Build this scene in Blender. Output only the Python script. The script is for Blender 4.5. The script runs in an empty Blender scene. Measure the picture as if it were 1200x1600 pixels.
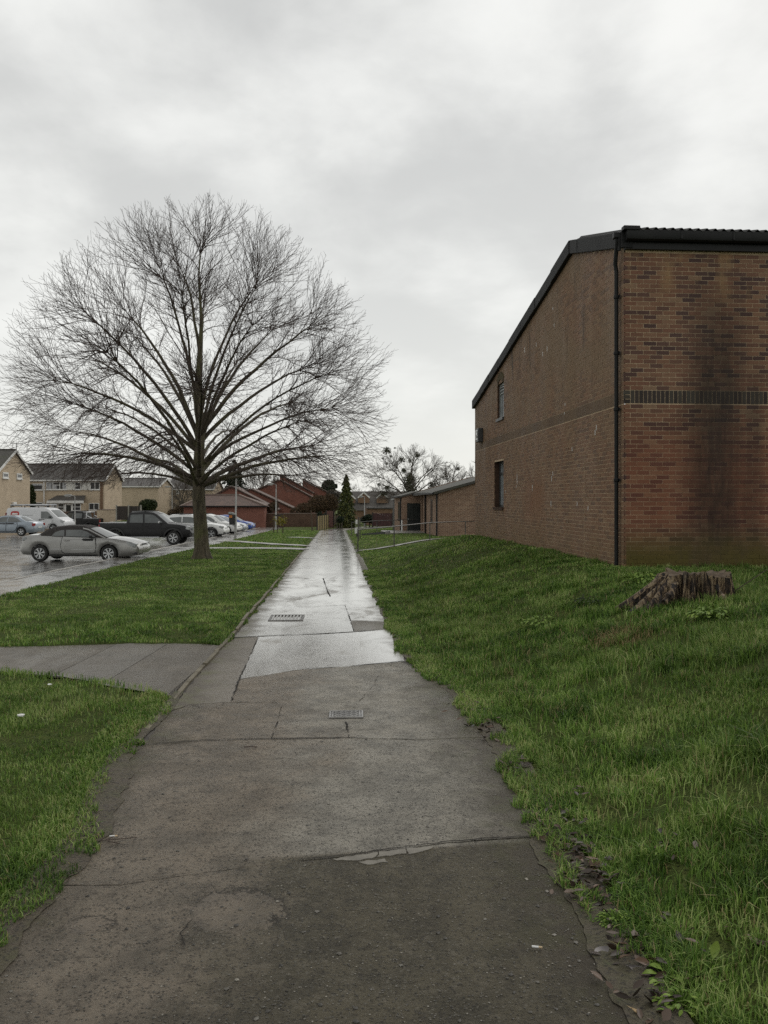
import bpy, bmesh, math, random
import numpy as np
from mathutils import Vector, Matrix
from mathutils.geometry import delaunay_2d_cdt

scene = bpy.context.scene
COL = scene.collection
R = math.radians
PI = math.pi
F = 1333.0                 # focal length in photograph pixels (1200 x 1600)
EYE = 1.7                  # camera height above the path
HOR = 782.0                # eye level in photograph pixels

# ------------------------------------------------------------------ camera, sky, sun, exposure
cam_d = bpy.data.cameras.new('camera')
cam = bpy.data.objects.new('camera', cam_d)
COL.objects.link(cam)
cam.location = (0, 0, EYE)
cam.rotation_euler = (PI / 2, 0, 0)
cam_d.sensor_fit = 'VERTICAL'
cam_d.sensor_height = 36.0
cam_d.lens = 36.0 * F / 1600.0
cam_d.shift_y = (HOR - 800.0) / 1600.0
cam_d.clip_start = 0.05
cam_d.clip_end = 3000
scene.camera = cam

SUN_EL, SUN_AZ = R(42), R(35)          # hidden behind the cloud, ahead of the camera and to its right
world = bpy.data.worlds.new('World')
scene.world = world
world.use_nodes = True
wt = world.node_tree
wt.nodes.clear()


def wn(t, **k):
    n = wt.nodes.new(t)
    for a, b in k.items():
        setattr(n, a, b)
    return n


def wl(a, b):
    wt.links.new(a, b)


def wmath(op, a, b=None, clamp=False):
    n = wn('ShaderNodeMath', operation=op, use_clamp=clamp)
    for i, v in enumerate((a, b)):
        if v is None:
            continue
        if isinstance(v, (int, float)):
            n.inputs[i].default_value = v
        else:
            wl(v, n.inputs[i])
    return n.outputs[0]


tc = wn('ShaderNodeTexCoord')
sep = wn('ShaderNodeSeparateXYZ')
wl(tc.outputs['Generated'], sep.inputs[0])
zc = wmath('MAXIMUM', sep.outputs[2], 0.0)
den = wmath('ADD', zc, 0.30)
cmb = wn('ShaderNodeCombineXYZ')
wl(wmath('DIVIDE', sep.outputs[0], den), cmb.inputs[0])
wl(wmath('DIVIDE', sep.outputs[1], den), cmb.inputs[1])
cmb.inputs[2].default_value = 0.3
n1 = wn('ShaderNodeTexNoise')
n1.inputs['Scale'].default_value = 1.35
n1.inputs['Detail'].default_value = 5.0
n1.inputs['Roughness'].default_value = 0.5
n1.inputs['Distortion'].default_value = 0.2
wl(cmb.outputs[0], n1.inputs['Vector'])
n2 = wn('ShaderNodeTexNoise')
n2.inputs['Scale'].default_value = 2.9
n2.inputs['Detail'].default_value = 8.0
n2.inputs['Roughness'].default_value = 0.55
n2.inputs['Distortion'].default_value = 0.15
wl(cmb.outputs[0], n2.inputs['Vector'])
nmix = wmath('ADD', wmath('MULTIPLY', n1.outputs[0], 0.56), wmath('MULTIPLY', n2.outputs[0], 0.44))
ramp = wn('ShaderNodeValToRGB')
ramp.color_ramp.interpolation = 'EASE'
e = ramp.color_ramp.elements
e[0].position = 0.41
e[0].color = (0.462, 0.465, 0.455, 1)
e[1].position = 0.63
e[1].color = (0.745, 0.747, 0.722, 1)
wl(nmix, ramp.inputs[0])
# the cloud thins towards the horizon all round
hz = wmath('POWER', wmath('SUBTRACT', 1.0, zc, True), 3.2)
mixh = wn('ShaderNodeMix', data_type='RGBA')
wl(wmath('MULTIPLY', hz, 0.97), mixh.inputs[0])
wl(ramp.outputs[0], mixh.inputs[6])
mixh.inputs[7].default_value = (0.715, 0.718, 0.682, 1)
bg_cloud = wn('ShaderNodeBackground')
bg_cloud.inputs[1].default_value = 1.0
wl(mixh.outputs[2], bg_cloud.inputs[0])
sky = wn('ShaderNodeTexSky')
sky.sky_type = 'NISHITA'
sky.sun_disc = False
sky.sun_elevation = SUN_EL
sky.sun_rotation = SUN_AZ
bg_sky = wn('ShaderNodeBackground')
bg_sky.inputs[1].default_value = 0.1
wl(sky.outputs[0], bg_sky.inputs[0])
msh = wn('ShaderNodeMixShader')
msh.inputs[0].default_value = 0.95       # share of cloud cover
wl(bg_sky.outputs[0], msh.inputs[1])
wl(bg_cloud.outputs[0], msh.inputs[2])
wo = wn('ShaderNodeOutputWorld')
wl(msh.outputs[0], wo.inputs[0])

sun_d = bpy.data.lights.new('sun', 'SUN')
sun = bpy.data.objects.new('sun', sun_d)
COL.objects.link(sun)
sun_d.energy = 0.8
sun_d.angle = R(40)
sun_d.color = (1.0, 0.97, 0.92)
sdir = Vector((math.sin(SUN_AZ) * math.cos(SUN_EL), math.cos(SUN_AZ) * math.cos(SUN_EL), math.sin(SUN_EL)))
sun.rotation_euler = (-sdir).to_track_quat('-Z', 'Y').to_euler()

vs = scene.view_settings
vs.view_transform = 'Standard'
vs.look = 'None'
vs.exposure = 0.34
vs.gamma = 1.0
vs.use_curve_mapping = False
scene.render.engine = 'CYCLES'
scene.cycles.max_bounces = 6
scene.cycles.use_denoising = False
scene.cycles.transparent_max_bounces = 8

# ------------------------------------------------------------------ helpers
rnd = random.Random(7)
RNG = np.random.default_rng(11)


def lerp(a, b, t):
    return a + (b - a) * t


def tag(o, label=None, cat=None, group=None, kind=None):
    if label:
        o['label'] = label
    if cat:
        o['category'] = cat
    if group:
        o['group'] = group
    if kind:
        o['kind'] = kind
    return o


def empty(name, loc=(0, 0, 0), rz=0.0, label=None, cat=None, group=None, kind=None, parent=None):
    o = bpy.data.objects.new(name, None)
    o.empty_display_size = 0.1
    COL.objects.link(o)
    o.location = loc
    o.rotation_euler = (0, 0, rz)
    if parent is not None:
        o.parent = parent
    return tag(o, label, cat, group, kind)


def link(name, me, parent=None, loc=None, rz=None):
    o = bpy.data.objects.new(name, me)
    COL.objects.link(o)
    if parent is not None:
        o.parent = parent
    if loc is not None:
        o.location = loc
    if rz is not None:
        o.rotation_euler = (0, 0, rz)
    return o


class MB:
    """collects geometry for one mesh"""

    def __init__(s):
        s.v, s.f, s.t, s.m = [], [], [], []

    def add(s, vs_, fs_, tint=0.0, mi=0):
        b = len(s.v)
        s.v.extend([tuple(p) for p in vs_])
        for f in fs_:
            s.f.append(tuple(b + i for i in f))
            s.t.append(tint)
            s.m.append(mi)
        return s

    def box(s, c, d, rz=0.0, tint=0.0, mi=0, tilt=None):
        hx, hy, hz_ = d[0] / 2, d[1] / 2, d[2] / 2
        vv = [Vector((x, y, z)) for z in (-hz_, hz_) for y in (-hy, hy) for x in (-hx, hx)]
        M_ = Matrix.Rotation(rz, 3, 'Z')
        if tilt is not None:
            M_ = M_ @ Matrix.Rotation(tilt[0], 3, 'X') @ Matrix.Rotation(tilt[1], 3, 'Y')
        vv = [M_ @ p + Vector(c) for p in vv]
        return s.add(vv, [(0, 2, 3, 1), (4, 5, 7, 6), (0, 1, 5, 4), (2, 6, 7, 3), (0, 4, 6, 2), (1, 3, 7, 5)], tint, mi)

    def bar(s, p, q, w, h, tint=0.0, mi=0):
        """box between two points, w wide across, h high"""
        p, q = Vector(p), Vector(q)
        d = (q - p).normalized()
        up = Vector((0, 0, 1)) if abs(d.z) < 0.95 else Vector((0, 1, 0))
        sd = d.cross(up).normalized()
        u = sd.cross(d).normalized()
        vv = []
        for o in (p, q):
            for a, b in ((-1, -1), (1, -1), (1, 1), (-1, 1)):
                vv.append(o + sd * (a * w / 2) + u * (b * h / 2))
        return s.add(vv, [(3, 2, 1, 0), (4, 5, 6, 7), (0, 1, 5, 4), (1, 2, 6, 5), (2, 3, 7, 6), (3, 0, 4, 7)], tint, mi)

    def prism(s, poly, p0, ex, ez, ey, depth, tint=0.0, mi=0):
        """2d polygon (a, b) placed at p0 + a*ex + b*ez, extruded along ey by depth"""
        p0, ex, ez, ey = Vector(p0), Vector(ex), Vector(ez), Vector(ey)
        n = len(poly)
        A = [p0 + ex * a + ez * b for a, b in poly]
        B = [p + ey * depth for p in A]
        fs_ = [tuple(range(n)), tuple(range(2 * n - 1, n - 1, -1))]
        for i in range(n):
            j = (i + 1) % n
            fs_.append((i, n + i, n + j, j))
        return s.add(A + B, fs_, tint, mi)

    def tube(s, pts, rad, n=8, caps=True, tint=0.0, mi=0):
        pts = [Vector(p) for p in pts]
        if isinstance(rad, (int, float)):
            rad = [rad] * len(pts)
        b = len(s.v)
        ref = None
        for i, p in enumerate(pts):
            d = (pts[min(i + 1, len(pts) - 1)] - pts[max(i - 1, 0)]).normalized()
            if ref is None:
                ref = Vector((0, 0, 1)) if abs(d.z) < 0.9 else Vector((1, 0, 0))
            a = (ref - d * ref.dot(d)).normalized()
            ref = a
            c = d.cross(a)
            for k in range(n):
                t = 2 * PI * k / n
                q = p + (a * math.cos(t) + c * math.sin(t)) * rad[i]
                s.v.append((q.x, q.y, q.z))
        for i in range(len(pts) - 1):
            for k in range(n):
                k2 = (k + 1) % n
                s.f.append((b + i * n + k, b + i * n + k2, b + (i + 1) * n + k2, b + (i + 1) * n + k))
                s.t.append(tint)
                s.m.append(mi)
        if caps:
            s.f.append(tuple(b + k for k in range(n - 1, -1, -1)))
            s.f.append(tuple(b + (len(pts) - 1) * n + k for k in range(n)))
            s.t += [tint, tint]
            s.m += [mi, mi]
        return s

    def lathe(s, prof, c, axis='Z', n=24, tint=0.0, mi=0):
        """profile [(r, h)] turned about an axis through c"""
        b = len(s.v)
        c = Vector(c)
        for r, h in prof:
            for k in range(n):
                t = 2 * PI * k / n
                if axis == 'Z':
                    p = Vector((r * math.cos(t), r * math.sin(t), h))
                else:
                    p = Vector((r * math.cos(t), h, r * math.sin(t)))
                q = c + p
                s.v.append((q.x, q.y, q.z))
        for i in range(len(prof) - 1):
            for k in range(n):
                k2 = (k + 1) % n
                f = (b + i * n + k, b + i * n + k2, b + (i + 1) * n + k2, b + (i + 1) * n + k)
                s.f.append(f if axis == 'Z' else f[::-1])
                s.t.append(tint)
                s.m.append(mi)
        return s

    def build(s, name, mat, parent=None, smooth=None, bevel=None, loc=None, rz=None):
        me = s.mesh(name, mat, smooth)
        o = link(name, me, parent, loc, rz)
        if bevel:
            m = o.modifiers.new('bevel', 'BEVEL')
            m.width = bevel
            m.segments = 2
            m.limit_method = 'ANGLE'
        return o

    def mesh(s, name, mat, smooth=None):
        me = bpy.data.meshes.new(name)
        me.from_pydata(s.v, [], s.f)
        mats = mat if isinstance(mat, (list, tuple)) else [mat]
        for m in mats:
            me.materials.append(m)
        if len(mats) > 1:
            me.polygons.foreach_set('material_index', s.m)
        if any(s.t):
            a = me.attributes.new('tint', 'FLOAT', 'FACE')
            a.data.foreach_set('value', s.t)
        if smooth is not None:
            me.polygons.foreach_set('use_smooth', [True] * len(s.f))
            me.set_sharp_from_angle(angle=R(smooth))
        me.update()
        return me


def np_mesh(name, V, Fs, mat, tint=None, smooth=False):
    """V (n,3); Fs: list of (m,k) int arrays; tint: per vertex or None"""
    me = bpy.data.meshes.new(name)
    me.vertices.add(len(V))
    me.vertices.foreach_set('co', np.ascontiguousarray(V, dtype=np.float32).ravel())
    tot = np.concatenate([np.full(len(f), f.shape[1], dtype=np.int32) for f in Fs])
    loops = np.concatenate([f.ravel() for f in Fs]).astype(np.int32)
    me.loops.add(len(loops))
    me.loops.foreach_set('vertex_index', loops)
    me.polygons.add(len(tot))
    st = np.zeros(len(tot), dtype=np.int32)
    st[1:] = np.cumsum(tot)[:-1]
    me.polygons.foreach_set('loop_start', st)
    if smooth:
        me.polygons.foreach_set('use_smooth', np.ones(len(tot), dtype=bool))
    if tint is not None:
        a = me.attributes.new('tint', 'FLOAT', 'POINT')
        a.data.foreach_set('value', np.ascontiguousarray(tint, dtype=np.float32))
    me.materials.append(mat)
    me.update(calc_edges=True)
    me.validate()
    return me


# ------------------------------------------------------------------ materials
class NT:
    def __init__(s, name):
        s.mat = bpy.data.materials.new(name)
        s.mat.use_nodes = True
        s.t = s.mat.node_tree
        s.t.nodes.clear()
        s.out = s.t.nodes.new('ShaderNodeOutputMaterial')
        s.b = s.t.nodes.new('ShaderNodeBsdfPrincipled')
        s.l(s.b.outputs[0], s.out.inputs[0])
        s.geo = None

    def l(s, a, b):
        s.t.links.new(a, b)

    def n(s, t, **k):
        x = s.t.nodes.new(t)
        for a, b in k.items():
            setattr(x, a, b)
        return x

    def pos(s):
        if s.geo is None:
            s.geo = s.n('ShaderNodeNewGeometry')
        return s.geo.outputs['Position']

    def val(s, i, v):
        if isinstance(v, (int, float, tuple)):
            i.default_value = v
        else:
            s.l(v, i)

    def math(s, op, a, b=None, c=None, clamp=False):
        x = s.n('ShaderNodeMath', operation=op, use_clamp=clamp)
        for i, v in enumerate((a, b, c)):
            if v is not None:
                s.val(x.inputs[i], v)
        return x.outputs[0]

    def mix(s, f, a, b, blend='MIX'):
        x = s.n('ShaderNodeMix', data_type='RGBA', blend_type=blend)
        s.val(x.inputs[0], f)
        for i, v in ((6, a), (7, b)):
            if isinstance(v, tuple):
                x.inputs[i].default_value = (*v[:3], 1)
            else:
                s.l(v, x.inputs[i])
        return x.outputs[2]

    def noise(s, scale, detail=4, rough=0.55, dist=0.0, vec=None, stretch=None):
        x = s.n('ShaderNodeTexNoise')
        x.inputs['Scale'].default_value = scale
        x.inputs['Detail'].default_value = detail
        x.inputs['Roughness'].default_value = rough
        x.inputs['Distortion'].default_value = dist
        v = vec if vec is not None else s.pos()
        if stretch:
            m = s.n('ShaderNodeMapping')
            m.inputs['Scale'].default_value = stretch
            s.l(v, m.inputs[0])
            v = m.outputs[0]
        s.l(v, x.inputs['Vector'])
        return x.outputs[0]

    def ramp(s, f, stops, interp='LINEAR'):
        x = s.n('ShaderNodeValToRGB')
        cr = x.color_ramp
        cr.interpolation = interp
        while len(cr.elements) < len(stops):
            cr.elements.new(0.5)
        for el, (p, c) in zip(cr.elements, stops):
            el.position = p
            el.color = (*c[:3], 1) if isinstance(c, tuple) else (c, c, c, 1)
        s.val(x.inputs[0], f)
        return x.outputs[0]

    def maprange(s, f, a, b, c=0.0, d=1.0, smooth=True):
        x = s.n('ShaderNodeMapRange', interpolation_type='SMOOTHSTEP' if smooth else 'LINEAR')
        s.val(x.inputs[0], f)
        for i, v in enumerate((a, b, c, d)):
            x.inputs[i + 1].default_value = v
        return x.outputs[0]

    def bump(s, h, strength=0.5, dist=0.01, normal=None):
        x = s.n('ShaderNodeBump')
        x.inputs['Strength'].default_value = strength
        x.inputs['Distance'].default_value = dist
        s.l(h, x.inputs['Height'])
        if normal is not None:
            s.l(normal, x.inputs['Normal'])
        return x.outputs[0]

    def attr(s, name='tint'):
        x = s.n('ShaderNodeAttribute')
        x.attribute_name = name
        return x.outputs['Fac']

    def objrand(s):
        return s.n('ShaderNodeObjectInfo').outputs['Random']

    def wall_uv(s, su=1.0, sv=1.0):
        """metres along the wall and up it, for a wall of any heading"""
        s.pos()
        sn = s.n('ShaderNodeSeparateXYZ')
        s.l(s.geo.outputs['True Normal'], sn.inputs[0])
        c = s.n('ShaderNodeCombineXYZ')
        s.l(s.math('MULTIPLY', sn.outputs[1], -1.0), c.inputs[0])
        s.l(sn.outputs[0], c.inputs[1])
        d = s.n('ShaderNodeVectorMath', operation='DOT_PRODUCT')
        nn = s.n('ShaderNodeVectorMath', operation='NORMALIZE')
        s.l(c.outputs[0], nn.inputs[0])
        s.l(nn.outputs[0], d.inputs[0])
        s.l(s.pos(), d.inputs[1])
        sp = s.n('ShaderNodeSeparateXYZ')
        s.l(s.pos(), sp.inputs[0])
        o = s.n('ShaderNodeCombineXYZ')
        s.l(s.math('MULTIPLY', d.outputs['Value'], su), o.inputs[0])
        s.l(s.math('MULTIPLY', sp.outputs[2], sv), o.inputs[1])
        return o.outputs[0]

    def set(s, color=None, rough=None, spec=None, metal=None, normal=None, coat=None, ior=None):
        b = s.b
        if color is not None:
            if isinstance(color, tuple):
                b.inputs['Base Color'].default_value = (*color[:3], 1)
            else:
                s.l(color, b.inputs['Base Color'])
        if rough is not None:
            s.val(b.inputs['Roughness'], rough)
        if spec is not None:
            s.val(b.inputs['Specular IOR Level'], spec)
        if metal is not None:
            s.val(b.inputs['Metallic'], metal)
        if normal is not None:
            s.l(normal, b.inputs['Normal'])
        if coat is not None:
            b.inputs['Coat Weight'].default_value = coat
            b.inputs['Coat Roughness'].default_value = 0.06
        if ior is not None:
            b.inputs['IOR'].default_value = ior
        return s.mat


def simple(name, c1, c2=None, scale=6.0, rough=0.7, spec=0.4, metal=0.0, bump=0.0, bscale=40.0, coat=None, stretch=None, rough2=None, bdist=0.004):
    m = NT(name)
    if c2 is None:
        c2 = tuple(x * 0.75 for x in c1)
    nz = m.noise(scale, 5, 0.6, stretch=stretch)
    f = m.maprange(nz, 0.3, 0.7)
    col = m.mix(f, c1, c2)
    rg = rough if rough2 is None else m.maprange(nz, 0.3, 0.7, rough, rough2)
    nm = m.bump(m.noise(bscale, 3, stretch=stretch), bump, bdist) if bump else None
    return m.set(col, rg, spec, metal, nm, coat)


MAT = {}


def brick_mat(name, a, b, mortar, sx=0.225, sz=0.075, blotch=0.35, msz=0.005):
    m = NT(name)
    uv = m.wall_uv()
    t = m.n('ShaderNodeTexBrick')
    m.l(uv, t.inputs['Vector'])
    t.offset = 0.5
    t.inputs['Scale'].default_value = 1.0
    t.inputs['Brick Width'].default_value = sx
    t.inputs['Row Height'].default_value = sz
    t.inputs['Mortar Size'].default_value = msz
    t.inputs['Mortar Smooth'].default_value = 0.3
    t.inputs['Bias'].default_value = 0.0
    t.inputs['Color1'].default_value = (*a, 1)
    t.inputs['Color2'].default_value = (*b, 1)
    t.inputs['Mortar'].default_value = (*mortar, 1)
    nz = m.noise(0.9, 5, 0.6)
    nb = m.noise(5.0, 3, 0.6)
    col = m.mix(m.maprange(nz, 0.35, 0.75, 0, blotch), t.outputs[0], tuple(x * 0.5 for x in a))
    col = m.mix(m.maprange(nb, 0.4, 0.8, 0, 0.35), col, tuple(min(1, x * 1.4) for x in b))
    nm = m.bump(m.math('MULTIPLY', t.outputs[1], -1.0), 0.6, 0.008)
    return m.set(col, 0.85, 0.25, normal=nm)


def tile_mat(name, a, b, row=0.11, wid=0.28, rough=0.6, moss=None):
    m = NT(name)
    uv = m.wall_uv()
    t = m.n('ShaderNodeTexBrick')
    m.l(uv, t.inputs['Vector'])
    t.offset = 0.5
    t.inputs['Scale'].default_value = 1.0
    t.inputs['Brick Width'].default_value = wid
    t.inputs['Row Height'].default_value = row
    t.inputs['Mortar Size'].default_value = 0.012
    t.inputs['Mortar Smooth'].default_value = 0.6
    t.inputs['Color1'].default_value = (*a, 1)
    t.inputs['Color2'].default_value = (*b, 1)
    t.inputs['Mortar'].default_value = (*[x * 0.45 for x in a], 1)
    col = t.outputs[0]
    nz = m.noise(1.3, 5, 0.65)
    if moss:
        col = m.mix(m.maprange(nz, 0.42, 0.72, 0, 0.8), col, moss)
    else:
        col = m.mix(m.maprange(nz, 0.4, 0.75, 0, 0.5), col, tuple(x * 0.6 for x in b))
    nm = m.bump(m.math('MULTIPLY', t.outputs[1], -1.0), 0.7, 0.02)
    return m.set(col, rough, 0.4, normal=nm)


def car_paint(name, c, metal=0.0, rough=0.28, coat=0.8):
    m = NT(name)
    nz = m.noise(2.5, 4, 0.6)
    dirt = m.maprange(nz, 0.45, 0.8, 0.0, 0.25)
    col = m.mix(dirt, c, tuple(x * 0.6 + 0.02 for x in c))
    return m.set(col, m.maprange(nz, 0.3, 0.8, rough, rough + 0.15), 0.4, metal, None, coat)


MAT['glass'] = simple('window_glass', (0.03, 0.035, 0.04), (0.05, 0.055, 0.06), 1.2, 0.06, 0.6, rough2=0.12)
MAT['car_glass'] = simple('car_glass', (0.035, 0.042, 0.041), (0.085, 0.095, 0.09), 1.6, 0.04, 0.9, rough2=0.1)
MAT['white'] = simple('white_paint', (0.72, 0.72, 0.70), (0.58, 0.57, 0.54), 3, 0.45, 0.4)
MAT['black_plastic'] = simple('black_plastic', (0.016, 0.016, 0.017), (0.03, 0.03, 0.03), 9, 0.4, 0.4, bump=0.15, bscale=60)
MAT['rubber'] = simple('tyre_rubber', (0.02, 0.02, 0.02), (0.035, 0.034, 0.032), 12, 0.75, 0.3, bump=0.2, bscale=80)
MAT['alloy'] = simple('alloy_metal', (0.55, 0.56, 0.57), (0.42, 0.42, 0.42), 14, 0.32, 0.5, 0.85)
MAT['galv'] = simple('galvanised_steel', (0.36, 0.37, 0.36), (0.22, 0.23, 0.22), 8, 0.5, 0.5, 0.4, bump=0.1, bscale=90)
MAT['rail'] = simple('weathered_rail_steel', (0.105, 0.098, 0.088), (0.06, 0.055, 0.05), 10, 0.5, 0.5, 0.3, bump=0.1, bscale=90)
MAT['lamp_pole'] = simple('lamp_pole_steel', (0.40, 0.40, 0.385), (0.26, 0.255, 0.24), 5, 0.55, 0.4, 0.15, stretch=(1, 1, 0.2))
MAT['dark_metal'] = simple('dark_painted_metal', (0.03, 0.032, 0.033), (0.05, 0.05, 0.05), 9, 0.45, 0.5, bump=0.1, bscale=60)
MAT['concrete'] = simple('pale_concrete', (0.30, 0.285, 0.25), (0.19, 0.18, 0.15), 3.5, 0.55, 0.45, bump=0.3, bscale=60, rough2=0.8)
MAT['wet_concrete'] = simple('wet_concrete', (0.24, 0.225, 0.20), (0.15, 0.14, 0.12), 2.0, 0.28, 0.6, bump=0.2, bscale=50, rough2=0.5)
MAT['tan_brick'] = brick_mat('tan_brick', (0.51, 0.415, 0.30), (0.42, 0.335, 0.235), (0.48, 0.41, 0.32))
MAT['red_brick'] = brick_mat('red_brick', (0.23, 0.098, 0.07), (0.18, 0.075, 0.056), (0.24, 0.14, 0.11))
MAT['wing_brick'] = brick_mat('wing_brick', (0.25, 0.15, 0.10), (0.14, 0.075, 0.052), (0.48, 0.39, 0.29), msz=0.009)
MAT['wall_brick'] = brick_mat('boundary_brick', (0.12, 0.07, 0.048), (0.09, 0.055, 0.038), (0.16, 0.12, 0.085), blotch=0.7)
MAT['plain_brick'] = brick_mat('plain_brown_brick', (0.20, 0.12, 0.075), (0.14, 0.085, 0.055), (0.28, 0.22, 0.14))
MAT['slate'] = tile_mat('grey_roof_tile', (0.085, 0.075, 0.066), (0.06, 0.055, 0.05))
MAT['slate_moss'] = tile_mat('mossy_roof_tile', (0.085, 0.08, 0.07), (0.06, 0.058, 0.05), rough=0.8, moss=(0.06, 0.064, 0.04))
MAT['pantile'] = tile_mat('brown_pantile', (0.15, 0.098, 0.08), (0.10, 0.07, 0.06), 0.12, 0.26, rough=0.75)
MAT['far_roof'] = tile_mat('far_grey_roof', (0.105, 0.095, 0.085), (0.085, 0.078, 0.07), rough=0.8)
MAT['fence_wood'] = simple('fence_wood', (0.10, 0.075, 0.05), (0.06, 0.045, 0.033), 4, 0.8, 0.3, stretch=(6, 6, 0.6), bump=0.4, bscale=20)
MAT['fence_orange'] = simple('orange_fence_wood', (0.24, 0.115, 0.05), (0.16, 0.075, 0.035), 4, 0.8, 0.3, stretch=(6, 6, 0.6), bump=0.4, bscale=20)
MAT['fence_lichen'] = simple('lichened_fence_wood', (0.21, 0.165, 0.06), (0.13, 0.095, 0.042), 3, 0.85, 0.3, stretch=(4, 4, 0.8), bump=0.4, bscale=20)
MAT['fence_dark'] = simple('dark_fence_wood', (0.05, 0.04, 0.034), (0.035, 0.03, 0.028), 4, 0.8, 0.3, stretch=(6, 6, 0.6), bump=0.4, bscale=20)


# ------------------------------------------------------------------ the lie of the land
def ss(t):
    t = np.clip(t, 0, 1)
    return t * t * (3 - 2 * t)


BC = np.array([4.055, 14.4])                 # near corner of the big building
BL = np.array([-0.072, 1.0]) / math.hypot(0.072, 1.0)     # along its long side wall
BF = np.array([1.0, 0.072]) / math.hypot(0.072, 1.0)      # along its front wall
YF = 28.5                                    # depth of the far corner


def base(y):
    return -0.0128 * np.minimum(y, 190.0)


_ry = [-10, 0, 3, 4.5, 6.1, 7.8, 9.0, 10.25, 14, 21, 44, 64, 100]
_ra = [1.0, 1.0, 1.02, 1.07, 1.17, 1.09, 0.92, 0.79, 0.80, 0.82, 0.86, 0.86, 0.86]
_ly = [-10, 0, 3.3, 4.5, 5.3, 6.1, 8.0, 11.5, 30, 64, 100]
_la = [-1.25, -1.25, -1.28, -1.25, -1.38, -1.44, -1.42, -1.375, -1.36, -1.34, -1.34]


def bend(y):
    return np.where(y > 74, ((np.maximum(y, 74) - 74) / 10.0) ** 2 * 1.1, 0.0)


def edge_r(y):
    return np.interp(y, _ry, _ra) - 0.057 * y + bend(y)


def edge_l(y):
    return np.interp(y, _ly, _la) - 0.057 * y + bend(y)


def kerb_x(y):
    return -8.05 - 0.055 * y


def foot_x(y):
    return kerb_x(y) + np.interp(y, [0, 17, 30, 40, 55, 90], [1.35, 1.35, 1.25, 1.75, 2.0, 2.4])


def lump(x, y):
    return (np.sin(x * 2.1 + 1.3 * np.sin(y * 1.1)) * np.sin(y * 1.7 + 0.7 * np.sin(x * 1.9)) * 0.5
            + 0.5 * np.sin(x * 5.3 + y * 3.1) * np.sin(y * 4.7 - x * 2.2) * 0.5)


def G(x, y):
    x = np.asarray(x, dtype=float)
    y = np.asarray(y, dtype=float)
    z = base(y)
    s = x - edge_r(y)
    B = np.interp(y, [-10, 3, 9, 14.4, 20, 26, 29, 33, 37, 60, 75, 90], [0.68, 0.70, 0.72, 0.745, 0.84, 0.90, 0.88, 0.55, 0.16, 0.2, 0.2, 0.1])
    z = z + B * ss((s - 0.02) / 3.7)
    am = ss((s - 0.25) / 0.6) + ss((edge_l(y) - x - 0.2) / 0.6) * (x > kerb_x(y) + 2)
    z = z + lump(x, y) * 0.017 * am
    lv = ss((edge_l(y) - x) / 0.35) * (x > foot_x(y)) * 0.03      # turf stands a little above the asphalt
    return z + lv


def Gf(x, y):
    return float(G(x, y))


def car_park_z(y):
    return base(y) - 0.13


def gp(px, py):
    """photograph pixel on the level strip of ground -> x, y in metres"""
    d = F * EYE / (py - 799.06)
    return ((px - 600) / F * d, d)


def P(px, py, d):
    return Vector(((px - 600) / F * d, d, EYE + (HOR - py) / F * d))


# ---- ground material
m = NT('turf_soil')
nz = m.noise(0.35, 6, 0.6)
nf = m.noise(7.0, 6, 0.65)
ng = m.noise(60.0, 3, 0.7)
col = m.mix(m.maprange(nz, 0.3, 0.7), (0.078, 0.112, 0.024), (0.054, 0.082, 0.018))
col = m.mix(m.maprange(nf, 0.35, 0.7, 0, 0.8), col, (0.105, 0.120, 0.034))
col = m.mix(m.maprange(ng, 0.48, 0.64), col, (0.026, 0.034, 0.010))
MAT['turf'] = m.set(col, 0.9, 0.08, normal=m.bump(m.math('ADD', m.math('MULTIPLY', nf, 0.6), ng), 0.9, 0.05))

xs = np.concatenate([[-900, -420, -200, -120], np.arange(-80, -13, 4.0), np.arange(-13, 9.01, 0.22), np.arange(10, 40, 3.0), [60, 120, 300, 900]])
ys = np.concatenate([[-200, -60, -20], np.arange(-6, 40, 0.22), np.arange(40, 100, 1.0), [110, 125, 150, 190, 260, 400, 800, 1600]])
X, Y = np.meshgrid(xs, ys)
Z = G(X, Y)
BRX = [-9.4, -6.5, -5.0, -4.0, -3.2, -2.55, -2.05, -1.92]
BRA = [9.15, 9.2, 9.25, 9.0, 8.65, 8.2, 7.9, 7.8]
BRB = [10.7, 10.62, 10.55, 10.75, 10.9, 10.9, 10.75, 10.6]
inpath = (X < edge_r(Y) - 0.02) & (X > edge_l(Y) + 0.02) & (Y < 95)
Z = np.where(inpath, base(Y) - 0.02, Z)
Z = np.where((X < kerb_x(Y) - 0.05) & (Y < 150), base(Y) - 0.45, Z)
Z = np.where((X < foot_x(Y) - 0.03) & (X >= kerb_x(Y) - 0.05) & (Y < 100), base(Y) - 0.03, Z)
inbr = (X < edge_l(Y)) & (X > -9.5) & (Y > np.interp(X, BRX, BRA) - .12) & (Y < np.interp(X, BRX, BRB) + .12)
Z = np.where(inbr, base(Y) - 0.02, Z)
nx, ny = len(xs), len(ys)
idx = np.arange(nx * ny).reshape(ny, nx)
quads = np.stack([idx[:-1, :-1], idx[:-1, 1:], idx[1:, 1:], idx[1:, :-1]], axis=-1).reshape(-1, 4)
me = np_mesh('ground', np.stack([X, Y, Z], -1).reshape(-1, 3), [quads], MAT['turf'], smooth=True)
tag(link('ground', me), kind='structure')


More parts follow.
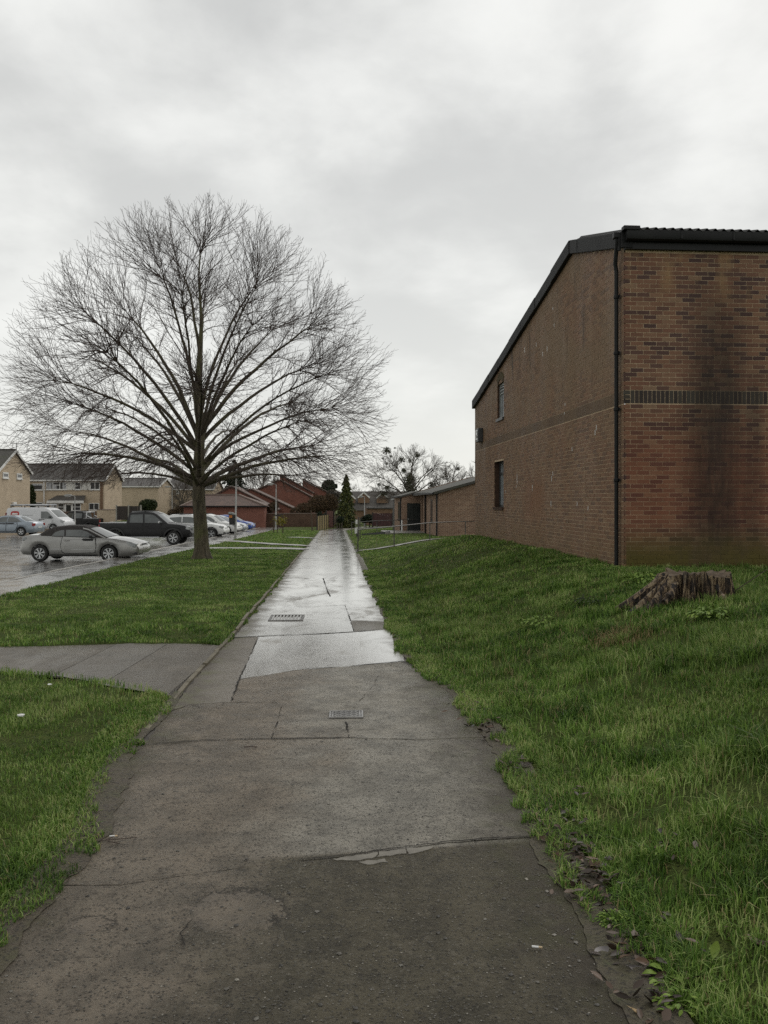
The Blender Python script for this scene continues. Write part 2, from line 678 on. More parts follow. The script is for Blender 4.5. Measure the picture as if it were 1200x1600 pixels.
# ---- asphalt, wet to different degrees
def asphalt(name, c1, c2, r_lo, r_hi, grit=0.6, speck=0.5, film=0.5, spec=0.5, coat=0.0, edge=True):
    m = NT(name)
    big = m.noise(0.8, 6, 0.62, 0.3)
    mid = m.noise(4.5, 6, 0.65)
    st = m.n('ShaderNodeTexVoronoi')
    st.inputs['Scale'].default_value = 85
    st.inputs['Randomness'].default_value = 1.0
    m.l(m.pos(), st.inputs['Vector'])
    st2 = m.n('ShaderNodeTexVoronoi')
    st2.inputs['Scale'].default_value = 210
    m.l(m.pos(), st2.inputs['Vector'])
    col = m.mix(m.maprange(mid, 0.3, 0.72), c1, c2)
    fin = m.noise(38.0, 6, 0.75)
    col = m.mix(m.maprange(big, 0.42, 0.68, 0, 0.5), col, tuple(x * 0.62 for x in c1))
    col = m.mix(m.maprange(fin, 0.5, 0.68, 0, 0.75 * grit), col, tuple(x * 0.36 for x in c1))
    col = m.mix(m.maprange(fin, 0.47, 0.33, 0, 0.55 * grit), col, tuple(min(1, x * 1.45) for x in c1))
    # pale and dark stones in the surface
    sepc = m.n('ShaderNodeSeparateColor')
    m.l(st.outputs['Color'], sepc.inputs[0])
    near = m.maprange(st.outputs['Distance'], 0.28, 0.5, 1, 0)
    cell = m.maprange(sepc.outputs[2], 0.0, 1.0, 1.0 - 0.55 * grit, 1.0 + 0.5 * grit, False)
    cc_ = m.n('ShaderNodeCombineColor')
    for q_ in range(3):
        m.l(cell, cc_.inputs[q_])
    col = m.mix(m.math('MULTIPLY', near, 0.9), col, m.mix(1.0, col, cc_.outputs[0], 'MULTIPLY'))
    pale = m.math('MULTIPLY', m.math('GREATER_THAN', sepc.outputs[0], 0.87), near)
    dark = m.math('MULTIPLY', m.math('LESS_THAN', sepc.outputs[1], 0.18), near)
    col = m.mix(m.math('MULTIPLY', pale, speck), col, tuple(min(1, x * 2.0 + 0.015) for x in c2))
    col = m.mix(m.math('MULTIPLY', dark, 0.6), col, (0.022, 0.02, 0.018))
    fl = m.maprange(m.noise(1.7, 6, 0.65, 0.8, stretch=(1.0, 0.45, 1)), 0.5 - 0.14 * (film * 2 - 1) - 0.15, 0.5 - 0.14 * (film * 2 - 1) + 0.13)   # where water stands
    rg = m.math('ADD', m.math('MULTIPLY', fl, r_lo - r_hi), r_hi)
    h = m.math('ADD', m.math('MULTIPLY', st.outputs['Distance'], -0.8), m.math('MULTIPLY', st2.outputs['Distance'], -0.4))
    h = m.math('ADD', h, m.math('MULTIPLY', mid, 0.4))
    h = m.math('ADD', h, m.math('MULTIPLY', fin, -1.6))
    # mud and moss gather along both edges, in tongues
    if edge:
        sx_ = m.n('ShaderNodeSeparateXYZ')
        m.l(m.pos(), sx_.inputs[0])
        u_ = m.math('ADD', sx_.outputs[0], m.math('MULTIPLY', sx_.outputs[1], 0.057))
        en = m.math('MULTIPLY', m.math('SUBTRACT', m.noise(2.6, 6, 0.65), 0.5), 0.75)
        u2 = m.math('ADD', u_, en)
        em = m.math('MAXIMUM', m.maprange(u2, 0.52, 0.98), m.maprange(u2, -1.02, -1.40))
        moss = m.noise(6.0, 5, 0.65)
        col = m.mix(m.math('MULTIPLY', em, 0.85), col, m.mix(m.maprange(moss, 0.42, 0.62), (0.060, 0.047, 0.032), (0.072, 0.070, 0.026)))
        rg = m.math('ADD', m.math('MULTIPLY', em, m.math('SUBTRACT', 0.62, rg)), rg)
        if coat:
            m.l(m.math('MULTIPLY', m.math('SUBTRACT', 1.0, em), m.maprange(fl, 0.0, 0.5, coat * 0.15, coat)), m.b.inputs['Coat Weight'])
    bs = m.math('ADD', m.math('MULTIPLY', fl, -grit * 0.92), grit)
    x = m.n('ShaderNodeBump')
    x.inputs['Distance'].default_value = 0.008
    m.l(bs, x.inputs['Strength'])
    m.l(h, x.inputs['Height'])
    if coat:
        m.b.inputs['Coat Weight'].default_value = 0.0 if edge else coat
        m.b.inputs['Coat Roughness'].default_value = 0.14
    return m.set(col, rg, spec, normal=x.outputs[0])


def asphalt_main():
    m = NT('worn_damp_asphalt')
    sx = m.n('ShaderNodeSeparateXYZ')
    m.l(m.pos(), sx.inputs[0])
    u = m.math('ADD', sx.outputs[0], m.math('MULTIPLY', sx.outputs[1], 0.057))
    y = sx.outputs[1]
    big = m.noise(0.9, 6, 0.65, 0.3)
    mid = m.noise(4.0, 6, 0.7)
    fin = m.noise(46.0, 7, 0.78)
    fin2 = m.noise(130.0, 4, 0.7)
    wv = m.math('MULTIPLY', m.math('SUBTRACT', mid, 0.5), 0.5)
    bw = m.math('MULTIPLY', m.math('SUBTRACT', big, 0.5), 1.6)
    st = m.n('ShaderNodeTexVoronoi')
    st.inputs['Scale'].default_value = 78
    m.l(m.pos(), st.inputs['Vector'])
    sc = m.n('ShaderNodeSeparateColor')
    m.l(st.outputs['Color'], sc.inputs[0])
    # brown grey all over; a grey run of newer stone down the middle and right; an older olive skin close by
    brown = m.mix(m.maprange(mid, 0.36, 0.64), (0.262, 0.216, 0.163), (0.165, 0.138, 0.105))
    grey = m.mix(m.maprange(mid, 0.36, 0.64), (0.375, 0.345, 0.288), (0.23, 0.212, 0.178))
    olive = m.mix(m.maprange(mid, 0.36, 0.64), (0.122, 0.104, 0.066), (0.070, 0.060, 0.038))
    seam = m.math('ADD', 4.22, m.math('MULTIPLY', u, 0.16))
    fg = m.math('MULTIPLY', m.maprange(m.math('ADD', u, bw), -0.55, 0.05), m.maprange(m.math('SUBTRACT', y, seam), -0.03, 0.03))
    fo = m.math('MULTIPLY', m.maprange(m.math('ADD', u, m.math('ADD', bw, wv)), -0.75, -0.15), m.maprange(m.math('SUBTRACT', y, seam), 0.03, -0.03))
    col = m.mix(fg, brown, grey)
    col = m.mix(fo, col, olive)
    # dark pits, their shade put into the colour, and pale stones
    pit = m.maprange(fin, 0.53, 0.66)
    hi = m.maprange(fin, 0.47, 0.36)
    f3 = m.noise(17.0, 6, 0.75)
    col = m.mix(m.maprange(f3, 0.52, 0.66, 0, 0.55), col, (0.030, 0.024, 0.016))
    col = m.mix(m.maprange(f3, 0.46, 0.34, 0, 0.35), col, (0.24, 0.21, 0.16))
    col = m.mix(m.math('MULTIPLY', pit, 0.9), col, m.mix(0.85, col, (0.010, 0.008, 0.006)))
    col = m.mix(m.math('MULTIPLY', hi, 0.45), col, m.mix(0.5, col, (0.19, 0.175, 0.145)))
    near = m.maprange(st.outputs['Distance'], 0.3, 0.55, 1, 0)
    pale = m.math('MULTIPLY', m.math('GREATER_THAN', sc.outputs[0], 0.90), near)
    drk = m.math('MULTIPLY', m.math('LESS_THAN', sc.outputs[1], 0.16), near)
    col = m.mix(m.math('MULTIPLY', pale, 0.6), col, (0.20, 0.185, 0.15))
    col = m.mix(m.math('MULTIPLY', drk, 0.7), col, (0.018, 0.015, 0.011))
    # shallow scabs where the top course has gone
    scab = rim = None
    for cx, cy, rx, ry in SCABS:
        dx = m.math('DIVIDE', m.math('SUBTRACT', sx.outputs[0], cx), rx)
        dy = m.math('DIVIDE', m.math('SUBTRACT', y, cy), ry)
        r = m.math('SQRT', m.math('ADD', m.math('MULTIPLY', dx, dx), m.math('MULTIPLY', dy, dy)))
        r = m.math('ADD', r, m.math('ADD', m.math('MULTIPLY', wv, 1.8), m.math('MULTIPLY', m.math('SUBTRACT', m.noise(15, 6, 0.75), 0.5), 1.5)))
        k = m.maprange(r, 0.93, 1.02, 1, 0)
        scab = k if scab is None else m.math('MAXIMUM', scab, k)
        rk = m.math('MULTIPLY', m.math('MULTIPLY', m.maprange(r, 0.90, 1.0), m.maprange(r, 1.16, 1.02)), m.maprange(m.math('ADD', dx, dy), -0.6, 0.5))
        rim = rk if rim is None else m.math('MAXIMUM', rim, rk)
    col = m.mix(m.math('MULTIPLY', rim, 0.75), col, (0.022, 0.018, 0.013))
    col = m.mix(m.math('MULTIPLY', scab, 0.5), col, m.mix(m.maprange(mid, 0.4, 0.62), (0.118, 0.094, 0.070), (0.080, 0.066, 0.054)))
    # mud and moss tongues from both edges
    en = m.math('MULTIPLY', m.math('SUBTRACT', m.noise(2.6, 6, 0.65), 0.5), 0.8)
    u2 = m.math('ADD', u, en)
    em = m.math('MAXIMUM', m.maprange(u2, 0.55, 1.05), m.maprange(u2, -1.05, -1.45))
    col = m.mix(m.math('MULTIPLY', em, 0.75), col, m.mix(m.maprange(m.noise(6.0, 5, 0.65), 0.42, 0.62), (0.060, 0.047, 0.031), (0.070, 0.066, 0.026)))
    damp = m.maprange(m.noise(1.5, 6, 0.65, 0.6), 0.38, 0.64)
    rg = m.math('SUBTRACT', 0.62, m.math('MULTIPLY', damp, m.maprange(y, 3.5, 8.0, 0.18, 0.36)))
    h = m.math('ADD', m.math('MULTIPLY', fin, -2.0), m.math('MULTIPLY', fin2, -0.7))
    h = m.math('ADD', h, m.math('MULTIPLY', near, 0.25))
    h = m.math('MULTIPLY', h, m.math('SUBTRACT', 1.0, m.math('MULTIPLY', scab, 0.55)))
    h = m.math('SUBTRACT', h, m.math('MULTIPLY', scab, 1.1))
    return m.set(col, rg, 0.3, normal=m.bump(h, 1.0, 0.014))


SCABS = [(-0.64, 3.62, 0.21, 0.20), (-1.22, 3.50, 0.10, 0.07)]
MAT['asphalt_main'] = asphalt_main()
MAT['asphalt_near'] = asphalt('damp_brown_asphalt', (0.092, 0.075, 0.051), (0.066, 0.056, 0.037), 0.45, 0.62, 1.0, 0.7, 0.2, 0.35)
MAT['asphalt_mid'] = asphalt('damp_grey_asphalt', (0.128, 0.109, 0.080), (0.102, 0.089, 0.066), 0.36, 0.52, 0.9, 0.5, 0.35, 0.5)
MAT['asphalt_strip'] = asphalt('smooth_damp_asphalt', (0.15, 0.128, 0.099), (0.128, 0.11, 0.086), 0.36, 0.48, 0.5, 0.3, 0.5, 0.45)
MAT['asphalt_scab'] = asphalt('worn_through_asphalt', (0.094, 0.078, 0.056), (0.074, 0.062, 0.046), 0.45, 0.6, 0.75, 0.3, 0.2, 0.35)
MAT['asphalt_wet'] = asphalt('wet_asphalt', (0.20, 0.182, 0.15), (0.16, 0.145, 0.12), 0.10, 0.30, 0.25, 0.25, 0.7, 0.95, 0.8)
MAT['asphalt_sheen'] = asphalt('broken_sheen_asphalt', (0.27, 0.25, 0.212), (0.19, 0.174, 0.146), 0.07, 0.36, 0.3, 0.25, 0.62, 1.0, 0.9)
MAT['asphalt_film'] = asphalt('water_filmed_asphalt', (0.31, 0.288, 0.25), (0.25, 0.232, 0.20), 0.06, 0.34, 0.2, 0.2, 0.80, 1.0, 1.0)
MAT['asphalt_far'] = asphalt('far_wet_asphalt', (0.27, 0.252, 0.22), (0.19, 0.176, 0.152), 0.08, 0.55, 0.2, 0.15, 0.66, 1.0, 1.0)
MAT['car_park'] = asphalt('car_park_asphalt', (0.13, 0.122, 0.11), (0.10, 0.094, 0.085), 0.12, 0.38, 0.12, 0.1, 0.6, 0.85, 0.3, False)
MAT['pavement'] = asphalt('wet_pavement_asphalt', (0.17, 0.158, 0.138), (0.13, 0.12, 0.106), 0.12, 0.34, 0.2, 0.1, 0.55, 0.8, 0.3, False)
MAT['branch'] = asphalt('branch_path_asphalt', (0.118, 0.100, 0.076), (0.085, 0.073, 0.056), 0.34, 0.55, 0.8, 0.3, 0.4, 0.4, 0.0, False)
MAT['branch_new'] = asphalt('branch_path_newer_asphalt', (0.125, 0.109, 0.087), (0.094, 0.083, 0.067), 0.30, 0.5, 0.7, 0.2, 0.45, 0.45, 0.0, False)
m = NT('wet_soil')
nb_ = m.noise(5.0, 6, 0.7)
nf_ = m.noise(45.0, 5, 0.75)
c_ = m.mix(m.maprange(nb_, 0.35, 0.6), (0.105, 0.083, 0.060), (0.095, 0.084, 0.045))
c_ = m.mix(m.maprange(nb_, 0.56, 0.70, 0, .8), c_, (0.062, 0.080, 0.020))
c_ = m.mix(m.maprange(nf_, 0.5, 0.62, 0, .8), c_, (0.014, 0.011, 0.009))
MAT['soil'] = m.set(c_, 0.6, 0.35, normal=m.bump(nf_, 1.0, 0.03))
MAT['crack'] = simple('crack_dirt', (0.030, 0.026, 0.021), (0.075, 0.066, 0.055), 9, 0.7, 0.3, bump=.5, bscale=60)


def wob(y, k, a=0.02):
    return a * (math.sin(y * 5.1 + k) * 0.5 + math.sin(y * 13.7 + 2 * k) * 0.3 + math.sin(y * 31.0 + 3 * k) * 0.2)


def strip_sheet(name, rows, mat, dz, parent=None, kind='structure', thick=0.0, cols=4):
    """rows: [(xl, xr, y)] or [(pl, pr)] in plan; sheet following the ground plane of the path"""
    V, Fq = [], []
    for xl, xr, yl, yr in rows:
        for k in range(cols + 1):
            t = k / cols
            y = lerp(yl, yr, t)
            V.append((lerp(xl, xr, t), y, float(base(y)) + dz))
    for i in range(len(rows) - 1):
        for k in range(cols):
            a = i * (cols + 1) + k
            Fq.append((a, a + 1, a + cols + 2, a + cols + 1))
    mb = MB().add(V, Fq)
    if thick:
        n = len(V)
        low = [(x, y, z - thick) for x, y, z in V]
        L = [i * (cols + 1) for i in range(len(rows))]
        Rr = [i * (cols + 1) + cols for i in range(len(rows))]
        loop = list(range(cols + 1)) + Rr[1:] + list(range((len(rows) - 1) * (cols + 1) + cols - 1, (len(rows) - 1) * (cols + 1) - 1, -1)) + L[-2:0:-1]
        b = len(mb.v)
        mb.v.extend(low)
        for i in range(len(loop)):
            a, c = loop[i], loop[(i + 1) % len(loop)]
            mb.f.append((a, b + a, b + c, c))
            mb.t.append(0.0)
            mb.m.append(0)
    o = mb.build(name, mat, parent)
    if kind:
        o['kind'] = kind
    return o


path = empty('footpath', (0, 0, 0), kind='structure')
yy = np.concatenate([np.arange(-5, 30, 0.12), np.arange(30, 96, 0.8)])
rows = [(float(edge_l(y)) - 0.07 + wob(y, 1, 0.02), float(edge_r(y)) + 0.11 + wob(y, 2, 0.04), y, y) for y in yy]
strip_sheet('asphalt_base', rows, MAT['crack'], 0.0, path, None)


def patch(poly, mat, dz=0.006, jag=0.012, step=0.07, name='asphalt_patch', px=True):
    """an irregular resurfaced piece: outline in photograph pixels on the ground or metres"""
    pts = [gp(*p) for p in poly] if px else list(poly)
    out = []
    for i in range(len(pts)):
        a, b = np.array(pts[i]), np.array(pts[(i + 1) % len(pts)])
        n = max(1, int(np.linalg.norm(b - a) / step))
        nrm = np.array([-(b - a)[1], (b - a)[0]])
        L = np.linalg.norm(nrm)
        nrm = nrm / L if L > 0 else nrm
        for k in range(n):
            q = a + (b - a) * k / n
            q = q + nrm * rnd.uniform(-jag, jag)
            out.append((float(q[0]), float(q[1])))
    n = len(out)
    tris = delaunay_2d_cdt([Vector(p) for p in out], [(i, (i + 1) % n) for i in range(n)], [], 1, 1e-6)
    V = [(p.x, p.y, float(base(p.y)) + dz) for p in tris[0]]
    mb = MB()
    area_up = []
    for f in tris[2]:
        a, b, c = (Vector(V[i]) for i in f[:3])
        area_up.append(f if (b - a).cross(c - a).z > 0 else f[::-1])
    mb.add(V, area_up)
    # a thin edge so that the joint has depth
    mb.add([(x, y, float(base(y)) + dz) for x, y in out] + [(x, y, float(base(y)) - 0.004) for x, y in out],
           [(i, (i + 1) % n, n + (i + 1) % n, n + i) for i in range(n)])
    return mb.build(name, mat, path)


def eL(y, o=0.0):
    return float(edge_l(y)) + o


def eR(y, o=0.0):
    return float(edge_r(y)) + o


def edge_pts(side, y0, y1, o=0.0, step=0.25):
    n = max(1, int(abs(y1 - y0) / step))
    return [((eL(y, o) if side == 'l' else eR(y, o)) + wob(y, 3 if side == 'l' else 4, 0.02), y) for y in np.linspace(y0, y1, n + 1)]


def gpy(py):
    return gp(600, py)[1]


# near brown surface, up to the seam at about 4.2 m
seam1 = [gp(*p) for p in ((838, 1309), (700, 1318), (560, 1338), (430, 1350), (300, 1368), (190, 1385))]
patch(edge_pts('l', -5, seam1[-1][1], -0.05) + seam1[::-1] + edge_pts('r', seam1[0][1], -5, 0.09), MAT['asphalt_main'], 0.004, 0.006, px=False)
# grey middle up to the seam below the small cover
seam2 = [gp(*p) for p in ((760, 1152), (650, 1157), (545, 1154), (430, 1156), (320, 1158), (232, 1168))]
s1b = [(x, y + 0.004) for x, y in seam1]
patch(edge_pts('l', s1b[-1][1], seam2[-1][1], -0.05) + seam2[::-1] + edge_pts('r', seam2[0][1], s1b[0][1], 0.09) + s1b, MAT['asphalt_main'], 0.0045, 0.006, px=False)
# round the small cover
patch([(545, 1154), (541, 1130), (549, 1112), (580, 1075), (596, 1050), (622, 1034), (650, 1045), (690, 1070), (720, 1100), (762, 1153), (650, 1157)], MAT['asphalt_main'], 0.007)
patch([(425, 1156), (545, 1154), (541, 1130), (549, 1112), (580, 1075), (596, 1050), (622, 1034), (545, 1042), (470, 1047), (374, 1062), (362, 1098), (430, 1099), (440, 1106), (432, 1135)], MAT['asphalt_main'], 0.006)
patch([(222, 1170), (320, 1158), (425, 1156), (432, 1135), (440, 1106), (430, 1099), (362, 1098), (300, 1101), (262, 1115)], MAT['asphalt_main'], 0.005)
# smooth strip beside the edging
patch([(264, 1113), (300, 1101), (362, 1098), (374, 1062), (389, 1030), (404, 996), (362, 998), (335, 1026), (308, 1058)], MAT['asphalt_strip'], 0.006)
# wet slab
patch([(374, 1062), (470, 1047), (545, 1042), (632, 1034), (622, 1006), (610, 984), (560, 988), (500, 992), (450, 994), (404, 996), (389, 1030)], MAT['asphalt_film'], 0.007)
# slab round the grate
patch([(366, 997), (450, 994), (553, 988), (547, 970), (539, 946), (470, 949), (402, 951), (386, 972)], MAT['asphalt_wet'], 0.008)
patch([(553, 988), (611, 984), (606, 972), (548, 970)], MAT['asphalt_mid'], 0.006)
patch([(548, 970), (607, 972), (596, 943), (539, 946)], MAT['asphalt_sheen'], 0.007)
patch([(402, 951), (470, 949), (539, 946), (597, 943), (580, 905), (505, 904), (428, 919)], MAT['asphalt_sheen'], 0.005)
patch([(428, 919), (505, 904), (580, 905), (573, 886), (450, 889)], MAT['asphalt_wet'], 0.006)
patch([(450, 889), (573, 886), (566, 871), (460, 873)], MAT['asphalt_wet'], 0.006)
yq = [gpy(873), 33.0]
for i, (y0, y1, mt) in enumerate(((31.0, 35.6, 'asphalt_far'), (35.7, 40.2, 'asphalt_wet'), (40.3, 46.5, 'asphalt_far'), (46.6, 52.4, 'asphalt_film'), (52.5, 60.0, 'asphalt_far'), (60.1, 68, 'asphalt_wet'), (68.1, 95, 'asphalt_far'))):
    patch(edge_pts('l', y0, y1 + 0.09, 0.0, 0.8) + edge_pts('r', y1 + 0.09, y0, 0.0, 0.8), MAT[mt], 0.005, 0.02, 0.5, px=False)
MAT['sliver'] = simple('exposed_old_concrete', (0.185, 0.17, 0.14), (0.12, 0.108, 0.088), 9, .6, .4, bump=.5, bscale=50)
# worn shallow scab near the camera and a few thin skins of newer surface
for pl_ in ([(520, 1345), (556, 1338), (590, 1333), (586, 1341), (556, 1347)], [(592, 1333), (632, 1328), (634, 1335), (590, 1341)], [(636, 1328), (676, 1325), (660, 1333), (637, 1337)], [(560, 1349), (600, 1344), (606, 1349), (575, 1353)]):
    patch(pl_, MAT['sliver'], 0.0075, 0.008, 0.02)


def crack(pts, w=0.012, dz=0.0102, seed=0):
    """an open joint: a ragged sliver of dirt, its width coming and going"""
    q = [np.array(gp(*p)) for p in pts]
    rr_ = random.Random(seed)
    C = []
    for a, b in zip(q[:-1], q[1:]):
        n = max(2, int(np.linalg.norm(b - a) / 0.03))
        C += [a + (b - a) * i / n for i in range(n)]
    C.append(q[-1])
    V = []
    ww = 0.5
    for i, c in enumerate(C):
        d = C[min(i + 1, len(C) - 1)] - C[max(i - 1, 0)]
        d = d / max(np.linalg.norm(d), 1e-9)
        nr = np.array([-d[1], d[0]])
        ww = min(1.0, max(0.04, ww + rr_.uniform(-.3, .3)))
        off = nr * rr_.uniform(-.006, .006)
        for s_ in (-1, 1):
            p = c + off + nr * s_ * w * ww / 2
            V.append((p[0], p[1], float(base(p[1])) + dz))
    MB().add(V, [(2 * i, 2 * i + 1, 2 * i + 3, 2 * i + 2) for i in range(len(C) - 1)]).build('crack', MAT['crack_dark'], path)


MAT['crack_dark'] = simple('open_crack', (0.012, 0.010, 0.008), (0.022, 0.019, 0.015), 20, 0.8, 0.2)
MAT['crack_pale'] = simple('gritty_joint', (0.26, 0.24, 0.20), (0.14, 0.125, 0.10), 30, 0.6, 0.4, bump=.4, bscale=60)
for k_, (pl_, w_) in enumerate((
        ([(366, 997), (404, 995), (450, 993), (505, 991), (553, 988), (611, 984)], .03),
        ([(470, 1047), (545, 1042), (590, 1038), (630, 1034)], .026),
        ([(240, 1164), (320, 1158), (425, 1156), (545, 1154), (640, 1156)], .016),
        ([(545, 1154), (541, 1130)], .014),
        ([(404, 996), (389, 1030), (374, 1062)], .012), ([(374, 1062), (366, 1085), (360, 1099)], .02), ([(374, 1062), (400, 1060)], .02),
        ([(547, 970), (553, 988)], .016), ([(539, 946), (548, 971)], .02), ([(440, 1106), (432, 1135), (424, 1156)], .016),
        ([(838, 1309), (760, 1313), (700, 1318), (620, 1328), (545, 1339), (470, 1346)], .012), ([(300, 1367), (250, 1374), (205, 1381)], .005),
        ([(505, 904), (580, 905)], .03), ([(450, 889), (573, 886)], .03), ([(470, 949), (500, 948), (540, 946)], .02), ([(505, 904), (512, 925), (516, 932)], .03),
        ([(425, 1430), (438, 1452), (430, 1480), (416, 1502)], .007), ([(300, 1440), (283, 1462), (290, 1482)], .006),
        ([(60, 1462), (105, 1452), (150, 1440)], .007), ([(300, 1104), (330, 1110), (352, 1100)], .014))):
    crack(pl_, w_, 0.0118, k_)

# concrete edging along the path's far side: single stones, sunk and tilted unevenly
MAT['edging'] = simple('dirty_edging_concrete', (0.17, 0.148, 0.105), (0.095, 0.080, 0.052), 4.5, 0.7, 0.4, bump=0.4, bscale=50)
y = 5.7
k = 0
while y < 34:
    L = 0.914
    if not (5.0 < y < 5.3):
        ya, yb = y, y + L - 0.012
        xa, xb = eL(ya) - 0.035 + rnd.uniform(-.012, .012), eL(yb) - 0.035 + rnd.uniform(-.012, .012)
        h = (0.032 + rnd.uniform(-0.012, 0.012)) * min(1, max(.12, (y - 5.2) / 3.5))
        if y > 12:
            h += 0.012
        mb = MB()
        mb.bar((xa, ya, float(base(ya)) + h - 0.06), (xb, yb, float(base(yb)) + h - 0.06 + rnd.uniform(-.012, .012)), 0.048, 0.12)
        mb.build('edging_stone', MAT['edging'], path, bevel=0.006)
    y += L
    k += 1

# branch path to the car park
br = empty('branch_path', (0, 0, 0), kind='structure')
prow = [(-9.4, 9.15, 10.7), (-6.5, 9.2, 10.62), (-5.0, 9.25, 10.55), (-4.0, 9.0, 10.75), (-3.2, 8.65, 10.9), (-2.55, 8.2, 10.9), (-2.05, 7.9, 10.75), (-1.92, 7.8, 10.6)]
def br_piece(x0, x1, mat, name, dz):
    xsn = [p[0] for p in prow]
    n = 14
    V, Fq = [], []
    for i in range(n + 1):
        x = lerp(x0, x1, i / n)
        ya = float(np.interp(x, xsn, [p[1] for p in prow])) + wob(x, 5, 0.04)
        yb = float(np.interp(x, xsn, [p[2] for p in prow])) + wob(x, 7, 0.05)
        if x > float(edge_l(ya)) - 0.07:
            x = float(edge_l((ya + yb) / 2)) - 0.07
        for k in range(5):
            yv = lerp(ya, yb, k / 4)
            xv = min(x, float(edge_l(yv)) - 0.07)
            V.append((xv, yv, float(base(yv)) + dz))
    for i in range(n):
        for k in range(4):
            a = i * 5 + k
            Fq.append((a, a + 5, a + 6, a + 1))
    MB().add(V, Fq).build(name, mat, br)
br_piece(-9.4, -1.5, MAT['soil'], 'soil_bed', 0.004)
br_piece(-9.4, -3.41, MAT['branch'], 'asphalt_patch', 0.011)
br_piece(-3.4, -2.76, MAT['branch_new'], 'asphalt_patch', 0.013)
br_piece(-2.757, -1.5, MAT['branch'], 'asphalt_patch', 0.011)

# car park, kerb and the footway behind the kerb
yy = np.concatenate([np.arange(-5, 60, 1.0), np.arange(60, 96, 4.0)])
V, Fq = [], []
for y in yy:
    for x in (-90, -60, -40, -25, -16, float(kerb_x(y)) - 0.06):
        V.append((min(x, float(kerb_x(y)) - 0.06), y, float(car_park_z(y))))
for i in range(len(yy) - 1):
    for k in range(5):
        a = i * 6 + k
        Fq.append((a, a + 1, a + 7, a + 6))
tag(MB().add(V, Fq).build('car_park', MAT['car_park']), kind='structure')
rows = [(float(kerb_x(y)) + 0.07, float(foot_x(y)) + wob(y, 8, 0.05), y, y) for y in np.arange(-5, 92, 0.5)]
tag(strip_sheet('pavement', rows, MAT['pavement'], 0.006), kind='structure')
MAT['kerb_concrete'] = simple('kerb_concrete', (0.42, 0.40, 0.36), (0.30, 0.28, 0.25), 3.5, 0.5, 0.45)
kb = empty('kerb', (0, 0, 0), kind='structure')
y = 12.0
while y < 88:
    ya, yb = y, y + 0.905
    dz = rnd.uniform(-0.006, 0.006)
    MB().bar((float(kerb_x(ya)), ya, float(base(ya)) - 0.085 + dz), (float(kerb_x(yb)), yb, float(base(yb)) - 0.085 + dz), 0.125, 0.2).build('kerb_stone', MAT['kerb_concrete'], kb)
    y += 0.915
# worn bay lines
MAT['worn_line'] = simple('worn_line_paint', (0.30, 0.29, 0.27), (0.12, 0.115, 0.10), 3.5, 0.4, 0.5)
for y0 in (23.4, 26.0, 28.6, 34.0, 37.4, 40.6, 43.8):
    mb = MB()
    xa = float(kerb_x(y0)) - 0.3
    V = []
    for i in range(9):
        x = xa - i * 0.55
        V += [(x, y0 + wob(x, 3, .01), float(car_park_z(y0)) + 0.005), (x, y0 + 0.085 + wob(x, 5, .01), float(car_park_z(y0 + .085)) + 0.005)]
    mb.add(V, [(2 * i, 2 * i + 1, 2 * i + 3, 2 * i + 2) for i in range(8)])
    tag(mb.build('bay_marking', MAT['worn_line']), kind='structure')


def way(name, pts, w, mat, dz=0.02):
    """a narrow path along plan points, laid on the ground"""
    P2 = [np.array(p, dtype=float) for p in pts]
    C = []
    for a, b in zip(P2[:-1], P2[1:]):
        n = max(2, int(np.linalg.norm(b - a) / 0.5))
        C += [a + (b - a) * i / n for i in range(n)]
    C.append(P2[-1])
    V = []
    for i, c in enumerate(C):
        d = C[min(i + 1, len(C) - 1)] - C[max(i - 1, 0)]
        d = d / np.linalg.norm(d)
        nr = np.array([-d[1], d[0]])
        for k in (-1, -0.33, 0.33, 1):
            q = c + nr * k * w / 2
            V.append((q[0], q[1], Gf(q[0], q[1]) + dz))
    Fq = [(i * 4 + k + 1, i * 4 + k, i * 4 + 4 + k, i * 4 + 5 + k) for i in range(len(C) - 1) for k in range(3)]
    o = MB().add(V, Fq).build(name, mat)
    o['kind'] = 'structure'
    return o


way('crossing_path', [(-8.0, 38.3), (-5.6, 38.2), (eL(37.6, 0.03), 37.5)], 1.25, MAT['wet_concrete'], 0.035)
way('crossing_path', [(-9.2, 48.5), (-7.0, 45.2), (-5.2, 42.6), (eL(41.5, 0.03), 41.2)], 0.9, MAT['wet_concrete'], 0.035)
way('crossing_path', [(eL(53, 0.03), 53), (-5.9, 54.5)], 0.9, MAT['wet_concrete'], 0.035)
# raised edge of the path that leads round behind the big building, and the landing by the low wing
RAMP = [(-1.15, 36.2), (0.45, 39.5), (1.4, 42.3), (2.4, 45.6), (4.5, 50.2), (5.3, 51.3)]
way('ramp_path', [(x + 0.12, y + 0.35) for x, y in RAMP], 0.3, MAT['wet_concrete'], 0.03)
V = []
tag(MB().prism([(0, 0), (3.5, 0), (3.5, 0.14), (0, 0.14)], (0.1, 57.6, -0.62), (1, 0.07, 0), (0, 0, 1), (-0.072, 1, 0), 4.6).build('landing_slab', MAT['wet_concrete']), kind='structure')


